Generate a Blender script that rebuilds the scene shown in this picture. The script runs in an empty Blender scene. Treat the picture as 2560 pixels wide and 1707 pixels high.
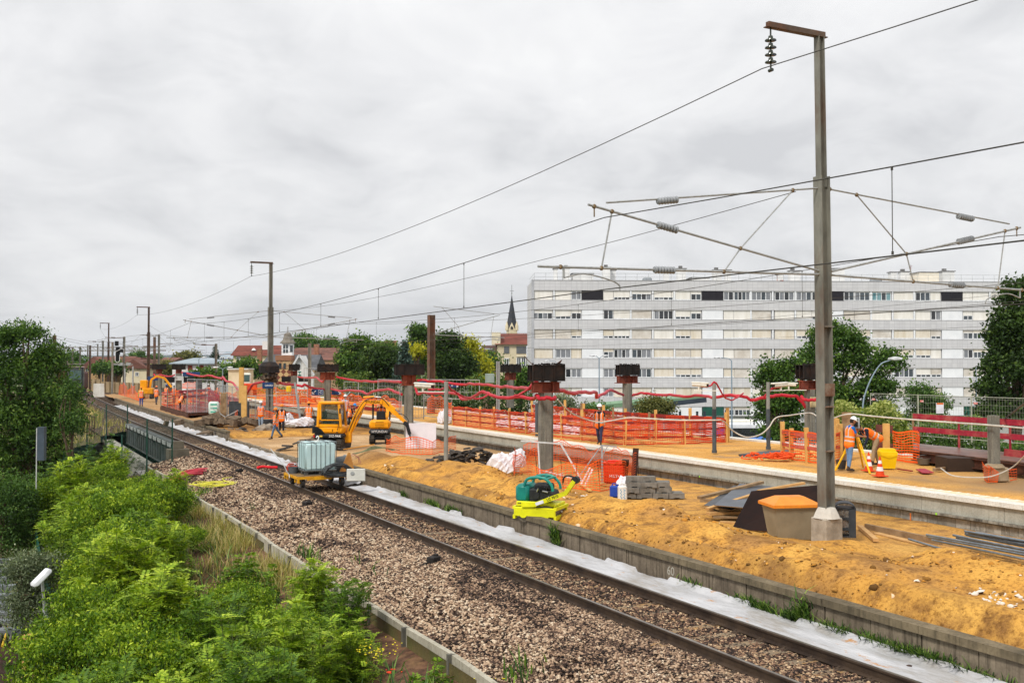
import bpy, bmesh, math, random
import numpy as np
from mathutils import Vector, Matrix, Euler, Quaternion
C = bpy.context.scene.collection
SC = bpy.context.scene
R = math.radians
rng = random.Random(7)
nr = np.random.RandomState(11)
F = 2560.0; CX, CY = 1280.0, 853.5; HC = 4.42
PITCH = math.atan((911 - CY) / F)
cam = bpy.data.cameras.new('camera'); cam.sensor_width = 36; cam.lens = 36; cam.clip_end = 20000; cam.clip_start = .1
co = bpy.data.objects.new('camera', cam); C.objects.link(co)
co.location = (0, 0, HC); co.rotation_euler = (R(90) + PITCH, 0, 0); SC.camera = co
CM = Euler((R(90) + PITCH, 0, 0)).to_matrix()
def world():
    w = bpy.data.worlds.new('World'); SC.world = w; w.use_nodes = True
    nt = w.node_tree; N = nt.nodes; L = nt.links; N.clear()
    out = N.new('ShaderNodeOutputWorld'); bg = N.new('ShaderNodeBackground'); bg.inputs[1].default_value = .1
    sky = N.new('ShaderNodeTexSky'); sky.sky_type = 'NISHITA'; sky.sun_disc = False
    sky.sun_elevation = R(48); sky.sun_rotation = R(215)
    tc = N.new('ShaderNodeTexCoord'); sp = N.new('ShaderNodeSeparateXYZ'); L.new(tc.outputs['Generated'], sp.inputs[0])
    def m(op, a, b=None, c=None):
        n = N.new('ShaderNodeMath'); n.operation = op
        for i, v in enumerate((a, b, c)):
            if v is None: continue
            if isinstance(v, (int, float)): n.inputs[i].default_value = v
            else: L.new(v, n.inputs[i])
        return n.outputs[0]
    z = m('MAXIMUM', sp.outputs[2], 0.0); den = m('ADD', z, .34)
    cv = N.new('ShaderNodeCombineXYZ'); L.new(m('DIVIDE', sp.outputs[0], den), cv.inputs[0]); L.new(m('DIVIDE', sp.outputs[1], den), cv.inputs[1])
    cv.inputs[2].default_value = 1.3
    def noise(scale, det, rough, dist):
        n = N.new('ShaderNodeTexNoise'); n.inputs['Scale'].default_value = scale; n.inputs['Detail'].default_value = det
        n.inputs['Roughness'].default_value = rough; n.inputs['Distortion'].default_value = dist; L.new(cv.outputs[0], n.inputs['Vector'])
        return n.outputs[0]
    n1 = noise(1.5, 7, .52, .35); n2 = noise(4.5, 6, .55, .5)
    t = m('ADD', m('MULTIPLY', n1, .58), m('MULTIPLY', n2, .42))
    rp = N.new('ShaderNodeValToRGB'); L.new(t, rp.inputs[0]); e = rp.color_ramp.elements
    e[0].position = .39; e[0].color = (.70, .705, .722, 1)
    e[1].position = .62; e[1].color = (.965, .965, .965, 1)
    k = e.new(.465); k.color = (.81, .814, .826, 1); k = e.new(.53); k.color = (.885, .886, .895, 1)
    mr = N.new('ShaderNodeMapRange'); L.new(sp.outputs[2], mr.inputs[0])
    mr.inputs[1].default_value = .3; mr.inputs[2].default_value = .9; mr.inputs[3].default_value = 10.3; mr.inputs[4].default_value = 14
    mr2 = N.new('ShaderNodeMapRange'); L.new(sp.outputs[2], mr2.inputs[0])
    mr2.inputs[1].default_value = .0; mr2.inputs[2].default_value = .28; mr2.inputs[3].default_value = .88; mr2.inputs[4].default_value = 1.0
    sc = N.new('ShaderNodeVectorMath'); sc.operation = 'SCALE'; L.new(rp.outputs[0], sc.inputs[0])
    L.new(m('MULTIPLY', mr.outputs[0], mr2.outputs[0]), sc.inputs[3])
    mx = N.new('ShaderNodeMix'); mx.data_type = 'RGBA'; mx.inputs[0].default_value = .96
    L.new(sky.outputs[0], mx.inputs[6]); L.new(sc.outputs[0], mx.inputs[7])
    L.new(mx.outputs[2], bg.inputs[0]); L.new(bg.outputs[0], out.inputs[0])
world()
sl = bpy.data.lights.new('sun', 'SUN'); sl.energy = 2.7; sl.angle = R(10); sl.color = (1, .955, .89)
so = bpy.data.objects.new('sun', sl); C.objects.link(so); so.rotation_euler = (R(42), 0, R(-35))
SC.view_settings.view_transform = 'Standard'; SC.view_settings.look = 'None'; SC.view_settings.exposure = 0.0; SC.view_settings.gamma = 1
SC.view_settings.use_curve_mapping = False
SC.cycles.use_denoising = True; SC.cycles.max_bounces = 5; SC.cycles.transparent_max_bounces = 6
SC.cycles.diffuse_bounces = 2; SC.cycles.glossy_bounces = 2; SC.cycles.transmission_bounces = 4
TH = math.atan((1280 + 30) / F); CS, SN = math.cos(TH), math.sin(TH)
def ray(px, py):
    return CM @ Vector(((px - CX) / F, (CY - py) / F, -1))
def G(px, py, z=0.0):
    r = ray(px, py); t = (z - HC) / r.z
    return Vector((r.x * t, r.y * t, z))
def D(px, py, Y):
    r = ray(px, py); t = Y / r.y
    return Vector((r.x * t, Y, HC + r.z * t))
def off(s):
    return max(0.0, s - 70) ** 2 / 4800.0
def S(s, d, z=0.0):
    d = d + off(s)
    return Vector((-s * SN + d * CS, s * CS + d * SN, z))
def sd(p):
    s=-p.x*SN+p.y*CS;d=p.x*CS+p.y*SN
    return s,d-off(s)
def hdg(s=0):                       # z rotation that turns local +y along the track (away from the camera)
    return TH-(s-70)/2400.0 if s>70 else TH
def _h(ix,iy,seed):
    n=(ix.astype(np.int64)*374761393+iy.astype(np.int64)*668265263+seed*974634777) & 0xffffffff
    n=((n ^ (n >> 13))*1274126177) & 0xffffffff
    return ((n ^ (n >> 16)) & 0xffff)/65535.0
def vnoise(x,y,seed=0):
    x=np.asarray(x,float);y=np.asarray(y,float)
    ix=np.floor(x);iy=np.floor(y);fx=x-ix;fy=y-iy
    fx=fx*fx*(3-2*fx);fy=fy*fy*(3-2*fy)
    a=_h(ix,iy,seed);b=_h(ix+1,iy,seed);c=_h(ix,iy+1,seed);d=_h(ix+1,iy+1,seed)
    return (a*(1-fx)+b*fx)*(1-fy)+(c*(1-fx)+d*fx)*fy
def fbm(x,y,seed=0,o=4):
    t=0;a=.5
    for i in range(o):
        t=t+a*(vnoise(x,y,seed+i)-.5);x=x*2.03;y=y*2.03;a *= .55
    return t
def ss(a,b,x):
    t=np.clip((x-a)/(b-a),0,1);return t*t*(3-2*t)
def lin(h):
    if isinstance(h,tuple): return h+(1,) if len(h)==3 else h
    h=h.lstrip('#');v=[int(h[i:i+2],16)/255 for i in (0,2,4)]
    return tuple(x/12.92 if x<.04045 else ((x+.055)/1.055) ** 2.4 for x in v)+(1,)
MATS={}
class NT:
    def __init__(s,name):
        s.m=bpy.data.materials.new(name);s.m.use_nodes=True;s.t=s.m.node_tree;s.N=s.t.nodes;s.L=s.t.links
        s.b=s.N['Principled BSDF'];s.o=s.N['Material Output']
        s.pos=None
    def P(s):
        if s.pos is None: s.pos=s.N.new('ShaderNodeNewGeometry').outputs['Position']
        return s.pos
    def scaled(s,v,vec=None):
        n=s.N.new('ShaderNodeVectorMath');n.operation='MULTIPLY';s.L.new(vec or s.P(),n.inputs[0]);n.inputs[1].default_value=v;return n.outputs[0]
    def track(s,sc=(1,1,1)):
        n=s.N.new('ShaderNodeMapping');n.vector_type='POINT';n.inputs['Rotation'].default_value=(0,0,-TH);s.L.new(s.P(),n.inputs['Vector'])
        return s.scaled(sc,n.outputs[0])     # x lateral,y along the track
    def noise(s,scale,det=5,rough=.6,vec=None,dist=0):
        n=s.N.new('ShaderNodeTexNoise');n.inputs['Scale'].default_value=scale;n.inputs['Detail'].default_value=det
        n.inputs['Roughness'].default_value=rough;n.inputs['Distortion'].default_value=dist;s.L.new(vec or s.P(),n.inputs['Vector']);return n.outputs[0]
    def vor(s,scale,vec=None,feat='F1',out=0):
        n=s.N.new('ShaderNodeTexVoronoi');n.feature=feat;n.inputs['Scale'].default_value=scale;s.L.new(vec or s.P(),n.inputs['Vector']);return n.outputs[out]
    def ramp(s,v,pts):
        n=s.N.new('ShaderNodeValToRGB');s.L.new(v,n.inputs[0]);e=n.color_ramp.elements
        e[0].position=pts[0][0];e[0].color=lin(pts[0][1]);e[1].position=pts[-1][0];e[1].color=lin(pts[-1][1])
        for p,c in pts[1:-1]:
            k=e.new(p);k.color=lin(c)
        return n.outputs[0]
    def mix(s,f,a,b,mode='MIX'):
        n=s.N.new('ShaderNodeMix');n.data_type='RGBA';n.blend_type=mode
        for i,v in ((0,f),(6,a),(7,b)):
            if isinstance(v,(int,float)): n.inputs[i].default_value=v
            elif isinstance(v,(str,tuple)): n.inputs[i].default_value=lin(v)
            else: s.L.new(v,n.inputs[i])
        return n.outputs[2]
    def math(s,op,a,b=0.0):
        n=s.N.new('ShaderNodeMath');n.operation=op
        for i,v in ((0,a),(1,b)):
            if isinstance(v,(int,float)): n.inputs[i].default_value=v
            else: s.L.new(v,n.inputs[i])
        return n.outputs[0]
    def bump(s,h,st,dist=.02):
        n=s.N.new('ShaderNodeBump');n.inputs['Strength'].default_value=st;n.inputs['Distance'].default_value=dist
        s.L.new(h,n.inputs['Height']);s.L.new(n.outputs[0],s.b.inputs['Normal'])
    def attr(s,name):
        n=s.N.new('ShaderNodeAttribute');n.attribute_name=name;return n.outputs['Fac']
    def fin(s,col,rough=.8,metal=0,spec=.3):
        if isinstance(col,(str,tuple)): s.b.inputs['Base Color'].default_value=lin(col)
        else: s.L.new(col,s.b.inputs['Base Color'])
        s.b.inputs['Roughness'].default_value=rough;s.b.inputs['Metallic'].default_value=metal
        s.b.inputs['Specular IOR Level'].default_value=spec
        return s.m
def mat(name,col,col2=None,scale=3.0,rough=.75,metal=0,bump=0,bs=None,spec=.3,dirt=None,stretch=None):
    if name in MATS: return MATS[name]
    t=NT(name);v=t.scaled(stretch) if stretch else None
    c2=col2 or tuple(min(1,x*.74) for x in lin(col)[:3])
    n=t.noise(scale,5,.62,v)
    c=t.ramp(n,[(.36,col),(.64,c2)])
    if dirt:
        d=t.noise(scale*.37,6,.7,v);c=t.mix(t.math('MULTIPLY',t.ramp(d,[(.5,'#000000'),(.68,'#ffffff')]),.75),c,dirt)
    if bump: t.bump(t.noise(bs or scale*6,4),bump)
    MATS[name]=t.fin(c,rough,metal,spec);return MATS[name]
def A(name,*a,**k): return mat(name,*a,**k)
def link(o,parent=None,**tags):
    C.objects.link(o)
    if parent: i_=o.matrix_parent_inverse.copy();o.parent=parent;o.matrix_parent_inverse=i_
    for k,v in tags.items():
        if v: o[{'cat': 'category'}.get(k,k)]=v
    return o
def thing(name,label,cat,loc=(0,0,0),rz=0.0,group=None):
    o=bpy.data.objects.new(name,None);o.empty_display_size=.2
    o.location=loc;o.rotation_euler=(0,0,rz)
    return link(o,None,label=label,cat=cat,group=group)
def local(parent):
    return (Matrix.Translation(parent.location) @ parent.rotation_euler.to_matrix().to_4x4()).inverted()
def mesh_np(name,V,Fc,m,parent=None,attr=None,smooth=False,world=False,**tags):
    """numpy mesh: V (n,3), Fc (k, 3 or 4)"""
    me=bpy.data.meshes.new(name);V=np.asarray(V,np.float32);Fc=np.asarray(Fc,np.int32)
    n=Fc.shape[1]
    me.vertices.add(len(V));me.vertices.foreach_set('co',V.ravel())
    me.loops.add(Fc.size);me.loops.foreach_set('vertex_index',Fc.ravel())
    me.polygons.add(len(Fc));me.polygons.foreach_set('loop_start',np.arange(0,Fc.size,n,dtype=np.int32))
    me.polygons.foreach_set('loop_total',np.full(len(Fc),n,np.int32))
    if smooth: me.polygons.foreach_set('use_smooth',np.ones(len(Fc),bool))
    if attr is not None:
        for k,a in (attr.items() if isinstance(attr,dict) else (('rnd',attr),)):
            at=me.attributes.new(k,'FLOAT','POINT');at.data.foreach_set('value',np.asarray(a,np.float32))
    me.update(calc_edges=True);me.materials.append(m)
    o=bpy.data.objects.new(name,me)
    if parent and world: o.matrix_parent_inverse=local(parent)
    return link(o,parent,**tags)
class MB:
    def __init__(s): s.V=[];s.Fa=[];s.mi=[];s.cm=0
    def add(s,vs,fs,M=None):
        n=len(s.V)
        s.V+=[tuple(M @ Vector(v)) if M else tuple(v) for v in vs]
        s.Fa+=[tuple(i+n for i in f) for f in fs];s.mi+=[s.cm]*len(fs);return s
    def box(s,c,size,rot=None,taper=1.0,bev=0.0):
        """box centred at c; taper scales the top; bev cuts the edges"""
        x,y,z=size[0]/2,size[1]/2,size[2]/2
        M=Matrix.Translation(c)
        if rot is not None: M=M @ (rot.to_4x4() if isinstance(rot,Matrix) else (Matrix.Rotation(rot,4,'Z') if isinstance(rot,(int,float)) else Euler(rot).to_matrix().to_4x4()))
        if bev<=0:
            v=[(i*x*(taper if k>0 else 1),j*y*(taper if k>0 else 1),k*z) for k in (-1,1) for (i,j) in ((-1,-1),(1,-1),(1,1),(-1,1))]
            return s.add(v,[(3,2,1,0),(4,5,6,7),(0,1,5,4),(1,2,6,5),(2,3,7,6),(3,0,4,7)],M)
        b=min(bev,x*.9,y*.9,z*.9);vs=[];fs=[]
        def ringpts(hx,hy,zz,tp):
            hx *= tp;hy *= tp
            return [(-hx+b,-hy,zz),(hx-b,-hy,zz),(hx,-hy+b,zz),(hx,hy-b,zz),(hx-b,hy,zz),(-hx+b,hy,zz),(-hx,hy-b,zz),(-hx,-hy+b,zz)]
        def inner(hx,hy,zz,tp):
            hx=hx*tp-b;hy=hy*tp-b
            return [(-hx,-hy,zz),(hx,-hy,zz),(hx,-hy,zz),(hx,hy,zz),(hx,hy,zz),(-hx,hy,zz),(-hx,hy,zz),(-hx,-hy,zz)]
        rs=[inner(x,y,-z,1),ringpts(x,y,-z+b,1),ringpts(x,y,z-b,taper),inner(x,y,z,taper)]
        for r in rs: vs+=r
        for k in range(3):
            for i in range(8):
                j=(i+1) % 8;fs.append((k*8+i,k*8+j,k*8+8+j,k*8+8+i))
        fs.append((7,6,5,4,3,2,1,0)[::1]);fs.append(tuple(24+i for i in range(8)))
        return s.add(vs,fs,M)
    def cyl(s,p0,p1,r0,r1=None,n=10,cap=True):
        r1=r0 if r1 is None else r1;p0=Vector(p0);p1=Vector(p1);d=p1-p0
        if d.length<1e-6: return s
        q=d.to_track_quat('Z','Y').to_matrix();vs=[]
        for p,r in ((p0,r0),(p1,r1)):
            for i in range(n):
                a=2*math.pi*i/n;vs.append(p+q @ Vector((math.cos(a)*r,math.sin(a)*r,0)))
        fs=[(i,(i+1) % n,n+(i+1) % n,n+i) for i in range(n)]
        if cap: fs+=[tuple(range(n-1,-1,-1)),tuple(range(n,2*n))]
        return s.add(vs,fs)
    def tube(s,pts,r,n=6,cap=True):
        pts=[Vector(p) for p in pts];m=len(pts);vs=[];up=None
        rr=r if isinstance(r,(list,tuple)) else [r]*m
        for k in range(m):
            t=(pts[min(k+1,m-1)]-pts[max(k-1,0)]).normalized()
            if up is None: up=Vector((0,0,1)) if abs(t.z)<.9 else Vector((1,0,0))
            x=up.cross(t)
            if x.length<1e-4: x=Vector((1,0,0)).cross(t)
            x.normalize();y=t.cross(x).normalized();up=y
            for i in range(n):
                a=2*math.pi*i/n;vs.append(pts[k]+(x*math.cos(a)+y*math.sin(a))*rr[k])
        fs=[(k*n+i,k*n+(i+1) % n,(k+1)*n+(i+1) % n,(k+1)*n+i) for k in range(m-1) for i in range(n)]
        if cap: fs+=[tuple(range(n-1,-1,-1)),tuple((m-1)*n+i for i in range(n))]
        return s.add(vs,fs)
    def bar(s,p0,p1,w,h=None,up=(0,0,1)):
        """rectangular bar from p0 to p1, w across, h along up"""
        h=h or w;p0=Vector(p0);p1=Vector(p1);t=(p1-p0).normalized();u=Vector(up)
        if abs(t.dot(u))>.98: u=Vector((0,1,0)) if abs(t.y)<.9 else Vector((1,0,0))
        x=t.cross(u).normalized()*w/2;y=x.cross(t).normalized()*h/2
        v=[p+a+b for p in (p0,p1) for a,b in ((-x,-y),(x,-y),(x,y),(-x,y))]
        return s.add(v,[(0,1,2,3),(7,6,5,4),(0,4,5,1),(1,5,6,2),(2,6,7,3),(3,7,4,0)])
    def prism(s,prof,p0,p1=None,M=None):
        """closed profile [(x, z)] in the local XZ plane, extruded along y from p0 to p1"""
        n=len(prof);vs=[(x,p0,z) for x,z in prof]+[(x,p1,z) for x,z in prof]
        fs=[(i,(i+1) % n,n+(i+1) % n,n+i) for i in range(n)]+[tuple(range(n-1,-1,-1)),tuple(range(n,2*n))]
        return s.add(vs,fs,M)
    def lathe(s,prof,n=14,M=None,c=(0,0,0)):
        vs=[];m=len(prof)
        for r,z in prof:
            for i in range(n):
                a=2*math.pi*i/n;vs.append((c[0]+r*math.cos(a),c[1]+r*math.sin(a),c[2]+z))
        fs=[(k*n+i,k*n+(i+1) % n,(k+1)*n+(i+1) % n,(k+1)*n+i) for k in range(m-1) for i in range(n)]
        fs+=[tuple(range(n-1,-1,-1)),tuple((m-1)*n+i for i in range(n))]
        return s.add(vs,fs,M)
    def quad(s,a,b,c,d): return s.add([a,b,c,d],[(0,1,2,3)])
    def blob(s,c,r,n=8,jit=.25,seed=0,flat=1.0):
        rg=random.Random(seed);bm=bmesh.new();bmesh.ops.create_icosphere(bm,subdivisions=1,radius=1)
        rr=r if isinstance(r,tuple) else (r,r,r*flat)
        vs=[]
        for v in bm.verts:
            k=1+rg.uniform(-jit,jit);vs.append((c[0]+v.co.x*rr[0]*k,c[1]+v.co.y*rr[1]*k,c[2]+v.co.z*rr[2]*k))
        fs=[tuple(v.index for v in f.verts) for f in bm.faces];bm.free();return s.add(vs,fs)
    def mesh(s,name,m,smooth=False,bevel=0):
        me=bpy.data.meshes.new(name);me.from_pydata(s.V,[],s.Fa)
        for x in (m if isinstance(m,(list,tuple)) else [m]): me.materials.append(x)
        if isinstance(m,(list,tuple)): me.polygons.foreach_set('material_index',s.mi)
        if smooth:
            me.polygons.foreach_set('use_smooth',[True]*len(me.polygons));me.update()
            try: me.set_sharp_from_angle(angle=R(38))
            except Exception: pass
        me.update();return me
    def build(s,name,m,parent=None,smooth=False,world=False,**tags):
        o=bpy.data.objects.new(name,s.mesh(name,m,smooth))
        if parent and world: o.matrix_parent_inverse=local(parent)
        return link(o,parent,**tags)
def copy_tree(o,parent=None):
    c=o.copy();C.objects.link(c);c.parent=parent
    for ch in [x for x in o.children]: copy_tree(ch,c)
    return c
def place(o,loc,rz,label=None,group=None):
    o.location=loc;o.rotation_euler=(0,0,rz)
    if label: o['label']=label
    if group: o['group']=group
    return o
def lettering(txt,size,M,m,parent,name='lettering',th=.004,world=False):
    cu=bpy.data.curves.new('t','FONT');cu.body=txt;cu.size=size;cu.extrude=th;cu.align_x='CENTER';cu.align_y='CENTER';cu.resolution_u=2
    to=bpy.data.objects.new('t',cu);C.objects.link(to)
    me=bpy.data.meshes.new_from_object(to);bpy.data.objects.remove(to);me.name=name
    me.materials.clear();me.materials.append(m);me.transform(M)
    o=bpy.data.objects.new(name,me)
    if parent and world: o.matrix_parent_inverse=local(parent)
    return link(o,parent)
def frame(o,x,y):                 # matrix with origin o,local x and y axes (for lettering)
    x=Vector(x).normalized();y=Vector(y).normalized();z=x.cross(y).normalized()
    m=Matrix((x,y,z)).transposed().to_4x4();m.translation=Vector(o);return m
def spline(pts,k=6):
    """Catmull-Rom through 3-D points"""
    P=[Vector(p) for p in pts];P=[P[0]*2-P[1]]+P+[P[-1]*2-P[-2]];out=[]
    for i in range(1,len(P)-2):
        for j in range(k):
            t=j/k;a,b,c,d=P[i-1],P[i],P[i+1],P[i+2]
            out.append(.5*((2*b)+(c-a)*t+(2*a-5*b+4*c-d)*t*t+(3*b-3*c+d-a)*t ** 3))
    out.append(P[-2]);return out
# ================================================================ the setting: ground,trackbed,platforms,hills
def mat_sand():
    t=NT('sand');tr=t.track((1,1,1))
    n1=t.noise(.55,6,.6);n2=t.noise(14,4,.7);n3=t.noise(2.2,5,.65)
    sp=t.vor(26)
    c=t.ramp(n1,[(.36,'#dca854'),(.50,'#cf9848'),(.64,'#b98a50')])
    c=t.mix(t.ramp(n3,[(.50,'#000000'),(.66,'#ffffff')]),c,'#8f6738')
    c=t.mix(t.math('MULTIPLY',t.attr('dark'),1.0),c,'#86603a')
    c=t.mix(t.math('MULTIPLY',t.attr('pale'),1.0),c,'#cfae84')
    g=t.ramp(n2,[(.34,'#6e4a20'),(.52,'#ffffff')]);c=t.mix(.55,c,g,'MULTIPLY')
    lt=t.ramp(sp,[(.05,'#f6ce92'),(.16,'#000000')]);c=t.mix(.10,c,lt,'ADD');wet=t.noise(.9,5,.7,t.track((1.2,.35,1)));c=t.mix(t.math('MULTIPLY',t.ramp(wet,[(.54,'#000000'),(.62,'#ffffff')]),.35),c,'#9a7440')
    t.bump(t.math('ADD',t.math('MULTIPLY',n2,.7),t.math('MULTIPLY',t.noise(45,3),.5)),.9,.05)
    return t.fin(c,.95,0,.12)
def mat_gravel(name,cols,scale=18,bump=.9):
    t=NT(name);v=t.vor(scale,out=1)
    sep=t.N.new('ShaderNodeSeparateColor');t.L.new(v,sep.inputs[0])
    c=t.ramp(sep.outputs[0],cols);d=t.vor(scale)
    c=t.mix(1.0,c,t.ramp(d,[(.2,'#ffffff'),(.62,'#4a423c')]),'MULTIPLY')
    n=t.noise(.5,4);c=t.mix(.5,c,t.ramp(n,[(.35,'#ffffff'),(.65,'#8f8078')]),'MULTIPLY')
    t.bump(t.math('SUBTRACT',1.0,d),bump,.05);return t.fin(c,.95,0,.15)
M_SAND=mat_sand()
BCOL=[(.0,'#3a2e28'),(.22,'#664f42'),(.45,'#8c715c'),(.7,'#ad9073'),(1,'#d2bea2')]
M_BALL=mat_gravel('ballast_bed',BCOL,16)
def mat_stone(name,cols):
    t=NT(name);c=t.ramp(t.attr('rnd'),cols);n=t.noise(30,3);c=t.mix(.4,c,t.ramp(n,[(.3,'#9a8a80'),(.7,'#ffffff')]),'MULTIPLY');return t.fin(c,.9,0,.2)
M_STONE=mat_stone('ballast_stone',[(.0,'#211b19'),(.18,'#43352e'),(.36,'#705a4c'),(.52,'#907660'),(.66,'#ae9278'),(.84,'#c6ad90'),(1,'#ddcdb4')])
M_STONED=mat_stone('dark_ballast_stone',[(.0,'#1c1817'),(.35,'#3c302a'),(.62,'#6e5446'),(.84,'#a28266'),(1,'#d6bd98')])
def mat_conc(name,a,b,streak='#3b3730',sc=1.0,joints=None,st=.6):
    t=NT(name);n=t.noise(1.6*sc,6,.65);c=t.ramp(n,[(.35,a),(.65,b)])
    v=t.scaled((5,5,.35));n2=t.noise(2.2,5,.7,v);c=t.mix(t.math('MULTIPLY',t.ramp(n2,[(.48,'#000000'),(.66,'#ffffff')]),st),c,streak)
    n3=t.noise(22,3);c=t.mix(.3,c,t.ramp(n3,[(.3,'#a09a90'),(.6,'#ffffff')]),'MULTIPLY')
    t.bump(n3,.35,.01);return t.fin(c,.9,0,.15)
M_CONC=mat_conc('concrete','#a9a79c','#8e8c80','#6d6a60')
M_CONCOLD=mat_conc('old_platform_concrete','#8f8270','#6b6053','#3f382f',st=.7)
M_COPE=mat_conc('mossy_coping_concrete','#83765f','#5f5646','#38342a',st=.5)
M_STONEW=mat_conc('weathered_stone','#a39f93','#6e6a61','#3b3833',2.2,st=.85)
M_WHITEC=mat_conc('white_coping','#e4e2da','#cfccc2','#b9a886',st=.25)
M_DIRT=mat('dark_mulch','#6b4c38','#3d2a20',5,.95,bump=.8,bs=22,dirt='#8a6a48')
M_GRASSY=mat('embankment_soil','#4a4a26','#5c4a30',1.2,.95,bump=.8,bs=14,dirt='#6f6038')
M_ASPH=mat('asphalt','#6a6a6b','#57585a',2,.9,bump=.3,bs=60)
M_TOWN=mat('town_ground','#5b6a3c','#6d6a58',.05,.95)
g=MB();g.quad((-4000,-300,-3.7),(4000,-300,-3.7),(4000,9000,-3.7),(-4000,9000,-3.7));g.build('ground',M_TOWN,kind='structure')
def hills(name,Y,x0,x1,h,seed,m):
    n=140;xs=np.linspace(x0,x1,n);V=[];Fc=[]
    hh=h*(1+.9*fbm(xs/900,xs*0+seed,seed,4))
    for k,(dy,f) in enumerate(((0,0),(300,.45),(700,.9),(1100,1),(1900,.8))):
        for i in range(n): V.append((xs[i],Y+dy,-4+(hh[i]+4)*f))
    for k in range(4):
        for i in range(n-1): Fc.append((k*n+i,k*n+i+1,(k+1)*n+i+1,(k+1)*n+i))
    return mesh_np(name,V,Fc,m,smooth=True,kind='structure')
M_HILL=mat('wooded_hills','#26352a','#39463a',.006,1)
hills('hills',6000,-4200,3800,66,3,M_HILL);hills('hills',3600,-3200,3000,26,9,M_HILL)
def sweep(name,prof,s0,s1,ds,m,wob=None,**k):
    ns=int((s1-s0)/ds)+1;V=[];n=len(prof)
    for i in range(ns):
        s=s0+(s1-s0)*i/(ns-1)
        for j,(d,z) in enumerate(prof):
            dd,zz=wob(s,d,z,j) if wob else (d,z);V.append(S(s,dd,zz))
    Fc=[(i*n+j,i*n+j+1,(i+1)*n+j+1,(i+1)*n+j) for i in range(ns-1) for j in range(n-1)]
    return mesh_np(name,V,Fc,m,**k)
def LZ(d):            # level of the ground left of the tracks
    return float(np.interp(d,[-30,-1.5,0.5,3.2,5.6,6.95],[-3.65,-3.65,-3.3,-2.1,-1.15,-.95]))
emb=[(-12,-3.66)]+[(d,LZ(d)) for d in np.arange(-1.5,7.0,.35)]+[(6.98,-.95),(6.98,-.6)]
sweep('embankment_terrain',emb,-8,53.4,.5,M_GRASSY,lambda s,d,z,j: (d,z+(0 if d>6.9 else .16*float(fbm(s*.8,d*.9,5)))),kind='structure')
sweep('embankment_terrain',emb,76,420,4,M_GRASSY,kind='structure')
mk=[(4.6,LZ(4.6)+.1),(5.2,LZ(5.2)+.14),(6.0,LZ(6.0)+.15),(6.97,LZ(6.97)+.13)]
sweep('bare_soil_strip_ground',mk,6,44,.25,M_DIRT,lambda s,d,z,j: (d+(0 if j else .9*float(fbm(s*.5,3,8))),z+.05*float(fbm(s*3,d*3,6))+(.0 if j else -.12)),kind='structure')
TB=[(7.05,-.55),(7.6,-.42),(8.4,-.27),(9.3,-.19),(10.9,-.19),(12.45,-.19)]
def tbw(s,d,z,j): return d,z+.05*float(fbm(s*1.2,d*1.5,2))-(.07 if j==1 else 0)
sweep('trackbed_ground',TB,-4,53.6,.8,M_BALL,tbw,kind='structure');sweep('trackbed_ground',[(9.02,-1.2),(9.02,-.2)]+TB[4:],53.6,76.4,1.5,M_BALL,kind='structure');sweep('trackbed_ground',TB,76.4,420,2.0,M_BALL,tbw,kind='structure')
sweep('trackbed_ground',[(12.4,-.12),(32,-.12),(33,-3.7)],60,420,5,M_BALL,kind='structure')
def smp(px,py,z): return sd(G(px,py,z))
MOUNDS=[]
for px,py,z,h,r1,r2 in ((2520,1432,.55,.5,1.9,.9),(2365,1402,.45,.34,1.0,.6),(2180,1425,.5,.34,1.6,.9),(1990,1385,.4,.26,1.2,.6),
                             (1760,1330,.5,.45,1.3,.8),(1640,1270,.5,.42,1.2,.8),(1500,1250,.5,.36,.9,.7),(1320,1215,.5,.55,1.6,.8),
                             (1230,1180,.5,.35,1.2,.8),(1130,1170,.5,.45,1.6,.9),(1010,1145,.5,.5,2.2,1.0),(930,1130,.5,.45,1.6,.8),
                             (2060,1352,.3,.12,.9,.6),(2140,1352,.3,.2,.6,.5),(2440,1560,.4,.2,2.2,.8),(2000,1450,.4,.15,2.5,.7)):
    a,b=smp(px,py,z);MOUNDS.append((a,b,h,r1,r2))
def sand_h(s,d):
    s=np.asarray(s,float);d=np.asarray(d,float)
    near=1-ss(36,42,s)
    h=.07+.25*ss(12.75,13.5,d)*(1-ss(16.0,18.4,d))*near+.26*np.exp(-((d-13.55)/.42) ** 2)*near
    for a,b,hh,r1,r2 in MOUNDS: h=h+hh*np.exp(-((s-a)/r1) ** 2-((d-b)/r2) ** 2)
    far=ss(61.5,63,s)
    h=h+far*(.28+.22*fbm(s*.3,d*.5,4,3))*(1-ss(19,21,d))
    amp=.04+.11*(1-ss(16.6,18.6,d))*near+.06*far
    h=h+amp*fbm(s*1.3,d*1.7,1,5)*ss(12.5,13.2,d)
    h=h+.03*near*(1-ss(16.6,18.4,d))*fbm(s*6,d*6,12,3)
    return np.maximum(h,.02)
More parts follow.
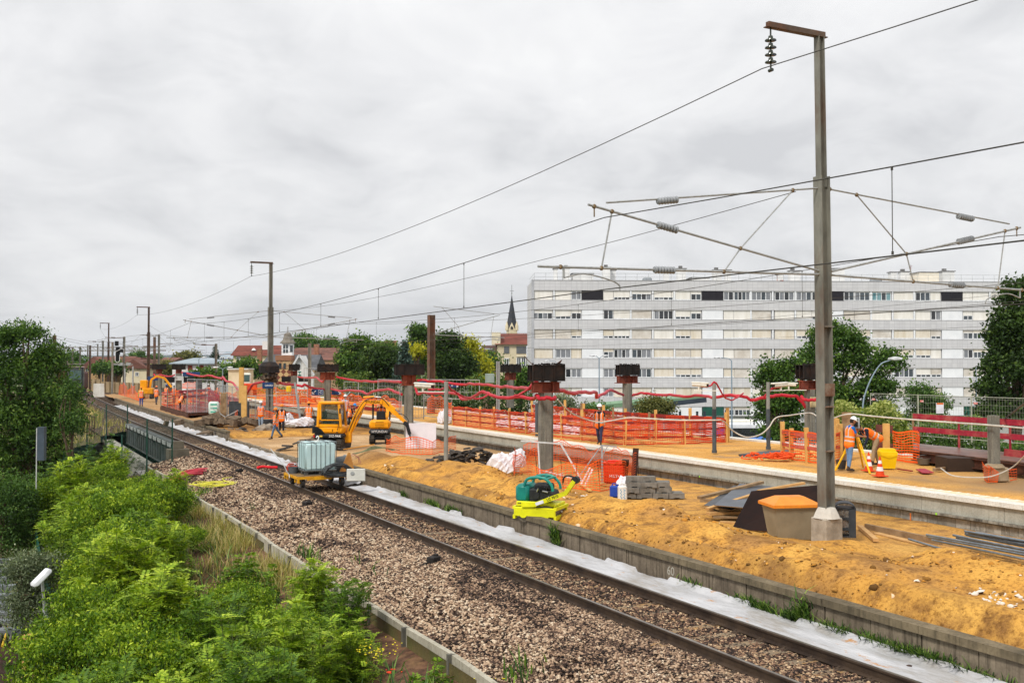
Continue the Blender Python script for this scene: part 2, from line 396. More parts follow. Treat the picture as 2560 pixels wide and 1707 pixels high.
def grid_sd(name,s0,s1,d0,d1,rs,rd,hf,m,attrs=None,**k):
    ns=int((s1-s0)/rs)+1;nd=int((d1-d0)/rd)+1
    s=np.linspace(s0,s1,ns);d=np.linspace(d0,d1,nd);SS,DD=np.meshgrid(s,d,indexing='ij');Hh=hf(SS,DD)
    o=np.maximum(0,SS-70) ** 2/4800;dd=DD+o
    V=np.stack([-SS*SN+dd*CS,SS*CS+dd*SN,Hh],-1).reshape(-1,3)
    i,j=np.meshgrid(np.arange(ns-1),np.arange(nd-1),indexing='ij');a=(i*nd+j).ravel()
    Fc=np.stack([a,a+nd,a+nd+1,a+1],1)
    at={kk: f(SS,DD).ravel() for kk,f in (attrs or {}).items()}
    return mesh_np(name,V,Fc,m,attr=at,smooth=True,**k)
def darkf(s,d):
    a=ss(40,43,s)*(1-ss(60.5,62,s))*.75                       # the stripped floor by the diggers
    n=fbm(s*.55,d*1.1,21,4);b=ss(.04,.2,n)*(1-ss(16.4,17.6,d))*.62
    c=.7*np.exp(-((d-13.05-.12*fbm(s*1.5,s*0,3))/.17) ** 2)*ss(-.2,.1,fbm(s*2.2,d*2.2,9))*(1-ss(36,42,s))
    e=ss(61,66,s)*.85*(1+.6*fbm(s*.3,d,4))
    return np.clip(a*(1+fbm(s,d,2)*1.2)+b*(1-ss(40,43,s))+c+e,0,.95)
def palef(s,d):
    a=ss(43,46,s)*(1-ss(60,61.5,s))*ss(.0,.2,fbm(s*.6,d*.8,31));b=(1-ss(60,62,s))*ss(17.6,18.8,d)*.12+ss(66,75,s)*.4
    a2=ss(42,45,s)*(1-ss(60,61.5,s))*.55;return np.clip(a*.45+a2+b,0,1)
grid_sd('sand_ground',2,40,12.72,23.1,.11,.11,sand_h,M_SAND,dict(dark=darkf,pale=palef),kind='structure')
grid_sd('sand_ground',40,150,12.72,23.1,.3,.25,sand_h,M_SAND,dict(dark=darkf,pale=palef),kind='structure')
def sand_at(p):
    s,d=sd(p);return float(sand_h(s,d))
def scatter_stones(name,P,size,m,kind='stuff',seed=0,rnd=None,flat=.7):
    r=np.random.RandomState(seed);P=np.asarray(P,float);n=len(P)
    base=np.array([(0,0,1),(.9,0,.3),(.28,.85,.3),(-.72,.52,.3),(-.72,-.52,.3),(.28,-.85,.3),(.72,.52,-.5),(-.28,.85,-.5),(-.9,0,-.5),(-.28,-.85,-.5),(.72,-.52,-.5),(0,0,-.9)])
    fs=np.array([(0,1,2),(0,2,3),(0,3,4),(0,4,5),(0,5,1),(1,6,2),(2,7,3),(3,8,4),(4,9,5),(5,10,1),(6,7,2),(7,8,3),(8,9,4),(9,10,5),(10,6,1)])
    V=base[None]*(1+r.uniform(-.32,.32,(n,12,1)));V=V*np.stack([r.uniform(.7,1.3,n),r.uniform(.7,1.2,n),r.uniform(.6,1.0,n)*flat],-1)[:,None]
    a=r.uniform(0,6.28,n);b=r.uniform(-.9,.9,n);ca,sa,cb,sb=np.cos(a),np.sin(a),np.cos(b),np.sin(b)
    x,y,z=V[...,0],V[...,1],V[...,2]
    y,z=y*cb[:,None]-z*sb[:,None],y*sb[:,None]+z*cb[:,None]
    x,y=x*ca[:,None]-y*sa[:,None],x*sa[:,None]+y*ca[:,None]
    sz=(np.asarray(size)*r.uniform(.55,1.5,n))[:,None]
    V=np.stack([x*sz+P[:,:1],y*sz+P[:,1:2],z*sz+P[:,2:3]],-1).reshape(-1,3)
    Fc=(fs[None]+(np.arange(n)*12)[:,None,None]).reshape(-1,3)
    q=r.uniform(0,1,n) if rnd is None else rnd
    return mesh_np(name,V,Fc,m,attr=np.repeat(q,12),kind=kind)
def sdpts(s,d,z):
    o=np.maximum(0,s-70) ** 2/4800;dd=d+o
    return np.stack([-s*SN+dd*CS,s*CS+dd*SN,z],-1)
def ballast():
    r=np.random.RandomState(3);ds=[q[0] for q in TB];zs=[q[1] for q in TB]
    def zz(s,d): return np.interp(d,ds,zs)+.05*fbm(s*1.2,d*1.5,2)-.07*np.exp(-((d-7.6)/.3) ** 2)
    for (s0,s1,dens,sz) in ((6.5,16,1150,.025),(16,27,680,.029),(27,42,300,.036),(42,60,140,.046)):
        n=int((s1-s0)*2.95*dens);s=r.uniform(s0,s1,n);d=r.uniform(7.1,10.05,n)
        dk=ss(.05,.16,fbm(s*.5,d*1.1,17));q=np.clip(r.uniform(0,1,n) ** .85-dk*r.uniform(.1,.55,n)-.30*ss(9.1,9.7,d)*r.uniform(0,1,n),0,1)
        keep=((s<53.5) | (d>9.05)) & (r.uniform(0,1,n)>.5*ss(.14,.25,fbm(s*.35,d*1.6,41)+.06))
        scatter_stones('ballast_gravel',sdpts(s,d,zz(s,d)+sz*.35)[keep],sz,M_STONE,seed=int(s0),rnd=q[keep])
        n=int((s1-s0)*2.1*dens*.8);s=r.uniform(s0,s1,n);d=r.uniform(10.15,12.2,n)
        d=np.where((d>11.5) & (r.uniform(0,1,n)<.8),d-1.2,d);kp=~((np.abs((s-8+.3) % .6-.3)<.12) & (r.uniform(0,1,n)<.5));s,d=s[kp],d[kp]
        scatter_stones('ballast_gravel',sdpts(s,d,zz(s,d)+sz*.2),sz*.95,M_STONED,seed=int(s0)+1)
ballast()
def clods():
    r=np.random.RandomState(5);n=5200;s=r.uniform(4,38,n);d=12.9+4.6*r.uniform(0,1,n) ** 1.2
    k=fbm(s*.9,d*1.3,51)>.02;s,d=s[k],d[k]
    t=NT('clod');M=t.fin(t.ramp(t.attr('rnd'),[(0,'#5e4426'),(.4,'#8d6632'),(.75,'#bd8336'),(.93,'#d9a04d'),(1,'#ece4d8')]),.95,0,.1)
    scatter_stones('sand_clods_debris',sdpts(s,d,sand_h(s,d)+.01),.022*(.5+np.minimum(r.exponential(.6,len(s)),2.2)),M,seed=8)
    t=NT('chalk');M2=t.fin('#d9cfc2',.9)
    n=60;px=r.normal(2500,45,n);py=r.normal(1500,9,n)+(px-2500)*.1
    P=[G(a,b,.4) for a,b in zip(px,py)];P=np.array([(p.x,p.y,sand_at(p)+.01) for p in P])
    scatter_stones('chalk_debris',P,.028*(.5+np.minimum(r.exponential(.6,n),1.8)),M2,seed=2)
clods()
def wall_panels(s0,s1,ztop,zbot,d,coping,name,label,mt,step=1.0,rag=0.0):
    t=thing(name,label,'platform wall',S(s0,d,0))
    b=MB();s=s0;i=0
    while s<s1-.05:
        e=min(s+step,s1);zt=ztop-(rag*rng.random());inset=.008*(i % 2)
        p=[S(s+.012,d+inset),S(e-.012,d+inset),S(e-.012,d+.16),S(s+.012,d+.16)]
        b.add([(q.x,q.y,zbot) for q in p]+[(q.x,q.y,zt) for q in p],[(3,2,1,0),(4,5,6,7),(0,1,5,4),(1,2,6,5),(2,3,7,6),(3,0,4,7)]);s=e;i+=1
    b.cm=1
    p=[S(s0,d+.03),S(s1,d+.03),S(s1,d+.14),S(s0,d+.14)] if s1-s0<40 else None
    if p: b.add([(q.x,q.y,zbot) for q in p]+[(q.x,q.y,ztop-.03-rag) for q in p],[(3,2,1,0),(4,5,6,7),(0,1,5,4),(1,2,6,5),(2,3,7,6),(3,0,4,7)])
    b.build('wall_panel',[mt,mat('joint_shadow','#2b2723',rough=1)],t,world=True)
    if coping:
        b=MB();s=s0
        while s<s1-.05:
            e=min(s+2.0,s1);j=rng.uniform(-.006,.006)
            p=[S(s+.006,d-.07+j),S(e-.006,d-.07+j),S(e-.006,d+.20),S(s+.006,d+.20)]
            b.add([(q.x,q.y,ztop) for q in p]+[(q.x+0,q.y,ztop+.12+j) for q in p],[(3,2,1,0),(4,5,6,7),(0,1,5,4),(1,2,6,5),(2,3,7,6),(3,0,4,7)]);s=e
        b.build('coping',M_COPE,t,world=True)
    return t
PW1=wall_panels(1,39,.38,-.35,12.55,True,'platform_wall','long stained concrete platform wall with coping beside the white sheet, nearest stretch',M_CONCOLD)
wall_panels(39,61.3,.14,-.35,12.6,False,'platform_wall','low cut-down platform wall without coping below the yellow digger',mat_conc('raw_concrete','#a89a84','#7d7162','#4a4238'),.35,.05)
wall_panels(61.3,128,.38,-.35,12.55,True,'platform_wall','farthest stretch of concrete platform wall with coping beside the curved track',M_CONCOLD)
M_CHALK=mat('chalk_mark','#b9b3a6',rough=.9)
p=S(17.35,12.545,.17);lettering('60',.26,frame(p,(SN,-CS,0),(0,0,1)),M_CHALK,PW1,'chalk_number',.003,world=True)
t=thing('retaining_curb','long pale concrete curb holding the ballast above the dark soil','curb',S(6,7,-.6))
b=MB();s=4.0;i=0
while s<50:
    e=s+2.0;w=lambda q: .05*math.sin(q*.45)+.03*math.sin(q*1.3)
    p=[S(s+.02,6.96+w(s)),S(e-.02,6.96+w(e)),S(e-.02,7.06+w(e)),S(s+.02,7.06+w(s))]
    b.add([(q.x,q.y,-1.1) for q in p]+[(q.x,q.y,-.48) for q in p],[(3,2,1,0),(4,5,6,7),(0,1,5,4),(1,2,6,5),(2,3,7,6),(3,0,4,7)]);s=e
b.build('curb_slab',mat_conc('curb_concrete','#bdb8a8','#a19b8a','#6a6350',st=.4),t,world=True)
b=MB();s=4.0
while s<50.1:
    w=.05*math.sin(s*.45)+.03*math.sin(s*1.3);q=S(s,6.94+w,-.78);b.box(q,(.1,.07,.62),TH);s+=2
b.build('post',mat('curb_post','#6d6a60','#4c4a44'),t,world=True)
def mat_slab():
    t=NT('platform_gravel');n=t.noise(.6,5,.6);n2=t.noise(16,3,.7)
    c=t.ramp(n,[(.38,'#d9a860'),(.55,'#cf9a50'),(.68,'#a98a66')])
    c=t.mix(.5,c,t.ramp(n2,[(.34,'#8f7350'),(.56,'#ffffff')]),'MULTIPLY');t.bump(n2,.6,.03)
    c=t.mix(t.attr('dark'),c,'#8c7458');return t.fin(c,.95,0,.12)
M_SLAB=mat_slab()
D2=23.1
def slab_h(s,d): return .86+.05*fbm(s*.7,d*.7,6,4)*ss(D2+.9,D2+1.6,d)+0*s
def slab_dark(s,d):
    return np.clip(ss(D2+1.7,D2+3.0,d+.8*fbm(s*.6,d,3))*(1-ss(19,26,s))*.9+ss(.1,.25,fbm(s*.4,d*.6,14))*.5,0,1)
grid_sd('platform_ground',2,40,D2+.75,31.6,.25,.25,slab_h,M_SLAB,dict(dark=slab_dark),kind='structure')
grid_sd('platform_ground',40,135,D2+.75,31.6,.6,.5,slab_h,M_SLAB,dict(dark=slab_dark),kind='structure')
def strip(b,s0,s1,d0,d1,z0,z1,step=3.0,gap=.006):
    s=s0
    while s<s1-.02:
        e=min(s+step,s1);p=[S(s+gap,d0),S(e-gap,d0),S(e-gap,d1),S(s+gap,d1)]
        b.add([(q.x,q.y,z0) for q in p]+[(q.x,q.y,z1) for q in p],[(3,2,1,0),(4,5,6,7),(0,1,5,4),(1,2,6,5),(2,3,7,6),(3,0,4,7)]);s=e
t=thing('platform_wall','grey concrete wall of the far platform with white edge above old stone','platform wall',S(10,D2,0))
b=MB();strip(b,2,135,D2,D2+.25,.40,.79,2.6);b.build('concrete_beam',mat_conc('new_concrete','#b7b5a8','#a2a094','#84816f',st=.3),t,world=True)
def mat_blocks():
    t=NT('old_stone_blocks');v=t.track((1,1,1));sx=t.N.new('ShaderNodeSeparateXYZ');t.L.new(v,sx.inputs[0])
    cb=t.N.new('ShaderNodeCombineXYZ');t.L.new(sx.outputs[1],cb.inputs[0]);t.L.new(sx.outputs[2],cb.inputs[1])
    br=t.N.new('ShaderNodeTexBrick');t.L.new(cb.outputs[0],br.inputs['Vector']);br.inputs['Scale'].default_value=1.0
    br.inputs['Brick Width'].default_value=.47;br.inputs['Row Height'].default_value=.30;br.inputs['Mortar Size'].default_value=.018
    br.inputs['Color1'].default_value=lin('#b4afa3');br.inputs['Color2'].default_value=lin('#8c887e');br.inputs['Mortar'].default_value=lin('#827d72');br.offset=.37
    n=t.noise(3.2,6,.7,t.scaled((1,1,.5)));c=t.mix(t.math('MULTIPLY',t.ramp(n,[(.45,'#000000'),(.6,'#ffffff')]),.55),br.outputs[0],'#5c574f')
    n2=t.noise(2,5,.7,t.scaled((3,3,1)));c=t.mix(t.math('MULTIPLY',t.ramp(n2,[(.55,'#000000'),(.68,'#ffffff')]),.7),c,'#c3bfb3')
    t.bump(t.noise(18,4),.7,.03);return t.fin(c,.95,0,.1)
b=MB();strip(b,2,135,D2-.09,D2+.25,-.05,.34,133,0);b.build('stone_base',mat_blocks(),t,world=True)
b=MB();strip(b,2,135,D2-.12,D2+.2,.34,.40,4.1);b.build('ledge',M_STONEW,t,world=True)
b=MB();strip(b,2,135,D2-.10,D2+.32,.79,.915,1.0,.004);b.build('edge_coping',M_WHITEC,t,world=True)
def mat_tact():
    t=NT('tactile_paving');n=t.noise(.8,3);c=t.ramp(n,[(.38,'#e3c9a2'),(.52,'#dfd2bc'),(.62,'#e9bf97')]);return t.fin(c,.8)
b=MB();strip(b,2,135,D2+.32,D2+.78,.80,.905,1.5,.004);b.build('paving',mat_tact(),t,world=True)
b=MB();s=8.0
while s<44:
    p=[S(s,D2+.52,.906),S(s+.11,D2+.52,.906),S(s+.21,D2+.76,.906),S(s+.10,D2+.76,.906)]
    b.add([tuple(q) for q in p]+[(q.x,q.y,.914) for q in p],[(4,5,6,7),(0,1,5,4),(1,2,6,5),(2,3,7,6),(3,0,4,7)]);s+=.30
b.build('tactile_strip',mat('ivory_paint','#f0e6d2','#e2d3b8',2,.7),t,world=True)
b=MB()
for i,s in enumerate((12.2,16.3,20.5,24.5)): b.box(S(s,D2-.096,.17),(.012,.035,.2),TH)
b.build('orange_mark',mat('survey_orange','#e8803a'),t,world=True)
b=MB()
for i,s in enumerate((11.8,19.6,26.0,30)): b.box(S(s,D2-.125,.37),(.012,.05,.06),TH)
b.build('green_mark',mat('survey_green','#9fe03a'),t,world=True)
t=thing('platform_edge','white nosing along the far side of the gravel platform','platform edge',S(20,31.6,0))
b=MB();strip(b,2,135,31.6,32.1,-.1,.93,2,.004);b.build('edge_coping',M_WHITEC,t,world=True)
b=MB();strip(b,2,135,32.1,36,-3.6,-.2,130,0);b.build('trackbed_ground',M_BALL,kind='structure')
M_KERB=mat('kerb_stone','#a8a8a4','#8e8e88')
b=MB();b.box((28,88,-3.66),(190,26,.04));b.build('street',M_ASPH,kind='structure')
b=MB();b.box((28,74.7,-3.61),(190,.3,.14));b.box((28,101.3,-3.61),(190,.3,.14));b.build('street_kerb',M_KERB,kind='structure')
b=MB();b.box((28,121,-3.63),(190,38,.1));b.build('pavement',mat('pavement','#8c8c88','#77776f',1),kind='structure')
# ================================================================ track
M_RAILS=mat('rusty_rail','#6f5a48','#4d3d32',3,.6,bump=.15,bs=30,stretch=(1,1,1))
def mat_rail():
    t=NT('rail_steel');n=t.noise(2.5,5);c=t.ramp(n,[(.35,'#4e3f32'),(.65,'#332821')])
    g=t.N.new('ShaderNodeNewGeometry');sp=t.N.new('ShaderNodeSeparateXYZ');t.L.new(g.outputs['Position'],sp.inputs[0])
    top=t.ramp(sp.outputs[2],[(-.012+.5,'#000000'),(.5,'#ffffff')])
    return t.fin(c,.55,.25,.4)
M_RAIL=mat_rail()
M_RTOP=mat('worn_rail_head','#8f867a','#6b6156',2,.3,metal=.7,stretch=(1,1,1))
RP=[(-.075,-.172),(.075,-.172),(.075,-.160),(.012,-.140),(.010,-.045),(.036,-.036),(.036,-.008),(.028,0),(-.028,0),(-.036,-.008),(-.036,-.036),(-.010,-.045),(-.012,-.140),(-.075,-.160)]
def rail(d,label,s0=-4,s1=400):
    ss_=[];s=s0
    while s<s1: ss_.append(s);s+=3 if s>60 else 6
    n=len(RP);V=[];Fc=[];b=MB()
    for s in ss_:
        for x,z in RP: V.append(S(s,d+x,z))
    for i in range(len(ss_)-1):
        for j in range(n): Fc.append((i*n+j,i*n+(j+1) % n,(i+1)*n+(j+1) % n,(i+1)*n+j))
    b.V=[tuple(v) for v in V];b.Fa=Fc;b.mi=[1 if (k % n)==7 else 0 for k in range(len(Fc))]
    return b.build('rail',[M_RAIL,M_RTOP],label=label,cat='rail',group='rails of the running track')
rail(10.1,'nearer rail of the running track, beside the pale ballast');rail(11.6,'farther rail of the running track, beside the white sheet')
b=MB();b.box((0,0,0),(2.5,.24,.13),bev=.02);me=b.mesh('sleeper',mat('sleeper_wood','#6e604f','#8b7a62',4,.9,bump=.4,bs=30,dirt='#b8843a'))
b=MB()
for x in (0,):
    b.box((0,0,.068),(.34,.14,.012));b.box((x-.11,0,.075),(.07,.12,.03));b.box((x+.11,0,.075),(.07,.12,.03));b.cyl((x-.11,0,.08),(x-.11,0,.12),.018,n=6);b.cyl((x+.11,0,.08),(x+.11,0,.12),.018,n=6)
mec=b.mesh('rail_clip',mat('clip_steel','#3d332b','#5a4a3c',9,.7))
s=8.0;i=0
while s<62:
    o=bpy.data.objects.new('sleeper',me);o.location=S(s,10.85,-.246);o.rotation_euler=(0,0,hdg(s)+rng.uniform(-.01,.01));link(o,label='old sleeper half buried in the ballast under the two rails',cat='sleeper',group='sleepers of the running track')
    if s<34:
        for x in (-.75,.75): k=bpy.data.objects.new('rail_clip',mec);k.location=(x,0,0);link(k,o)
    s+=.6;i+=1
for px,py,lb in ((598,1182,'small black box in the ballast beside the yellow hose'),(768,1265,'small black box in the ballast in front of the rail cart'),(1084,1407,'small black box in the ballast nearest the camera')):
    p=G(px,py,-.2);b=MB();b.box((0,0,.08),(.3,.2,.16),bev=.02);b.box((.08,0,.17),(.08,.1,.06));b.cyl((-.15,0,.05),(-.5,.1,-.02),.02,n=6)
    o=b.build('track_box',mat('black_plastic','#1d1a19','#2b2725',5,.7),label=lb,cat='cable box',group='black boxes in the ballast');o.location=p;o.rotation_euler=(0,0,TH+.5)
def mat_cloth():
    t=NT('white_geotextile');n=t.noise(1.1,6,.65,t.track((1.6,.5,1)));c=t.ramp(n,[(.34,'#c2c2c4'),(.5,'#b2b2b4'),(.66,'#98928a')])
    n2=t.noise(2.3,6,.72,t.track((1.3,.6,1)));c=t.mix(t.math('MULTIPLY',t.ramp(n2,[(.60,'#000000'),(.66,'#ffffff')]),.9),c,'#b5824a')
    t.bump(t.noise(9,5,.6,t.track((2,.5,1))),.6,.05);return t.fin(c,.85,0,.2)
M_CLOTH=mat_cloth()
def sheet(name,label,s0,s1,din,dout,amp,rs,rd,seed,ragged,zin=-.05,zout=-.10):
    ns=int((s1-s0)/rs);nd=int(1/rd);V=[];r0=seed*3.1
    s=np.linspace(s0,s1,ns);u=np.linspace(0,1,nd);SS,U=np.meshgrid(s,u,indexing='ij')
    edge=dout+ragged*fbm(SS*.55,SS*0+r0,seed,5)+.35*ragged*fbm(SS*2.3,SS*0,seed+3,3)
    Dd=din+(np.minimum(edge,12.5)-din)*U
    Z=zin+(zout-zin)*U+amp*np.abs(fbm(SS*.7+Dd*1.2,Dd*2.2,seed+5,4))*(ss(0,.15,U))+amp*.45*fbm(SS*2.2,Dd*3.5,seed+8,4)*ss(0,.2,U)
    Z=Z+.09*ss(.82,1,U)*(vnoise(SS*.9,SS*0,seed+9)>.45)
    V=sdpts(SS.ravel(),Dd.ravel(),Z.ravel());i,j=np.meshgrid(np.arange(ns-1),np.arange(nd-1),indexing='ij');a=(i*nd+j).ravel()
    return mesh_np(name,V,np.stack([a,a+nd,a+nd+1,a+1],1),M_CLOTH,smooth=True,label=label,cat='sheet',group='white sheets beside the rail')
sheet('white_sheet','smooth white fabric sheet with sand spills between rail and platform wall, nearest stretch',1,36,11.66,12.40,.07,.07,.05,2,.30,zin=-.035,zout=.0)
sheet('white_sheet','crumpled white sheet running away from the rail cart beside the low wall',36.5,118,11.67,12.36,.20,.16,.08,5,.40,zin=-.04,zout=-.02)
for k,(px,py,r) in enumerate(((2272,1668,.07),(2358,1685,.06),(2353,1684,.05),(2498,1697,.08),(2382,1697,.05),(2004,1552,.07))):
    p=G(px,py,-.03);b=MB();b.blob((0,0,0),r,jit=.35,seed=k,flat=.7);o=b.build('stone',mat('dark_stone','#54443b','#3a2f2a',8,.9),label='dark loose stone weighing down the white sheet',cat='stone',group='stones on the white sheet');o.location=p
# ================================================================ rail cart with water tank
CARTX,CARTS=10.85,37.0
def cart():
    t=thing('rail_cart','low yellow-framed rail cart standing on the track under the water tank','cart',S(CARTS,CARTX,0),TH)
    Y=mat('cart_yellow','#e8a91a','#c98a14',6,.55,dirt='#7a5220',bump=.1)
    b=MB()
    for x in (-.95,.95): b.box((x,0,.36),(.08,1.9,.09))
    for y in (-.92,-.3,.3,.92): b.box((0,y,.36),(1.98,.07,.085))
    for x in (-.95,.95):
        for y in (-.92,-.55,.55,.92): b.box((x,y,.27),(.07,.06,.18))
    b.box((-.2,-.97,.33),(.9,.02,.1));b.build('frame',Y,t)
    b=MB();b.box((0,0,.415),(1.9,1.8,.02));b.build('deck',mat('plywood_worn','#8c7350','#6a5438',5,.9),t)
    for x in (-.75,.75):
        for y in (-.66,.66):
            w=MB();w.cyl((x-.05,y,.17),(x+.05,y,.17),.165,n=20);w.cyl((x-.07*(1 if x>0 else -1),y,.17),(x,y,.17),.195,n=20);o=w.build('wheel',mat('wheel_steel','#5d5a57','#403c39',9,.5,metal=.4),t,smooth=True)
            h=MB();h.cyl((x-.08,y,.17),(x+.08,y,.17),.04,n=10);h.box((x,y,.29),(.05,.09,.16));h.build('hub',Y,o)
    return t
cart()
def ibc(loc,rz,label,s=1.0):
    t=thing('water_tank',label,'tank',loc,rz)
    def mt():
        n=NT('milky_tank_plastic');g=n.noise(1.2,3);c=n.ramp(g,[(.35,'#c3dedd'),(.65,'#b4d2d3')]);return n.fin(c,.35,0,.5)
    b=MB();b.box((0,0,.64),(1.155,.965,.98),bev=.07);b.box((0,0,1.14),(1.0,.82,.04),bev=.015);b.build('bottle',mt(),t,smooth=True)
    b=MB();b.cyl((0,0,1.14),(0,0,1.2),.12,n=16);b.tube(spline([(0.02,0,1.17),(.06,-.02,1.3),(.02,0,1.36),(-.03,0,1.3)],4),.022);b.build('lid',mat('white_plastic','#dfe0da',rough=.5),t,smooth=True)
    m=mat('galvanised_cage','#707a7c','#8c9698',20,.4,metal=.6);b=MB()
    for x in (-.585,-.35,-.17,.0,.17,.35,.585):
        for y in (-.49,.49): b.cyl((x,y,.15),(x,y,1.16),.011,n=6)
    for y in (-.49,-.25,0,.25,.49):
        for x in (-.585,.585): b.cyl((x,y,.15),(x,y,1.16),.011,n=6)
    for z in (.16,1.16):
        r=.014
        b.tube([(-.585,-.49,z),(.585,-.49,z)],r);b.tube([(.585,-.49,z),(.585,.49,z)],r);b.tube([(.585,.49,z),(-.585,.49,z)],r);b.tube([(-.585,.49,z),(-.585,-.49,z)],r)
    for x in (-.25,.25): b.bar((x,-.49,1.172),(x,.49,1.172),.05,.02)
    b.build('cage',m,t)
    b=MB();b.box((0,0,.13),(1.2,1.0,.03))
    for x in (-.52,0,.52):
        for y in (-.42,0,.42): b.box((x,y,.06),(.12,.12,.12))
    for y in (-.42,.42): b.box((0,y,.012),(1.2,.1,.02))
    b.build('pallet',mat('pallet_grey','#5d5a55','#47443f',7),t);return t
ibc(S(CARTS-.15,CARTX-.05,.43),TH,'square milky white water tank in a wire cage on the rail cart')
b=MB();r2=random.Random(3)
for k in range(15):
    a=r2.uniform(.38,.56);w=r2.uniform(.26,.4);cx,cz=r2.uniform(-.03,.1),r2.uniform(-.05,.05);y=-.04-.014*k
    b.tube([(cx+a*math.cos(q),y+.03*math.sin(3*q+k),.1+cz+w*.55*math.sin(q)-.10*abs(math.cos(q)) ** 2) for q in [2*math.pi*i/22 for i in range(23)]],.017,5)
o=b.build('hose_coil',mat('dark_grey_hose','#4c5052','#333637',12,.5),label='thick coil of dark grey hose hung over the corner of the rail cart',cat='hose',smooth=True)
o.location=S(CARTS-.95,CARTX+.38,.55);o.rotation_euler=(R(8),0,TH)
def tub(name,px,py,z,r,h,col,label,Y=None,mats=None,cat='bucket'):
    p=D(px,py,Y) if Y else G(px,py,z);t=thing(name,label,cat,p)
    b=MB();b.lathe([(r*.78,0),(r,h),(r*1.06,h),(r*1.06,h+.02),(r*.94,h+.02),(r*.7,.03)],18);b.build('shell',mats or mat(name+col,col,rough=.6),t,smooth=True)
    b=MB();b.tube([(r*math.cos(a),.02,h+r*.5*math.sin(a)) for a in [math.pi*i/8 for i in range(9)]],.008,5);b.build('handle',mat('bucket_wire','#8a8a88',metal=.5),t);return t
tub('mortar_bucket',733,1190,0,.19,.32,'#5c6064','grey mortar bucket on the left corner of the rail cart',37.8)
b=MB();b.box((0,0,.09),(.42,.3,.18),bev=.02);b.box((-.05,.02,.23),(.2,.14,.06),(0,0,.4));b.tube([(-.2,0,.19),(-.1,0,.3),(.1,0,.3),(.2,0,.19)],.012)
t=thing('fuel_can','red fuel can behind the grey bucket on the rail cart','can',D(731,1176,38.3),.3);b.build('body',mat('can_red','#c04a30','#a03020',5,.5),t)
b=MB();b.cyl((.12,0,.18),(.12,0,.23),.035,n=10);b.build('cap',mat('cap_black','#1e1c1b',rough=.6),t)
b=MB();b.tube([(0,0,0),(-.12,.0,.25),(-.62,.02,.85)],.018);b.tube([(0,0,0),(.08,0,-.1),(.1,-.1,-.2)],.014)
b.build('lance',mat('white_pole','#d9dad8',rough=.4),label='thin white spray lance leaning off the left end of the rail cart',cat='lance').location=D(718,1180,37.4)
t=thing('mixer_drum','dark grey mixer drum with pale rim lying on the right end of the rail cart','mixer',S(CARTS+.35,CARTX+1.0,.62),TH+.35)
M=Matrix.Rotation(R(66),4,'Y');b=MB();b.lathe([(.2,-.32),(.33,-.12),(.35,.05),(.24,.36),(.22,.37),(.2,.34),(.3,.02)],20,M);b.build('drum',mat('drum_grey','#5b5e60','#45484a',4,.5),t,smooth=True)
b=MB();b.lathe([(.25,.36),(.27,.37),(.25,.39),(.22,.385)],20,M);b.build('rim',mat('drum_rim','#b9bcbb',rough=.5),t)
t=thing('bracket','orange triangular steel bracket standing between drum and white board','bracket',S(CARTS-.35,CARTX+1.05,.42),TH)
b=MB();b.prism([(-.32,0),(.28,0),(.1,.74),(.03,.74)],-.03,.03);b.build('plate',mat('bracket_orange','#c8924a','#b5793a',4,.6),t)
b=MB();b.tube([(.08,0,.6),(.22,-.05,.68),(.4,-.08,.55),(.42,-.1,.35)],.014);b.tube([(.05,.05,.55),(.3,.02,.62),(.45,-.04,.5),(.5,-.1,.3)],.01);b.build('cable',mat('pink_cable','#a8695e',rough=.5),t,smooth=True)
t=thing('board','blank white board with rounded corners hung on the right end of the cart','board',D(890,1187,35.6),.08)
b=MB();b.box((0,0,0),(.64,.05,.43),bev=.02);b.build('panel',mat('board_white','#d9d8cf','#c6c6bc',3,.5,dirt='#a9a9a0'),t)
b=MB();b.lathe([(.055,0),(.07,.01),(.05,.015)],14,Matrix.Translation((-.12,-.03,.06)) @ Matrix.Rotation(R(90),4,'X'));b.build('badge',mat('badge_grey','#a5a8a6'),t)
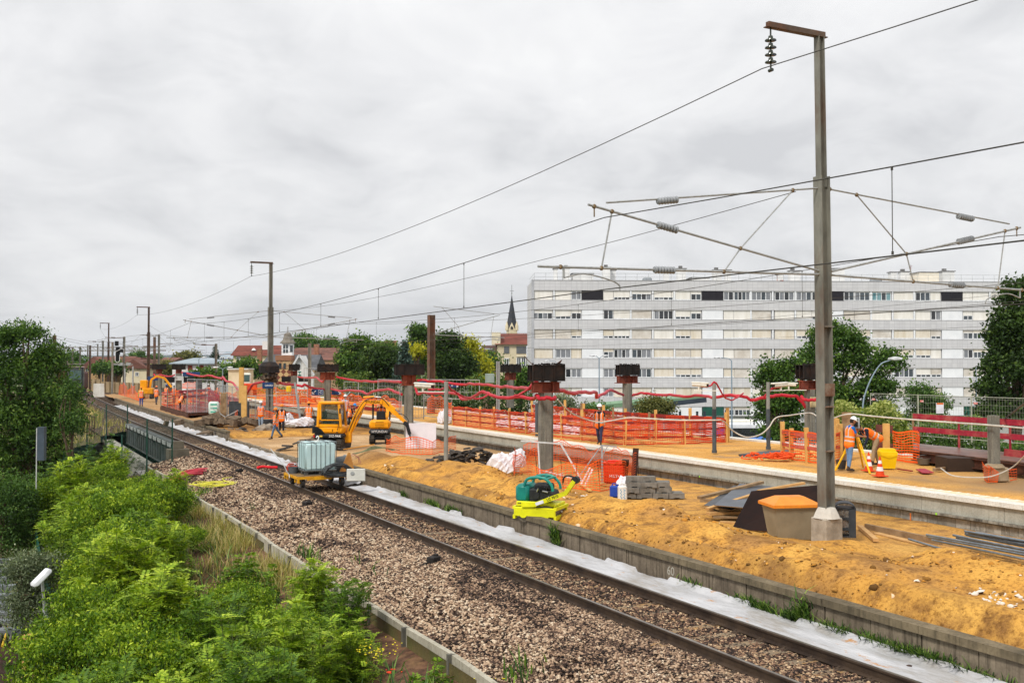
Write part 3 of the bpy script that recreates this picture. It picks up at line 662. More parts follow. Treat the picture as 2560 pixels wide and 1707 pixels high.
# ================================================================ vibrating roller
def roller():
    p=G(1352,1300,.33);t=thing('vibrating_roller','small lime yellow and teal walk-behind roller parked behind the platform wall','roller',p,R(-22));t.scale=(1.13,1.13,1.13)
    YL=mat('lime_yellow_paint','#e6e41e','#d3d21a',3,.4,dirt='#6b5a28');BK=mat('engine_black','#1c1d1e','#2c2d2e',8,.5);TL=mat('teal_plastic','#1f8f80','#17766c',2,.4)
    for x in (-.27,.27):
        b=MB();b.cyl((x,-.36,.2),(x,.36,.2),.2,n=28);b.build('drum',mat('drum_steel','#6b6258','#8a7f72',5,.5,metal=.5),t,smooth=True)
    b=MB()
    for y in (-.41,.41):
        b.box((0,y,.24),(1.02,.05,.22),bev=.02);b.box((0,y,.12),(.3,.06,.12))
        for x in (-.27,.27): b.cyl((x,y-.03,.2),(x,y+.03,.2),.1,n=14)
    for x in (-.5,.5): b.box((x,0,.33),(.07,.86,.07));b.box((x,0,.12),(.06,.86,.09))
    b.box((0,0,.40),(.95,.72,.06),bev=.01);b.box((-.2,-.40,.42),(.5,.05,.12),bev=.02);b.build('frame',YL,t)
    b=MB();b.box((-.36,.02,.64),(.34,.66,.42),bev=.07);b.tube(spline([(-.3,-.28,.82),(-.24,-.28,.96),(-.05,-.28,1.02),(.2,-.28,1.0),(.36,-.28,.86),(.4,-.28,.72)],5),.034,8)
    b.tube(spline([(-.3,.26,.82),(-.24,.26,.96),(-.05,.26,1.02),(.2,.26,1.0),(.36,.26,.86),(.4,.26,.72)],5),.034,8)
    for x in (-.12,.08,.24): b.box((x,0,.985),(.07,.56,.04))
    b.build('hood',TL,t,smooth=True)
    b=MB();b.box((.02,.0,.60),(.42,.56,.30),bev=.03);b.box((.12,-.08,.80),(.40,.34,.16),bev=.04);b.cyl((.28,-.3,.62),(.28,.2,.62),.11,n=14);b.cyl((-.02,-.32,.62),(-.02,-.28,.62),.1,n=12)
    for k in range(5): b.box((.05+.05*k,-.3,.76),(.02,.06,.1))
    b.build('engine',BK,t)
    b=MB();b.cyl((.16,-.31,.72),(.3,-.34,.70),.02);b.cyl((.3,-.31,.60),(.36,-.32,.5),.016);b.cyl((.02,-.32,.70),(.06,-.33,.78),.016);b.build('fittings',mat('bright_metal','#c2c2be',metal=.8,rough=.3),t)
    a=MB();P0=Vector((.02,-.44,.42));P1=Vector((.78,-.44,.72));P2=Vector((.98,-.44,1.0))
    a.bar(P0,P1,.12,.10);a.bar(P1-Vector((.02,0,.02)),P2,.14,.09);a.bar(P0,(-.3,-.44,.40),.08,.1);o=a.build('handle',YL,t)
    lettering('LC 7010',.085,frame((.47,-.51,.60),(.93,0,.37),(-.37,0,.93)),BK,o,'lettering')
    k=MB();k.box((.16,-.512,.475),(.2,.01,.07),(0,R(-21.5),0));k.build('sticker',mat('sticker_white','#e3e3ee'),o)
    b=MB();b.cyl((1.0,-.50,1.02),(1.0,-.36,1.02),.085,n=18);b.tube(spline([(.99,-.3,1.02),(.8,-.2,1.08),(.62,-.1,1.04),(.56,-.05,.9)],4),.02);b.cyl((.86,-.2,1.03),(.86,.06,1.03),.028);b.build('grip',BK,t,smooth=True)
    lettering('AMMANN',.05,frame((-.3,-.428,.43),(1,0,0),(0,0,1)),BK,t,'lettering')
roller()
# ================================================================ foreground group round the big mast
WOOD=mat('fresh_timber','#c99f66','#b08551',2.5,.8,bump=.2,bs=25,stretch=(1,1,5));WOODG=mat('weathered_timber','#a08462','#7d6448',3,.85,bump=.2,bs=25)
WOODY=mat('yellow_timber','#d9ac66','#c79a54',3,.8)
def plank(p0,p1,w,h,label,m=WOOD,group=None,cat='plank'):
    b=MB();p0=Vector(p0);p1=Vector(p1);c=(p0+p1)/2;b.bar(p0-c,p1-c,w,h);o=b.build('plank',m,label=label,cat=cat,group=group);o.location=c;return o
def grit_bin():
    p=G(1990,1352,.12);t=thing('grit_bin','tapered taupe grit bin with an orange lid beside the mast foot','bin',(p.x-.02,p.y+.5,.12),R(9))
    b=MB();V=[(-.42,-.33,0),(.42,-.33,0),(.42,.33,0),(-.42,.33,0),(-.55,-.43,.82),(.55,-.43,.82),(.55,.43,.82),(-.55,.43,.82)]
    b.add(V,[(3,2,1,0),(4,5,6,7),(0,1,5,4),(1,2,6,5),(2,3,7,6),(3,0,4,7)]);b.box((0,-.44,.79),(1.1,.03,.06));b.build('body',mat('taupe_plastic','#968a72','#897d66',3,.7,bump=.1,bs=60),t)
    b=MB();L=[(-.62,-.49,.80),(.62,-.49,.80),(.62,.49,.80),(-.62,.49,.80),(-.62,-.49,.87),(.62,-.49,.87),(.62,.49,.87),(-.62,.49,.87),(-.3,-.12,1.03),(.34,-.12,1.03),(.34,.2,1.03),(-.3,.2,1.03)]
    b.add(L,[(3,2,1,0),(0,1,5,4),(1,2,6,5),(2,3,7,6),(3,0,4,7),(4,5,9,8),(5,6,10,9),(6,7,11,10),(7,4,8,11),(8,9,10,11)])
    for x in (-.36,.06): b.box((x,-.495,.835),(.03,.02,.075))
    b.build('lid',mat('lid_orange','#e88f2c','#dd7f24',3,.45),t)
grit_bin()
def litter_bin():
    p=G(2116,1343,.2);t=thing('litter_bin','dark grey arched litter bin with clear bag right of the mast foot','bin',(p.x+.02,p.y+.2,.2),R(-14))
    m=mat('anthracite','#3a4046','#2f3439',4,.5);b=MB()
    for x in (-.24,.24): b.box((x,0,.36),(.03,.4,.72))
    b.box((.17,-.2,.36),(.16,.02,.72));b.box((-.21,-.2,.36),(.07,.02,.72));b.box((0,.2,.36),(.5,.02,.72));b.box((0,0,.02),(.5,.4,.04))
    for z in (.2,.45): b.box((-.05,-.2,z),(.3,.022,.07))
    b.build('body',m,t)
    b=MB();pr=[(.255*math.cos(a),.70+.14*math.sin(a)) for a in [math.pi*i/12 for i in range(13)]]+[(-.225*math.cos(math.pi-a),.70+.11*math.sin(a)) for a in [math.pi-math.pi*i/12 for i in range(13)]]
    for i in range(12):
        a0,a1=math.pi*i/12,math.pi*(i+1)/12;q=[(.255*math.cos(a0),.7+.15*math.sin(a0)),(.255*math.cos(a1),.7+.15*math.sin(a1)),(.235*math.cos(a1),.7+.125*math.sin(a1)),(.235*math.cos(a0),.7+.125*math.sin(a0))]
        b.prism(q,-.21,.21)
    b.box((0,.0,.70),(.5,.42,.03));b.build('hood',m,t)
    n=NT('clear_bag');n.b.inputs['Alpha'].default_value=.45;mm=n.fin(n.ramp(n.noise(9,4),[(.4,'#b9b4ac'),(.6,'#7d7a76')]),.25,0,.6)
    b=MB();b.box((-.04,-.02,.37),(.37,.3,.64),taper=1.1,bev=.05);b.build('bag',mm,t,smooth=True)
    b=MB();b.box((-.06,0,.28),(.26,.2,.4),bev=.05);b.build('litter',mat('litter_pink','#a58a7c','#8a7264',9,.8),t)
litter_bin()
BROWNPLY=mat('dark_film_plywood','#27140d','#1a0d09',2,.45,spec=.12);BLKPLY=mat('black_film_plywood','#3e4247','#2c2f33',1.5,.45,spec=.5)
def panel_from(name,pts,th,label,m,edge=None,cat='panel'):
    """flat sheet through four world points, with thickness"""
    pts=[Vector(q) for q in pts];c=sum(pts,Vector())/4;n=(pts[1]-pts[0]).cross(pts[2]-pts[0]).normalized()*th
    b=MB();v=[q-c for q in pts]+[q-c-n for q in pts];b.add(v,[(0,1,2,3),(7,6,5,4)]);b.cm=1;b.add(v,[(0,4,5,1),(1,5,6,2),(2,6,7,3),(3,7,4,0)])
    o=b.build(name,[m,edge or m],label=label,cat=cat);o.location=c;return o
EDGE=mat('ply_edge','#8c6d48',rough=.8)
q=[G(1842,1322,.2),G(2085,1340,.2),D(2080,1211,26.3),D(1890,1228,27.2)]
panel_from('formwork_panel',q,.03,'large dark brown formwork panel leaning behind the grit bin',BROWNPLY,EDGE)
q2=[v+Vector((-.10,.10,0)) for v in q];panel_from('formwork_panel',q2,.03,'second dark formwork panel behind the leaning brown one, only its left edge showing',BROWNPLY,EDGE)
def P3(px,py,z): return G(px,py,z)
panel_from('plywood_sheet',[P3(1760,1262,.38),P3(1830,1275,.38),P3(1900,1228,.5),P3(1835,1213,.5)],.02,'black faced plywood sheet lying slanted on the plank pile',BLKPLY,EDGE)
panel_from('plywood_sheet',[P3(1785,1262,.52),P3(1880,1270,.52),P3(1940,1216,.55),P3(1850,1208,.56)],.02,'bluish black plywood sheet on top of the plank pile',mat('blue_black_ply','#4c535c','#3a4047',2,.4,spec=.5),EDGE)
for i,(a,c_,z0,z1,w,h,m,lb) in enumerate(((
    (1748,1244),(1905,1205),.42,.66,.16,.08,WOODG,'weathered timber lying on the left edge of the black plywood'),((1750,1250),(1800,1252),.25,.25,.12,.10,WOODG,'short timber block under the left end of the plank pile'),
    ((1768,1272),(1880,1237),.38,.58,.14,.06,WOOD,'pale plank slanting across the plank pile front'),((1895,1227),(2010,1207),.55,.75,.16,.06,WOOD,'pale plank end sticking out above the brown panel'),
    ((1770,1284),(1880,1278),.27,.27,.22,.07,WOOD,'wide pale plank at the middle of the plank pile'),((1782,1292),(1870,1292),.19,.19,.2,.05,WOODG,'dull plank beneath the wide pale one'),
    ((1800,1305),(1868,1308),.11,.11,.2,.06,WOOD,'lowest plank of the pile on the sand'),((1775,1272),(1815,1290),.22,.15,.12,.08,WOODG,'short cross timber inside the plank pile'))):
    plank(P3(a[0],a[1],z0),P3(c_[0],c_[1],z1),w,h,lb,m)
plank(P3(2150,1316,.14),P3(2190,1350,.14),.13,.08,'short plank on the sand beside the litter bin',WOOD)
plank(P3(2165,1316,.12),P3(2352,1355,.14),.10,.16,'long board on edge across the sand behind the mounds',WOODG)
plank(P3(2190,1332,.08),P3(2315,1362,.10),.2,.03,'thin pale board flat on the sand in front of the long one',WOOD)
TM=mat('galvanised_tube','#8e969c','#6e767c',5,.35,metal=.65)
ends=[(2272,1358,.30),(2322,1352,.26),(2330,1360,.2),(2316,1347,.34),(2318,1350,.22),(2383,1348,.36),(2391,1354,.3),(2395,1356,.24),(2412,1338,.45),(2414,1342,.38),(2416,1347,.32),(2413,1345,.26),(2420,1340,.42),(2425,1350,.2),(2430,1344,.36),(2440,1341,.45)]
for k,(px,py,z) in enumerate(ends):
    p=G(px,py,z);p.z+=.1;a=TH+R(rng.uniform(-6,3))-(.22 if k==0 else 0);L=5.6+rng.random()*.6;dv=Vector((math.sin(a),-math.cos(a),0))
    b=MB();b.cyl((0,0,0),dv*L,.026,n=10,cap=False);b.cyl(dv*L,(0,0,0),.020,n=10,cap=False);b.cyl(dv*.02,dv*.03,.02,n=10)
    o=b.build('steel_tube',TM,smooth=True,label='grey galvanised scaffold tube lying in the bundle behind the sand mound',cat='tube',group='galvanised tubes in a bundle on the sand');o.location=p
# ================================================================ overhead line masts
STEEL=mat('mast_steel','#918f84','#706e66',2.2,.6,metal=.25,dirt='#6b4a34',stretch=(1,1,.4));STEELB=mat('rusty_mast_steel','#6d5a4c','#4f3f35',2,.7,dirt='#7d4a2c')
ALU=mat('bracket_tube','#a9aaa8','#8c8d8c',12,.5,metal=.1);INS=mat('grey_insulator','#9a9da0','#85888b',9,.35);BRASS=mat('clamp_bronze','#8a7454','#6d5a42',14,.5,metal=.5)
GLASSG=mat('green_glass_insulator','#2c3420','#232a1c',9,.15,spec=.7);WIREM=mat('dark_wire','#45423c',rough=.6)
def insul(b,p,q,r=.075,n=7):
    p=Vector(p);q=Vector(q);b.cyl(p,q,r*.5,n=10)
    for i in range(n): c=p.lerp(q,(i+.5)/n);d=(q-p).normalized()*(q-p).length/n*.3;b.cyl(c-d,c+d,r,r*.8,n=12)
def mast(p,zf,label,zt=12.3,zs=8.9,w=1.0,left=True,right=True,top=True,detail=True,lean=0.0,foot=None,rz=None,ll=1.0):
    t=thing('catenary_mast',label,'mast',p,(hdg(sd(p)[0]) if rz is None else rz),'masts of the overhead line');k=w;z0=p.z
    def Z(z): return z-z0
    b=MB();h1=Z(zs)-zf;x=lean
    def hsec(za,zb,wx,wy,th,lx0,lx1):
        for sx in (-1,1): b.bar((lx0+sx*wx/2,0,za),(lx1+sx*wx/2*.92,0,zb),th,wy,up=(0,1,0))
        b.bar((lx0,0,za),(lx1,0,zb),wx,th,up=(0,1,0))
    hsec(zf-.3,Z(zs),.30*k,.30*k,.022,0,-lean);hsec(Z(zs)-.25,Z(zt) if top else Z(zs),.19*k,.19*k,.016,-lean,-lean*1.5)
    b.build('pole',STEEL if detail else STEELB,t)
    if foot:
        b=MB();b.box((0,0,zf-foot/2-.02),(.56,.50,foot),bev=.03);b.build('foot',mat('foot_concrete','#b4aa9a','#93897a',3,.9,bump=.5,bs=14,dirt='#7a7062'),t)
        b=MB();b.lathe([(.33,0),(.27,.13),(.21,.24),(.19,.25)],8,Matrix.Translation((0,0,zf-.03)) @ Matrix.Rotation(R(22.5),4,'Z'));b.build('foot_cap',mat('cap_cement','#cac5bb','#b5afa4',4,.9),t)
        for q in (1.55,2.6,3.0,4.5): b=MB();b.box((-.004,0,q+zf),(.335*k,.31*k,.03 if q != 3.0 else .3));b.build('band',mat('pole_band','#6b4a38','#8a7c6c',5,.7) if q<4 else STEEL,t)
    def cant(sg,Lt=6.45,Ll=7.8,drop=0.0):
        """bracket on one side; sg -1 towards smaller d"""
        zu,zl,zd=Z(8.62),Z(6.56),Z(6.62);tip=Vector((sg*Lt,0,Z(7.74)+drop));m0=Vector((sg*.17,0,0))
        a=t;b=MB();r=.027
        U0=m0+Vector((0,0,zu));L0=m0+Vector((0,0,zl));D0=m0+Vector((0,0,zd+.02));Lt_=Vector((sg*Ll,0,Z(6.42)))
        b.cyl(U0,tip+Vector((-sg*.3,0,.1)),r*.8,n=8);b.cyl(D0,tip+Vector((sg*.15,0,.03)),r,n=8);b.cyl(L0,Lt_,r,n=8)
        c=D0.lerp(tip,.38);b.cyl(U0.lerp(tip,.13),c,r*.6,n=6);b.cyl(c,L0.lerp(Lt_,.375),r*.6,n=6)
        b.cyl(D0.lerp(tip,.93),L0.lerp(Lt_,.80),r*.65,n=6);o=b.build('bracket',ALU,t,smooth=True)
        if detail:
            for P,Q in ((U0,tip),(D0,tip),(L0,L0.lerp(Lt_,.84))): b=MB();insul(b,P.lerp(Q,.66),P.lerp(Q,.745),.085);b.build('insulator',INS,o,smooth=True)
            for P in (c,U0.lerp(tip,.13),L0.lerp(Lt_,.375),D0.lerp(tip,.93),L0.lerp(Lt_,.80),tip,L0.lerp(Lt_,.93),U0,L0,D0): b=MB();b.box(P,(.075,.07,.09),(0,.4,.3),bev=.015);b.build('clamp',BRASS,o)
            b=MB();b.cyl(tip,tip-Vector((0,0,.22)),.015);b.build('wire_hook',BRASS,o)
        b=MB();A0=L0.lerp(Lt_,.92);b.cyl(A0,A0-Vector((0,0,.22)),.022*k);e=A0-Vector((sg*1.35,.0,.32));b.tube(spline([A0-Vector((0,0,.22)),A0-Vector((sg*.5,0,.12)),e+Vector((sg*.25,0,.1)),e,e-Vector((sg*.02,0,.12))],4),.018*k)
        b.build('steady_arm',ALU,o,smooth=True)
    if left: cant(-1,6.45*ll,7.8*ll)
    if right: cant(1,6.9*ll,7.6*ll,.35)
    if top:
        b=MB();b.box((-.72-lean*1.5,0,Z(zt)+.06),(1.75,.11,.13));b.box((-.72-lean*1.5,.0,Z(zt)+.0),(1.85,.16,.02));b.build('top_arm',STEELB,t)
        b=MB();x=-1.5-lean*1.5;b.cyl((x,0,Z(zt)),(x,0,Z(zt)-1.0),.022,n=6)
        for i in range(4): b.lathe([(.02,.07),(.05,.06),(.06,.0),(.13,-.03),(.135,-.05),(.04,-.04)],16,Matrix.Translation((x,0,Z(zt)-.26-.17*i)))
        b.cyl((x,-.06,Z(zt)-1.0),(x,.06,Z(zt)-1.0),.04);b.build('insulator_string',GLASSG,t,smooth=True)
    return t
def pm(px,Y,z): p=D(px,911,Y);p.z=z;return p
P1=pm(2064,24.4,.1);P2=pm(676,80,.1);P3m=pm(371,142,.1);P4=pm(271,197,.1)
mast(P1,.72,'tall grey catenary mast on a concrete foot beside the grit bin, largest mast',lean=.09,foot=.66,zt=12.25,w=.92)
mast(P2,.5,'tall catenary mast with double brackets rising between the two platforms behind the diggers',w=1.25,detail=True)
mast(P3m,.5,'slim tall mast with top arm right of the black signal',w=1.3,detail=False)
mast(P4,.5,'slim tall mast with top arm left of the black signal',w=1.3,detail=False,left=False,right=False)
p5=pm(1078,74,.9);mast(p5,.0,'rust brown mast with a bracket to the right in front of the big trees',zt=8.1,zs=8.0,w=1.5,left=False,right=True,top=False,detail=False,ll=.78)
for i,(px,py,Y,lb,a) in enumerate(((397,836,150,'dark short mast behind the roof stubs, first of a close pair',0),(391,0,0,'',0),(310,842,150,'plain grey mast right of the black signal',0),(257,852,190,'thin grey mast behind the signal post',0),(225,863,170,'brown wooden looking mast left of the ochre house',0),(200,866,210,'grey portal leg left of the ochre house',0),(181,868,210,'grey portal leg behind the dark works train',0),(136,838,110,'dark mast rising out of the big left tree',0),(540,859,130,'mast with a short head arm before the slate roofed villa',0),(774,858,105,'thin brown mast in front of the white gable',1),(1245,903,59,'bare galvanised post behind the orange netting',2),(219,862,260,'thin mast far along the line',0),(244,860,260,'another thin mast far along the line, before the ochre house',0))):
    if not Y: continue
    p=pm(px,Y,.0);zt=HC+(911-py)/F*Y;b=MB();w=.3 if i != 10 else .16
    b.bar((-w/2,0,-.2),(-w/2,0,zt),.02,w*.9,up=(0,1,0));b.bar((w/2,0,-.2),(w/2,0,zt),.02,w*.9,up=(0,1,0));b.bar((0,0,-.2),(0,0,zt),w,.03,up=(0,1,0))
    t=thing('line_mast',lb,'mast',p,.3,'plain masts along the line');b.build('pole',ALU if i==10 else STEELB if i % 3==1 else STEEL,t)
    if i in (0,2,3,7,8): b=MB();b.bar((0,0,zt-.2),(-2.6,0,zt-.1),.08);b.bar((0,0,zt-1.4),(1.9,0,zt-1.3),.08);insul(b,(-1.2,0,zt-.15),(-1.8,0,zt-.13),.12);b.build('arm',STEELB,t)
t=thing('line_mast','dark twin of the close pair of masts behind the roof stubs','mast',pm(374+12,150,0),.2,'plain masts along the line');zt=HC+(911-842)/F*150
b=MB();b.box((0,0,zt/2),(.35,.3,zt));b.build('pole',STEELB,t);b=MB()
for z in (1.4,2.0,3.6): b.box((0,0,zt-z),(3.2,.12,.12))
b.build('arm',STEELB,t)
t=thing('portal_beam','long grey lattice beam spanning the masts at far left','portal',pm(230,208,0));b=MB()
z=HC+(911-868)/F*208
for dz in (0,-.7):
    b.bar((-9,0,z+dz),(13,0,z+dz),.14)
for x in range(-9,13): b.bar((x,0,z),(x+.9,0,z-.7),.06)
b.build('beam',STEEL,t)
b=MB();z2=z-3.4;b.bar((-9,0,z2),(2,0,z2),.16);b.build('lower_beam',STEEL,t)
# ================================================================ wires
def wire(name,pts,r,label,group='overhead wires',sag=0,n=16):
    out=[]
    for a,c_ in zip(pts[:-1],pts[1:]):
        a=Vector(a);c_=Vector(c_)
        for i in range(n): t_=i/n;q=a.lerp(c_,t_);q.z-=4*sag*t_*(1-t_);out.append(q)
    out.append(Vector(pts[-1]));b=MB();b.tube(out,r*.8,5);return b.build(name,WIREM,label=label,cat='wire',group=group)
def masts_at(s,dd,z): return S(s,dd,z)
sA,sB,sC,sD2=sd(P1)[0],sd(P2)[0],sd(P3m)[0],sd(P4)[0]
def lat(P,L): return Vector(P)+Vector((CS,SN,0))*L
wire('feeder_wire',[S(sA-62,16.1,11.4),lat(P1,-1.9)+Vector((0,0,11.15)),lat(P2,-1.55)+Vector((0,0,11.15)),lat(P3m,-1.55)+Vector((0,0,11.15)),lat(P4,-1.55)+Vector((0,0,11.15)),S(sD2+60,20,9)],.016,'top feeder wire sagging between the insulator strings of the tall masts',sag=.75)
def catenary(d1,d2,d3,sg,lb):
    m=[S(sA-62,d1,7.6),lat(P1,sg*6.2)+Vector((0,0,7.42)),lat(P2,sg*6.2)+Vector((0,0,7.42)),lat(P3m,sg*6.2)+Vector((0,0,7.42)),S(sD2,sd(P4)[1]+sg*6,7.4)]
    if sg>0: m=[v+Vector((0,0,.3)) for v in m]
    c_=[S(sA-62,d1,5.95),lat(P1,sg*6.2)+Vector((0,0,5.9)),lat(P2,sg*6.2)+Vector((0,0,5.9)),lat(P3m,sg*6.2)+Vector((0,0,5.9)),S(sD2,sd(P4)[1]+sg*6,6)]
    wire('messenger_wire',m,.014,'upper wire of the catenary '+lb,sag=.62);wire('contact_wire',c_,.015,'lower contact wire of the catenary '+lb,sag=.04)
    b=MB()
    for k in range(3):
        for i in range(1,8):
            u=i/8;A_=m[k].lerp(m[k+1],u);A_.z-=4*.62*u*(1-u);B_=c_[k].lerp(c_[k+1],u);b.cyl(A_,B_,.007,n=4);b.cyl(B_,B_+Vector((0,0,.05)),.018,n=5);b.cyl(A_-Vector((0,0,.05)),A_,.018,n=5)
    o=b.build('dropper',WIREM,label='thin vertical droppers hanging between the two wires '+lb,cat='wire',group='overhead wires',kind='stuff')
catenary(11.4,0,0,-1,'over the running track');catenary(24,0,0,1,'over the far platform side')
wire('support_wire',[lat(P1,-.9)+Vector((0,0,8.38)),lat(P2,.1)+Vector((0,0,8.5))],.012,'auxiliary wire from the largest mast bracket to the second mast',sag=.55)
for k,(y0,y1,Y) in enumerate(((700,780,62),(745,800,66),(822,850,75),(905,880,80))):
    a=D(2640,y0,Y*.55) if k<2 else D(2640,y0-100,Y*.8);wire('span_wire',[a,D(700 if k != 1 else 1100,y1+30*(k<3),Y*1.5)],.012,['topmost','second','third','lowest'][k]+' thin wire crossing in front of the apartment block',sag=.5)
wire('span_wire',[D(-40,790,120),D(300,868,190)],.02,'wire running down from far left behind the big tree',sag=.5)
wire('span_wire',[D(136,845,110),D(420,885,200)],.02,'second wire from far left to the portal beam',sag=.5)
wire('span_wire',[D(371,812,142),D(540,895,131)],.016,'stay wire from the slim tall mast down to the head arm mast',sag=.3)
wire('stay_rod',[D(2565,1005,22),G(2492,1062,1.6)+Vector((0,0,0))],.03,'black stay rod running down to the concrete pillar stub at far right')
# ================================================================ nets,fences,posts on the building site
NETO=mat('orange_net','#f0641e','#e2551a',2,.6);NETR=mat('red_orange_net','#d64a24','#c23e1f',2,.6)
REDW=mat('red_painted_board','#a8283a','#8c2030',4,.6,dirt='#b86a5a');REDD=mat('dark_red_board','#8f2a22','#7a2a24',4,.7)
GALV=mat('galvanised_frame','#b0b3b2','#8f9392',9,.5,metal=.15)
def netb(b,pts,h,cell=.11,wh=.03,wv=.018,z0=.02,slump=.05,seed=0,lean=0.0):
    r=random.Random(seed);pts=[Vector(p) for p in pts];cols=[]
    for a,c_ in zip(pts[:-1],pts[1:]):
        n=max(1,int((c_-a).length/(cell*1.25)))
        for i in range(n): cols.append(a.lerp(c_,i/n))
    cols.append(pts[-1]);m=int(h/cell);ph=r.uniform(0,9);G_=[]
    for i,c_ in enumerate(cols):
        w=.04*math.sin(i*.31+ph)+.03*math.sin(i*.83+ph);hh=h-slump*(.5+.5*math.sin(i*.17+ph))-slump*.6*(.5+.5*math.sin(i*.61))
        G_.append([c_+Vector((w*(j/m)+lean*j/m,w*.6,z0+hh*j/m+.012*math.sin(i*.9+j))) for j in range(m+1)])
    for i in range(len(G_)-1):
        for j in range(m+1):
            p,q=G_[i][j],G_[i+1][j];k=wh*(1.7 if j in (0,m) else 1);u=Vector((0,0,k/2));b.quad(p-u,q-u,q+u,p+u)
    for i in range(len(G_)):
        t_=(G_[min(i+1,len(G_)-1)][0]-G_[max(i-1,0)][0]).normalized()*wv/2
        for j in range(m): b.quad(G_[i][j]-t_,G_[i][j]+t_,G_[i][j+1]+t_,G_[i][j+1]-t_)
def lerp_pts(pts,step):
    out=[];pts=[Vector(p) for p in pts]
    for a,c_ in zip(pts[:-1],pts[1:]):
        n=max(1,round((c_-a).length/step))
        for i in range(n): out.append(a.lerp(c_,i/n))
    out.append(pts[-1]);return out
def barrier(name,label,pts,h=1.05,net=NETO,post=WOODY,step=1.7,pw=.11,ph=1.35,rails=(),railm=REDD,cell=.11,wh=.03,seed=1,group=None,slump=.05):
    t=thing(name,label,'barrier',pts[0],0,group);b=MB();netb(b,pts,h,cell,wh,seed=seed,slump=slump);b.build('net',net,t,world=True)
    if post:
        r=random.Random(seed+5)
        for p in lerp_pts(pts,step):
            q=MB();q.bar(p+Vector((.03,.06,-.05)),p+Vector((.03+r.uniform(-.05,.05),.06,ph+r.uniform(-.15,.2))),pw,pw*.7,up=(0,1,0));q.build('post',post,t,world=True)
    for z,w in rails:
        q=MB()
        for a,c_ in zip(pts[:-1],pts[1:]): a=Vector(a);c_=Vector(c_);q.bar(a+Vector((0,.02,z)),c_+Vector((0,.02,z)),.03,w)
        q.build('rail_board',railm,t,world=True)
    return t
Z9=.9
a,b_,c_,d_=G(1131,1061,Z9),G(1560,1111,Z9),G(1710,1109,Z9),G(1815,1104,Z9)
e_=S(sd(a)[0],sd(d_)[1]-.4,Z9)
barrier('net_barrier','front orange net barrier with yellow timber posts along the far platform, behind the walking worker',[a,b_,c_,d_],1.06,NETR,WOODY,1.75,.13,1.2,((.95,.10),(.62,.08),(.30,.06)),REDD,.085,.034,2)
barrier('net_barrier','rear net barrier of the pit with a dark red top board',[d_+Vector((.1,.1,0)),G(1560,1083,Z9),e_],1.06,NETR,WOODY,2.1,.14,1.35,((1.0,.16),),REDD,.09,.034,3)
barrier('net_barrier','middle net barrier across the pit, lower than the others',[G(1380,1078,Z9),G(1620,1098,Z9)],.8,NETO,WOODG,2.6,.1,1.4,((.55,.06),),WOOD,.10,.03,4)
plank(G(1330,1082,Z9+.2),G(1700,1106,Z9+.2),.18,.05,'pale board lying behind the orange net barrier',WOOD)
plank(G(1400,1068,Z9+.3),G(1750,1092,Z9+.3),.14,.04,'second pale board behind the net barrier, higher up',WOOD)
BAGM=mat('white_bag','#e6e4e6','#cfcbd0',3,.7,bump=.6,bs=6)
def bag(px,py,z,sx,sy,sz,label,seed=0,m=None,name='rubble_bag'):
    r=random.Random(seed);p=G(px,py,z);bm=bmesh.new();bmesh.ops.create_icosphere(bm,subdivisions=4,radius=1)
    ph=r.uniform(0,9)
    for v in bm.verts:
        k=1+.20*math.sin(v.co.x*3+ph)*math.cos(v.co.z*2+ph)-.20*abs(math.sin(v.co.y*5+v.co.x*4-v.co.z*2+ph))-.12*abs(math.sin(v.co.z*6+v.co.x*7+ph))+.1
        v.co=Vector((v.co.x*sx*k,v.co.y*sy*k,max(-.25,v.co.z)*sz*k+.25*sz))
    me=bpy.data.meshes.new(name);bm.to_mesh(me);bm.free();me.materials.append(m or BAGM)
    o=bpy.data.objects.new(name,me);o.location=p;o.rotation_euler=(0,0,r.uniform(0,6));return link(o,label=label,cat='bag')
for k,(px,py) in enumerate(((1312,1071),(1345,1078),(1388,1082),(1425,1086),(1270,1066))): bag(px,py,Z9,.75,.5,.45,'white sack seen through the orange net barrier, %s' % ('second from the left','middle one of the row','second from the right','rightmost','leftmost')[k]+' of five',k)
q=[G(1977,1148,Z9),G(2062,1160,Z9),G(2100,1150,Z9),G(2090,1128,Z9)]
barrier('net_barrier','small net enclosure with timber posts left of the surveyors',[q[0]+Vector((.0,1.2,0)),q[0],q[1],q[2],q[3]],1.05,NETO,WOODY,1.0,.15,1.25,((.95,.14),(.5,.12)),mat('faded_red_board','#c2604e','#a8493c',4,.7),.10,.03,7)
barrier('net_barrier','orange net behind the yellow bin ending at the steel deck',[G(2235,1150,Z9),G(2275,1155,Z9),G(2298,1158,Z9),G(2292,1140,Z9)],1.15,NETO,None,3.2,.2,1.35,(),REDD,.10,.04,9,slump=.25)
plank(G(2216,1150,Z9),G(2216,1150,Z9)+Vector((0,0,1.35)),.24,.08,'thick upright yellow timber behind the bent worker',WOODY,cat='post')
plank(G(2117,1148,Z9),G(2117,1148,Z9)+Vector((0,0,1.75)),.34,.06,'upright brown board behind the surveyor in jeans',WOODG)
panel_from('board',[G(2190,1138,Z9)+Vector((0,0,.9)),G(2232,1142,Z9)+Vector((0,0,.9)),G(2232,1142,Z9)+Vector((0,0,1.2)),G(2190,1138,Z9)+Vector((0,0,1.2))],.03,'dark red board behind the bent worker, upper one',mat('maroon_board','#6e3f37','#5a322c',4,.8))
panel_from('board',[G(2190,1138,Z9)+Vector((0,0,.2)),G(2232,1142,Z9)+Vector((0,0,.2)),G(2232,1142,Z9)+Vector((0,0,.5)),G(2190,1138,Z9)+Vector((0,0,.5))],.03,'dark red board behind the bent worker, lower one',MATS['maroon_board'])
t0=.12
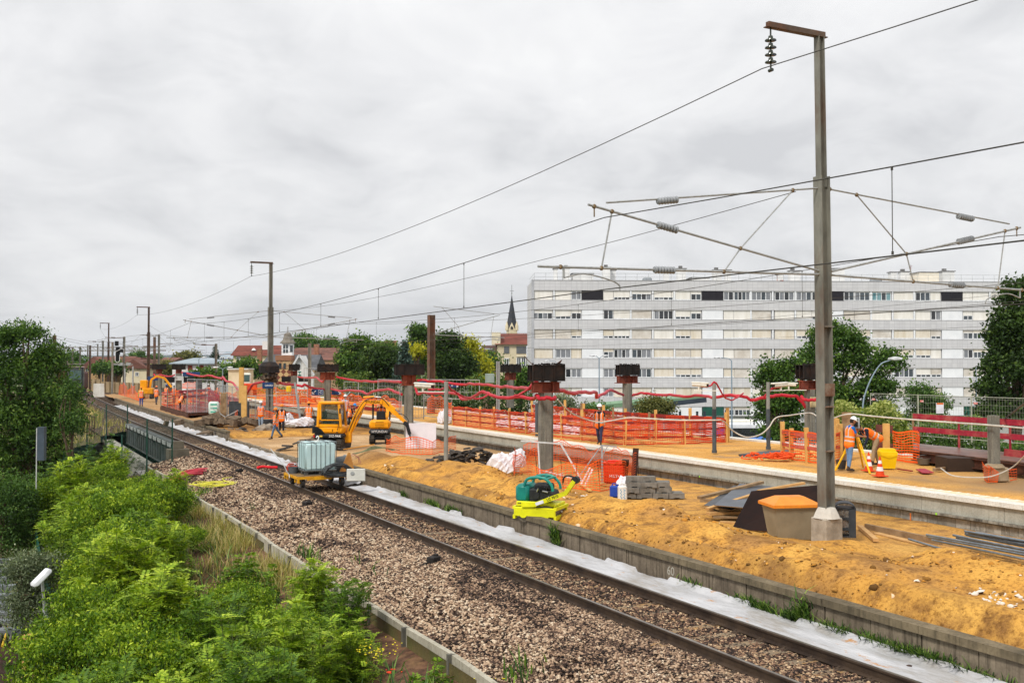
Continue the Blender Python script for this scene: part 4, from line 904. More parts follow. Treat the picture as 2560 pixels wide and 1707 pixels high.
barrier('net_barrier','orange net fence on thin rods round the digging spot beside the big pillar, front run',[G(1286,1196,t0),G(1330,1216,t0),G(1440,1222,t0),G(1500,1228,t0),G(1560,1218,t0),G(1592,1192,t0)],1.05,NETO,None,cell=.105,wh=.022,seed=12,slump=.3)
barrier('net_barrier','orange net fence behind the digging spot, in front of the stone wall',[G(1590,1190,t0),G(1530,1172,t0),G(1400,1152,t0),G(1310,1150,t0)],.95,NETO,None,cell=.105,wh=.022,seed=13,slump=.25)
barrier('net_barrier','sagging orange net over the sand left of the big pillar',[G(1283,1192,.5),G(1290,1160,.4),G(1360,1160,.3)],.9,NETO,None,cell=.105,wh=.024,seed=14,slump=.5)
for k,(px,py) in enumerate(((1345,1214),(1408,1221),(1440,1222),(1596,1190),(1500,1226),(1284,1196))):
    b=MB();p=G(px,py,.1);b.cyl((0,0,0),(rng.uniform(-.1,.1),0,1.05),.012,n=5);o=b.build('rod',mat('rebar','#3d2a22',rough=.8),label='thin rusty rod holding up the orange net around the digging spot',cat='rod',group='rods of the net fence');o.location=p
barrier('net_barrier','orange net strip in front of the white panel by the second pillar',[G(964,1127,t0),G(1010,1135,t0),G(1080,1136,t0),G(1140,1122,t0)],.85,NETO,None,cell=.12,wh=.026,seed=15,slump=.25)
def trestle(px,py,z,label,s=1.0,rz=0,col='#d6d8d8'):
    t=thing('trestle',label,'trestle',G(px,py,z),rz);m=mat('trestle_white','#d6d8d8','#b9bcbc',5,.4)
    b=MB()
    b.bar((-.75,0,1.5),(.75,0,1.42),.06,.05);b.build('top_bar',m,t)
    for x,dx in ((-.1,.1),(.72,.85)):
        b=MB();b.bar((x,0,1.45),(x+dx,-.1,.05),.05);b.build('leg',m,t)
    b=MB();b.bar((.0,0,.45),(1.5,-.1,.1),.04);b.build('brace',m,t);return t
trestle(1352,1205,.1,'white metal trestle with slanting legs in front of the big pillar',rz=-.2)
t=thing('site_stand','grey steel stand with a cross arm inside the orange net, right of the big pillar','stand',G(1505,1205,.1));b=MB();b.bar((0,0,0),(0,0,1.35),.07);b.build('upright',GALV,t)
b=MB();b.bar((-.02,0,1.35),(.55,-.05,1.3),.05);b.bar((0,0,.95),(.2,0,1.3),.03);b.bar((-.05,0,1.3),(-.9,-.1,.15),.035);b.build('arm',GALV,t)
for k,(px,py,a,L) in enumerate(((1452,1212,.9,.9),(1462,1214,.95,.8),(1372,1196,.2,.9))):
    p=G(px,py,.15);plank(p,p+Vector((math.cos(a)*L*.6,.1,math.sin(a)*L*.8+.05)),.12,.02,('white board leaning left of the steel stand','second white board leaning left of the steel stand','white board on the ground behind the trestle')[k],mat('white_board','#dcd6d4','#c4bcba',4,.6))
for k,(x0,y0,x1,y1,m) in enumerate(((1330,1194,1375,1196,'y'),(1385,1196,1440,1196,'y'),(1470,1204,1540,1214,'w'),(1480,1195,1560,1199,'w'),(1450,1208,1475,1226,'y'),(1400,1186,1470,1190,'w'))):
    plank(G(x0,y0,.15),G(x1,y1,.15),.12,.05,('yellow timber left behind the net','yellow timber beside the big pillar foot','long pale slat in front of the red box','pale slat behind the red box','short yellow stick at the net corner','pale slat behind the pillar')[k],WOODY if m=='y' else WOOD)
def red_box():
    t=thing('tool_box','large orange-red plastic box with white letters inside the net, beside the block stack','box',G(1536,1206,.12),R(-12));m=mat('tool_red','#e03a1c','#cf3014',3,.4)
    b=MB();b.box((0,0,.34),(.74,.5,.68),taper=1.04,bev=.05)
    for z in (.18,.32,.46): b.box((0,-.255,z+.1),(.70,.02,.05))
    b.build('body',m,t);b=MB();b.box((0,0,.72),(.80,.56,.08),bev=.02);b.box((0,0,.79),(.5,.2,.06),bev=.02);b.build('lid',m,t)
    lettering('HILTI',.15,frame((.02,-.275,.26),(1,0,0),(0,0,1)),mat('pure_white','#f4f4f4',rough=.5),t)
red_box()
plank(G(1560,1196,.1),G(1564,1150,1.0),.25,.06,'dark upright plank wrapped in net at the right end of the digging spot',mat('dark_plank','#4a3128','#36241d',4,.8))
plank(G(1585,1196,.1),G(1590,1196,.1)+Vector((0,0,1.15)),.22,.06,'dark brown post at the right corner of the net',mat('dark_plank','#4a3128'),cat='post')
KB=mat('grey_block','#85817a','#6a665e',5,.9,bump=.4,bs=30,dirt='#4d4a44')
bm_=MB();bm_.prism([(-.25,0),(-.1,0),(-.08,.03),(.08,.03),(.1,0),(.25,0),(.25,.17),(-.25,.17)],-.15,.15);km=bm_.mesh('concrete_block',KB)
PO=('bottom row','second row','third row','top row')
lay=[[-.62,-.1,.42,.95],[-.5,.02,.54],[-.42,.1,.5],[-.4,.02]]
base=G(1618,1243,.12)
for li,row in enumerate(lay):
    for ci,x in enumerate(row):
        for y in ((0,.36) if li<3 else (0,)):
            o=bpy.data.objects.new('concrete_block',km);o.location=base+Vector((x*1.0+rng.uniform(-.05,.05),y+rng.uniform(-.04,.04)+(.1 if li==3 else 0),li*.175-.02));o.rotation_euler=(0,0,R(rng.uniform(-5,5)))
            link(o,label='grey concrete cable-trough block stacked beside the white jerrycan',cat='block',group='grey blocks in the stack')
def jerry(px,py,z,col,label,w=.3,h=.4,rz=0,mark=None):
    t=thing('jerrycan',label,'jerrycan',G(px,py,z),rz);m=mat('can_'+col,col,rough=.45)
    b=MB();b.box((0,0,h/2),(w,.2,h),bev=.04);b.build('body',m,t);b=MB();b.tube(spline([(-w*.3,0,h),(-w*.2,0,h+.06),(w*.1,0,h+.06),(w*.15,0,h)],4),.02,6);b.build('handle',m,t,smooth=True)
    b=MB();b.cyl((w*.33,0,h-.01),(w*.33,0,h+.05),.035,n=12);b.build('cap',m,t)
    if mark: b=MB();b.tube([( -.06+.03*math.sin(i*1.9),-.103,.06+i*.03) for i in range(11)],.008,4);b.tube([(.04+.04*math.sin(i*2.3),-.103,.05+i*.03) for i in range(11)],.008,4);b.build('scribble',mat('blue_ink','#3a9ac8'),t)
jerry(1556,1250,.15,'#e6e4de','white jerrycan with blue scribbles in front of the grey blocks',.28,.46,.1,True);jerry(1537,1243,.15,'#2448a8','dark blue jerrycan left of the white one',.3,.38,-.4)
bag(1562,1225,.2,.35,.3,.4,'white crumpled bag behind the jerrycans',40)
bag(1262,1178,.25,.62,.5,.62,'big crumpled white tarpaulin left of the big pillar',51,name='tarpaulin');bag(1292,1168,.3,.45,.35,.6,'smaller fold of white tarpaulin beside the orange net',57,name='tarpaulin')
bag(1112,1057,Z9,.62,.4,.75,'white fabric sack standing on the far platform edge behind the grey post',53)
p=G(1052,1120,.12);o=panel_from('white_hoarding',[p+Vector((-.78,0,0)),p+Vector((.78,.1,0)),p+Vector((.78,.1,1.28)),p+Vector((-.78,0,1.28))],.05,'blank white panel standing behind the orange net by the second pillar',mat('panel_white','#e9e7ee','#dedce4',2,.5))
AB=mat('broken_asphalt','#5d564f','#3d3935',6,.85,bump=.4,bs=20);AB2=mat('brown_slab','#7d6a55','#54473a',6,.9,bump=.4,bs=20)
def pile(px,py,z,n,rx,ry,label,m,size=(.45,.3,.05),seed=0,hgt=.45,name='slab_fragment',cat='rubble',group=None,ms=None):
    r=random.Random(seed);c0=G(px,py,z)
    for i in range(n):
        u=r.gauss(0,.45);v=r.gauss(0,.45);u=max(-1,min(1,u));v=max(-1,min(1,v));zz=hgt*max(0,1-math.hypot(u,v)*.9)*r.random()
        L,W,T=size[0]*r.uniform(.5,1.4),size[1]*r.uniform(.6,1.3),size[2]*r.uniform(.7,1.5);k=r.randint(5,7)
        pr=[(L/2*math.cos(6.283*j/k)*r.uniform(.7,1.1),W/2*math.sin(6.283*j/k)*r.uniform(.7,1.1)) for j in range(k)]
        b=MB();b.add([(x,y,-T/2) for x,y in pr]+[(x*.94,y*.94,T/2) for x,y in pr],[tuple(range(k-1,-1,-1)),tuple(range(k,2*k))]+[(j,(j+1) % k,k+(j+1) % k,k+j) for j in range(k)])
        o=b.build(name,(ms or [m])[i % len(ms or [m])],label=label,cat=cat,group=group or label);o.location=c0+Vector((u*rx*CS-v*ry*SN,u*rx*SN+v*ry*CS,zz+T)) if False else c0+Vector((u*rx,v*ry,zz+T/2))
        o.rotation_euler=(r.uniform(-.45,.45),r.uniform(-.45,.45),r.uniform(0,6.28))
pile(1168,1158,.3,100,1.7,1.2,'dark broken asphalt piece in the heap between the posts and the white tarpaulin',AB,(.6,.28,.05),3,.85)
pile(775,1122,.12,26,1.7,.8,'thin dark asphalt slab piled left of the yellow digger',AB,(.9,.45,.07),4,.55,ms=[AB,AB2,AB])
pile(610,1083,.12,22,2.6,.7,'flat dark slab in the row at the left edge of the stripped floor',AB,(1.1,.5,.08),5,.3,ms=[AB,AB2])
pile(745,1077,.12,12,2.6,.5,'grey slab lying behind the walking workers',AB2,(.9,.5,.12),6,.3)
pile(535,1063,.5,22,3.0,.6,'grey lump of rubble under the front of the steel deck',AB2,(1.0,.6,.3),7,.4)
RB=mat('grey_rubble','#978a7a','#786c5e',3,.95,bump=.6,bs=12)
for k,(px,py,r) in enumerate(((660,1083,.55),(675,1078,.6),(651,1079,.4),(690,1072,.4),(727,1076,.5),(712,1082,.3))):
    b=MB();b.blob((0,0,0),(r,r*.8,r*.6),jit=.3,seed=20+k);o=b.build('rubble_block',RB,label=('largest','rounded','leftmost','rearmost','pale slanting','small')[k]+' grey rubble block near the workers on the stripped floor',cat='rubble');o.location=G(px,py,.12)+Vector((0,0,r*.35))
b=MB();r2=random.Random(9)
for k in range(6):
    y=.06*k;b.tube(spline([(-.9+r2.uniform(-.1,.1),y-.3,.02),(-.5,y-.2,.1),(0,y-.1,.2+.02*k),(.5,y,.22),(.9+r2.uniform(-.3,.4),y+.1,.1)],5),.014,5)
o=b.build('rope',mat('green_rope','#7d7f5c','#5f6245',8,.8),label='olive green rope laid in loops over the sand behind the cart',cat='rope',smooth=True);o.location=G(935,1133,.45);o.rotation_euler=(0,0,.35)
t=thing('shovel','shovel with orange shaft lying on the sand beside the rope','shovel',G(905,1122,.35),.3);b=MB();b.cyl((-.9,0,.0),(.6,0,.2),.022,n=8);b.build('shaft',mat('shaft_orange','#d9963a'),t,smooth=True)
b=MB();b.box((.78,0,.22),(.34,.26,.02),(0,-.1,0),taper=.9);b.build('blade',mat('blade_black','#2b2624',rough=.6),t)
for k,(a_,c2) in enumerate((((415,1200),(527,1172)),((420,1203),(515,1178)),((430,1194),(520,1172)),((440,1204),(505,1184)))):
    b=MB();P=G(*a_,-.35);Q=G(*c2,-.25);M_=(P+Q)/2;b.tube(spline([P-M_,(P-M_)*.3+Vector((0,0,.06+.03*k)),(Q-M_)*.5+Vector((0,0,.08)),Q-M_],5),.055,8)
    b.build('red_tube',mat('red_conduit','#c4283c','#a82032',3,.5),smooth=True,label='faded red plastic tube lying on the ballast beside the bridge girder',cat='tube',group='red tubes on the ballast').location=M_
b=MB();r2=random.Random(4);c0=G(530,1212,-.3);pts=[]
for k in range(46): a_=k*.62;rr=.5+.25*math.sin(k*.7);pts.append((rr*1.5*math.cos(a_)+.1*math.sin(k),rr*.9*math.sin(a_),.05+.04*math.sin(k*2.1)))
b.tube(spline([tuple(G(580,1193,-.2)-c0),tuple(G(556,1196,-.2)-c0)]+pts,4),.02,5);b.build('yellow_hose',mat('hose_yellow','#ddd84a','#c4bd3a',5,.5),smooth=True,label='thin yellow hose tangled at the edge of the ballast',cat='hose').location=c0
b=MB();b.tube(spline([(-.45,0,0),(-.2,.03,.05),(.1,-.03,.03),(.45,0,.02)],5),.06,7);b.build('red_tube',mat('vivid_red','#e8202c'),smooth=True,label='short bright red tube piece lying between the rails',cat='tube').location=G(668,1169,-.12)
# ================================================================ cut pillars with burnt caps
CONP=mat_conc('pillar_concrete','#8f8c80','#75726a','#4a4740',st=.6);BURN=mat('burnt_black_steel','#141211','#241c18',5,.7,bump=.5,bs=20,dirt='#3a2416');RUST=mat('red_primer_rust','#8c4632','#6b3226',4,.75,bump=.3,dirt='#4a2a20')
ORG=mat('orange_primer','#9c4a2c','#743622',4,.7,dirt='#4a2a20')
def pillar(px,Y,zb,label,w=.5,capw=1.35,zc=(3.78,4.4),zr=(3.33,3.75),rz=.35,seed=0,rust=RUST,rw=1.25,group='cut steel roof pillars'):
    r=random.Random(seed);p=pm(px,Y,zb);t=thing('pillar',label,'pillar',p,rz,group);h=zr[0]-zb;b=MB()
    b.box((0,0,h/2),(w,w*.55,h));b.box((0,0,h/2),(w*.55,w,h));b.box((w*.3,-w*.3,h/2-.1),(w*.1,w*.1,h));b.build('shaft',CONP,t)
    z0,z1=zr[0]-zb,zr[1]-zb;b=MB()
    b.box((0,0,z0+.02),(rw,.4,.04));b.box((0,0,z1-.02),(rw*.9,.42,.04));b.box((0,0,(z0+z1)/2),(rw*.92,.05,z1-z0-.05));b.box((rw*.2,0,(z0+z1)/2),(.04,.38,z1-z0-.06));b.box((-rw*.3,-.15,(z0+z1)/2),(rw*.3,.06,z1-z0-.1),(0,.1,.1));b.build('girder_stub',rust,t)
    b=MB()
    for k in range(7): a=r.uniform(0,6.28);q=Vector((math.cos(a)*.3,math.sin(a)*.2,z1+.04));b.add([q,q+Vector((.22,.05,r.uniform(-.06,.14))),q+Vector((.12,.3,r.uniform(-.1,.16))),q+Vector((-.1,.2,.03)),q+Vector((0,0,.03)),q+Vector((.22,.05,.1)),q+Vector((.12,.3,.14)),q+Vector((-.1,.2,.07))],[(0,1,2,3),(7,6,5,4),(0,4,5,1),(1,5,6,2),(2,6,7,3),(3,7,4,0)])
    b.build('torn_plate',mat('torn_steel','#6e5f50','#3b2f27',6,.7),t)
    z0,z1=zc[0]-zb,zc[1]-zb;b=MB();n=12;v=[]
    b.box((0,0,(z0+z1)/2),(capw,.06,z1-z0));b.box((0,.0,z0+.02),(capw,.7,.04));b.box((0,.3,(z0+z1)/2),(capw*.96,.04,z1-z0));b.box((0,-.3,(z0+z1)/2),(capw*.98,.04,(z1-z0)))
    for x in (-.5,-.18,.18,.5): b.box((x*capw,-.33,(z0+z1)/2),(.035,.09,z1-z0))
    b.box((0,0,z1-.01),(capw*1.02,.72,.03))
    for k in range(22): x=capw*(-.5+k/21);b.box((x,r.uniform(-.34,-.28),z1+r.uniform(0,.05)),(.05,.05,r.uniform(.03,.12)),(0,0,r.uniform(0,3)))
    b.build('burnt_cap',BURN,t)
    return t
pa=pillar(1364,39.6,.05,'big cut roof pillar with black burnt cap beside the digging spot',.52,1.3,seed=1)
b=MB();z=4.4-.05;b.add([(-.62,-.2,z),(-.5,.1,z),(-.95,-.15,z+.32),(-.62,-.2,z+.03),(-.5,.1,z+.03),(-.95,-.15,z+.36)],[(0,1,2),(5,4,3),(0,3,4,1),(1,4,5,2),(2,5,3,0)]);b.add([(.4,0,z),(.62,.1,z),(.7,0,z+.2),(.4,0,z+.03),(.62,.1,z+.03),(.7,0,z+.22)],[(0,1,2),(5,4,3),(0,3,4,1),(1,4,5,2),(2,5,3,0)]);b.build('bent_flap',mat('rust_flap','#5a3320','#3b2216',5,.8),pa)
pillar(1022,62,.1,'cut pillar with wide black cap right of the small digger',.52,1.75,seed=2,rust=ORG,zr=(3.15,3.8),rw=.95)
pillar(819,88,.1,'cut pillar with orange primer stub behind the yellow cab',.55,1.75,seed=3,rust=ORG,zr=(3.1,3.75),rw=1.4)
pillar(735,112,.9,'small cut pillar carrying two black screens by the mast',.6,1.1,seed=4,zr=(3.2,3.7),rw=.8)
pillar(447,128,.4,'cut pillar with round black cap, second from the left',.75,1.6,seed=5,zr=(3.3,3.8),rw=.8)
pillar(398,132,.4,'cut pillar with round black cap, leftmost',.7,1.7,seed=6,zr=(3.2,3.8),rw=.8)
pillar(1276,84,.9,'cut pillar with black cap standing in front of the block corner',.55,1.6,seed=7,zr=(3.15,3.75),rw=1.05)
pillar(1568,61,.9,'cut pillar with black cap before the middle of the apartment block',.5,1.28,seed=8,zr=(3.3,3.75),rw=1.5)
pr=pillar(2024,46,.9,'cut pillar with square black cap half hidden by the big mast',.42,1.1,seed=9,zr=(3.3,3.7),rw=1.2)
b=MB()
for x in (.3,.38): b.cyl((x,-.1,0),(x,-.1,2.4),.05,n=8)
b.build('drain_pipe',mat('pvc_grey','#63676c',rough=.5),pr);b=MB();b.box((.02,-.35,1.85),(.45,.12,.45));b.build('junction_box',mat('beige_box','#cdbf96','#b8a97f',4,.6),pr)
t=thing('pillar','round black collar and torn steel wrapped round the second tall mast','pillar',pm(673,79.4,.1),.35,'cut steel roof pillars');b=MB();b.lathe([(.78,3.68),(.8,4.2),(.5,4.5),(.1,4.55)],12);b.build('burnt_cap',BURN,t)
b=MB();r=random.Random(2)
for k in range(16): a=k*.5;b.box((.45*math.cos(a),.3*math.sin(a),3.1+.03*k),(.4,.2,.3),(r.uniform(-.5,.5),r.uniform(-.5,.5),a))
b.build('torn_plate',mat('torn_steel','#6e5f50'),t);b=MB()
for x in (-.18,.18): b.box((x,0,1.4),(.12,.3,2.8))
b.build('shaft',CONP,t)
t=thing('pillar_stub','short grey concrete pillar stub on a block at the far right','pillar',G(2497,1204,.9)+Vector((0,.3,0)),.25);b=MB();b.box((0,0,1.1),(.25,.25,1.75));b.build('shaft',CONP,t);b=MB();b.box((.08,0,.2),(.52,.5,.42),bev=.03);b.lathe([(.33,.41),(.25,.5),(.16,.52)],8,Matrix.Rotation(R(22),4,'Z'));b.build('foot',mat('foot_tan','#a8957a','#8c7a60',3,.9,bump=.4,bs=15),t)
barrier('net_barrier','scrap of orange net draped round the foot of the pillar stub',[G(2459,1200,Z9),G(2472,1207,Z9),G(2495,1205,Z9)],.62,NETO,None,cell=.075,wh=.02,seed=33,slump=.25);barrier('net_barrier','small end of orange net right of the pillar stub foot',[G(2524,1202,Z9),G(2542,1200,Z9)],.35,NETO,None,cell=.08,wh=.02,seed=34)
# ================================================================ lamp and camera posts without heads
def stub_post(px,py,z,top,label,r=.085,dark=.5,c1='#8f9089'):
    Y=F*(HC-z)/(py-911);p=G(px,py,z);H=HC-(top-911)/F*Y-z if True else 0
    t=thing('cut_post',label,'post',p,0,'headless lamp posts');b=MB();b.cyl((0,0,H*dark),(0,0,H),r*.9,n=14);b.build('upper_tube',mat('post'+c1,c1,None,3,.6),t,smooth=True)
    b=MB();b.cyl((0,0,0),(0,0,H*dark),r,n=14);b.cyl((0,0,0),(0,0,.12),r*1.25,n=14);b.build('lower_tube',mat('post_slate','#4f565c','#43494e',3,.5),t,smooth=True);return t
t=stub_post(1115,1177,.3,954,'grey cut post with a black foot standing in the sand mound',.095,.12);
stub_post(1342,1128,.1,1004,'slate grey cut post just left of the big pillar',.085,.97,'#9a9c9c');stub_post(1786,1132,.9,958,'cut post with light top carrying a camera, left of its twin',.085,.63);stub_post(1921,1123,.9,955,'cut post with light top before the dark trees, right of its twin',.085,.6)
def cctv(p,d,label,s=1.0):
    t=thing('camera',label,'camera',p,math.atan2(d[1],d[0]));W=mat('camera_cream','#e8e6dc','#d6d3c6',6,.5);b=MB();b.cyl((-.3*s,0,.0),(.28*s,0,-.03),.085*s,n=14);b.box((.02*s,0,.05*s),(.7*s,.2*s,.06*s),(0,.05,0),bev=.02);b.build('housing',W,t,smooth=True)
    b=MB();b.cyl((.28*s,0,-.03),(.33*s,0,-.03),.07*s,n=12);b.build('lens',mat('lens_black','#151515',rough=.2),t);b=MB();b.cyl((-.05,0,-.08),(-.05,0,-.24),.035,n=8);b.bar((-.25,0,-.25),(.75*s,0,-.25),.05,.03);b.build('mount',W,t)
cctv(D(1060,963,40),(1,-.35),'cream surveillance camera left of the grey post in the sand',1.2);cctv(D(1750,960,40),(1,-.5),'cream surveillance camera at the upper left of the twin posts');cctv(D(1950,961,43),(-1,-.4),'cream camera tilted up right of the twin posts',1.1);cctv(D(1975,960,43.6),(1,-.3),'short cream camera nearest the big mast',.9)
# ================================================================ red corrugated conduits
REDC=mat('conduit_red','#c22234','#a81c2c',2.5,.45,bump=.25,bs=40)
def conduit(pts,r,label,seed=0,wob=.05):
    r *= .85
    q=random.Random(seed);P=[D(x,y,Y) for x,y,Y in pts];P=spline(P,5);o=P[0].copy()
    n=len(P);P=[v-o+Vector((0,0,wob*(math.sin(i*.9+seed)+.7*math.sin(i*.37+seed*2))*(0<i<n-1)*.5+q.uniform(-.02,.02))) for i,v in enumerate(P)]
    b=MB();b.tube(P,r,8);b.build('red_conduit',REDC,smooth=True,label=label,cat='conduit',group='red conduits strung between the pillars').location=o
conduit([(1038,968,61),(1045,985,60),(1062,981,58),(1110,983,54),(1140,984,51),(1152,994,50),(1166,998,49),(1195,985,46),(1215,981,45),(1235,990,44),(1300,993,42),(1335,996,41),(1342,988,40)],.085,'thick red conduit hanging from the second pillar to the big pillar')
conduit([(1344,990,39.2),(1350,997,39.0),(1366,994,38.9),(1384,997,39.0),(1388,992,39.4)],.085,'red conduit ring wrapped round the big pillar',1,0)
conduit([(1120,965,40),(1135,978,40.5),(1155,990,41),(1180,996,42),(1205,994,42.5),(1220,986,43)],.045,'thin red cable looping down from the grey post in the sand',2,.02)
conduit([(1072,973,41),(1100,973,40.5),(1112,968,40),(1116,958,40)],.045,'thin red cable from the camera to the grey post in the sand',3,0)
conduit([(842,942,87),(880,950,84),(910,952,80),(940,954,76),(975,953,70),(1002,955,64)],.10,'upper red conduit between the third and second pillar',4)
conduit([(1042,950,62),(1065,951,62),(1100,955,61),(1160,961,60),(1178,958,58),(1230,964,54),(1262,968,50),(1290,968,46),(1318,971,42),(1332,962,41),(1342,952,40.5)],.085,'upper red conduit from the second pillar up to the big pillar',5)
conduit([(1285,990,40),(1300,985,40),(1318,974,40),(1330,962,40)],.05,'thin red cable rising into the torn steel of the big pillar',6,0)
conduit([(1396,976,40),(1430,981,42),(1470,979,45),(1490,982,48),(1492,994,49),(1511,981,51),(1530,976,54),(1558,987,60)],.09,'red conduit with a sharp dip from the big pillar towards the white block front',7)
conduit([(1582,988,60),(1596,983,58),(1640,986,56),(1700,990,52),(1745,988,50),(1790,992,47),(1835,989,46),(1862,992,46),(1888,999,46),(1925,991,46),(1960,989,46),(1988,989,46),(2002,1002,46),(2014,1018,46)],.085,'long red conduit across the front of the apartment block to the mast',8)
conduit([(2003,990,45.6),(2012,999,45.4),(2035,999,45.3),(2045,997,45.4)],.085,'red conduit ring on the pillar behind the big mast',9,0)
conduit([(1752,966,40),(1775,965,40.3),(1783,956,40.4),(1792,960,40.5),(1808,988,41),(1822,999,42),(1838,996,43),(1858,983,44)],.04,'thin red camera cable looping over the left twin post',10,0)
conduit([(1910,992,44),(1922,980,43.5),(1933,970,43),(1950,968,43)],.045,'thin red camera cable rising at the right twin post',11,0)
conduit([(455,931,126),(480,936,122),(500,941,118),(520,938,112),(545,944,108),(556,948,104)],.13,'faded red conduit sagging right of the two leftmost pillars',12)
conduit([(556,942,104),(566,952,100),(583,957,96),(590,968,92),(600,984,88)],.12,'faded red conduit dropping steeply to the timber stair tower',13)
conduit([(617,985,84),(627,968,83),(636,959,82),(660,955,80)],.11,'dark red conduit rising from the timber tower to the tall mast',14,.02)
conduit([(700,957,80),(730,962,84),(755,965,84),(763,961,84),(780,970,86),(812,973,88)],.12,'red conduit from the tall mast to the blue sign pillar',15)
conduit([(745,942,111),(775,945,104),(788,942,100),(800,951,92),(806,955,90),(812,948,89)],.11,'upper red conduit behind the blue arrow sign',16)
conduit([(828,972,87),(840,975,84),(870,976,80),(900,978,74),(916,984,72),(935,978,70),(965,974,67),(990,980,64),(1004,985,62)],.10,'lower wavy red conduit above the yellow digger',17)
conduit([(385,935,131),(392,944,130),(400,938,130),(425,941,128),(436,937,127)],.12,'red conduit stub at the leftmost pillar',18)
def cable(name,pts,r,m,label,cat='cable'):
    P=spline([D(*p) for p in pts],6);o=P[0].copy();b=MB();b.tube([v-o for v in P],r,5);b.build(name,m,smooth=True,label=label,cat=cat).location=o
WC=mat('white_cable','#d8d2c6',rough=.6)
cable('white_cable',[(1394,998,39),(1412,1018,39.5),(1440,1038,41),(1490,1054,42),(1530,1051,42),(1570,1044,41),(1620,1046,41),(1700,1050,40.4),(1786,1050,40.4),(1808,1052,41),(1830,1075,42),(1865,1092,42),(1900,1086,42.3),(1922,1068,42.3),(1940,1044,42.5),(1975,1038,43),(2010,1033,44),(2030,1033,44),(2050,1046,40)],.028,WC,'long white cable sagging between the posts up to the big mast')
cable('white_cable',[(2070,1050,38),(2120,1035,37),(2180,1040,36.5),(2260,1047,35),(2380,1056,33),(2470,1062,31),(2570,1071,30)],.028,WC,'white cable running right in front of the mesh fence')
cable('white_cable',[(2352,1170,32),(2380,1188,31.2),(2430,1193,30.6),(2480,1190,30.4),(2530,1168,30),(2565,1135,29)],.018,WC,'thin white cord on the gravel up to the pillar stub')
# ================================================================ surveyors' gear
def cone(p,label):
    t=thing('traffic_cone',label,'cone',p,.3,'traffic cones by the tripod');O=mat('cone_orange','#e84a14',rough=.5)
    b=MB();b.box((0,0,.015),(.38,.38,.03),bev=.01);b.build('base',O,t);b=MB();prof=[(.135,.03),(.105,.18)],[(.074,.34),(.052,.44)],[(.03,.55),(.02,.58)]
    for i,(z0,z1,r0,r1,c_) in enumerate(((.03,.17,.14,.11,0),(.17,.30,.11,.082,1),(.30,.40,.082,.061,0),(.40,.50,.061,.042,1),(.50,.62,.042,.02,0))):
        q=b if c_==0 else None
        if q is not None: q.cyl((0,0,z0),(0,0,z1),r0,r1,n=16)
    b.build('body',O,t,smooth=True);b=MB();b.cyl((0,0,.17),(0,0,.30),.111,.083,n=16);b.cyl((0,0,.40),(0,0,.50),.062,.043,n=16);b.build('white_band',mat('reflective_white','#f2efef',rough=.4),t,smooth=True)
cone(G(2172,1177,.9),'orange and white traffic cone half behind the yellow tripod leg');cone(G(2200,1190,.9),'orange and white traffic cone standing free, right of the tripod')
t=thing('tripod','yellow surveying tripod carrying a grey total station','tripod',G(2140,1174,.9));YT=mat('tripod_yellow','#f2b708','#e5a800',4,.45)
for k,(px,py,f) in enumerate(((2088,1176,0),(2175,1184,0),(2158,1168,0))):
    e=G(px,py,.9)-G(2140,1174,.9);h=Vector((0,0,1.28));m_=h.lerp(e,.55);b=MB();n_=(e-h).normalized().cross(Vector((0,1,0))).normalized()*.03
    b.bar(h+n_*.7,m_+n_,.03,.03);b.bar(h-n_*.7,m_-n_,.03,.03);b.bar(h.lerp(e,.45),e,.05,.04);b.bar(m_-n_,m_+n_,.04,.05);b.build('leg',YT,t)
b=MB();b.cyl((0,0,1.25),(0,0,1.31),.09,n=6);b.cyl((0,0,1.31),(0,0,1.38),.05,n=10);b.build('head',mat('head_orange','#d86a1c',rough=.5),t)
t2=thing('total_station','grey total station with black screen on top of the yellow tripod','instrument',G(2140,1174,.9)+Vector((0,0,1.38)),-.25);b=MB();b.box((-.10,0,.17),(.05,.14,.34),bev=.015);b.box((.10,0,.17),(.05,.14,.34),bev=.015);b.box((0,0,.03),(.24,.16,.06),bev=.01);b.box((0,0,.34),(.24,.05,.04),bev=.01);b.build('yoke',mat('station_grey','#a9adb0',rough=.4),t2)
b=MB();b.box((0,0,.19),(.13,.16,.2),bev=.03);b.cyl((0,-.09,.2),(0,-.12,.2),.04,n=14);b.box((0,-.085,.09),(.12,.02,.07));b.build('telescope',mat('station_black','#26282a',rough=.3),t2)
t=thing('yellow_bin','bright yellow tapered bin with angled lid beside the cones','bin',G(2224,1171,.9)+Vector((0,.2,0)),-.12);Yb=mat('bin_yellow','#f0c80c','#e3b90a',3,.4)
b=MB();b.add([(-.21,-.2,0),(.21,-.2,0),(.21,.2,0),(-.21,.2,0),(-.26,-.26,.42),(.26,-.26,.42),(.26,.22,.42),(-.26,.22,.42)],[(3,2,1,0),(4,5,6,7),(0,1,5,4),(1,2,6,5),(2,3,7,6),(3,0,4,7)]);b.build('body',Yb,t)
b=MB();b.prism([(-.27,.42),(.27,.42),(.28,.56),(-.28,.56)],-.27,.23);b.prism([(-.28,.56),(.28,.56),(.24,.66),(-.22,.66)],-.1,.23);b.add([(-.27,-.28,.44),(0,-.285,.36),(.27,-.28,.44),(.27,-.285,.48),(0,-.29,.40),(-.27,-.285,.48)],[(0,1,4,5),(1,2,3,4)]);b.build('lid',Yb,t)
tub('black_bucket',2103,1172,.9,.17,.28,'#3a3836','black bucket on the gravel behind the left tripod leg')
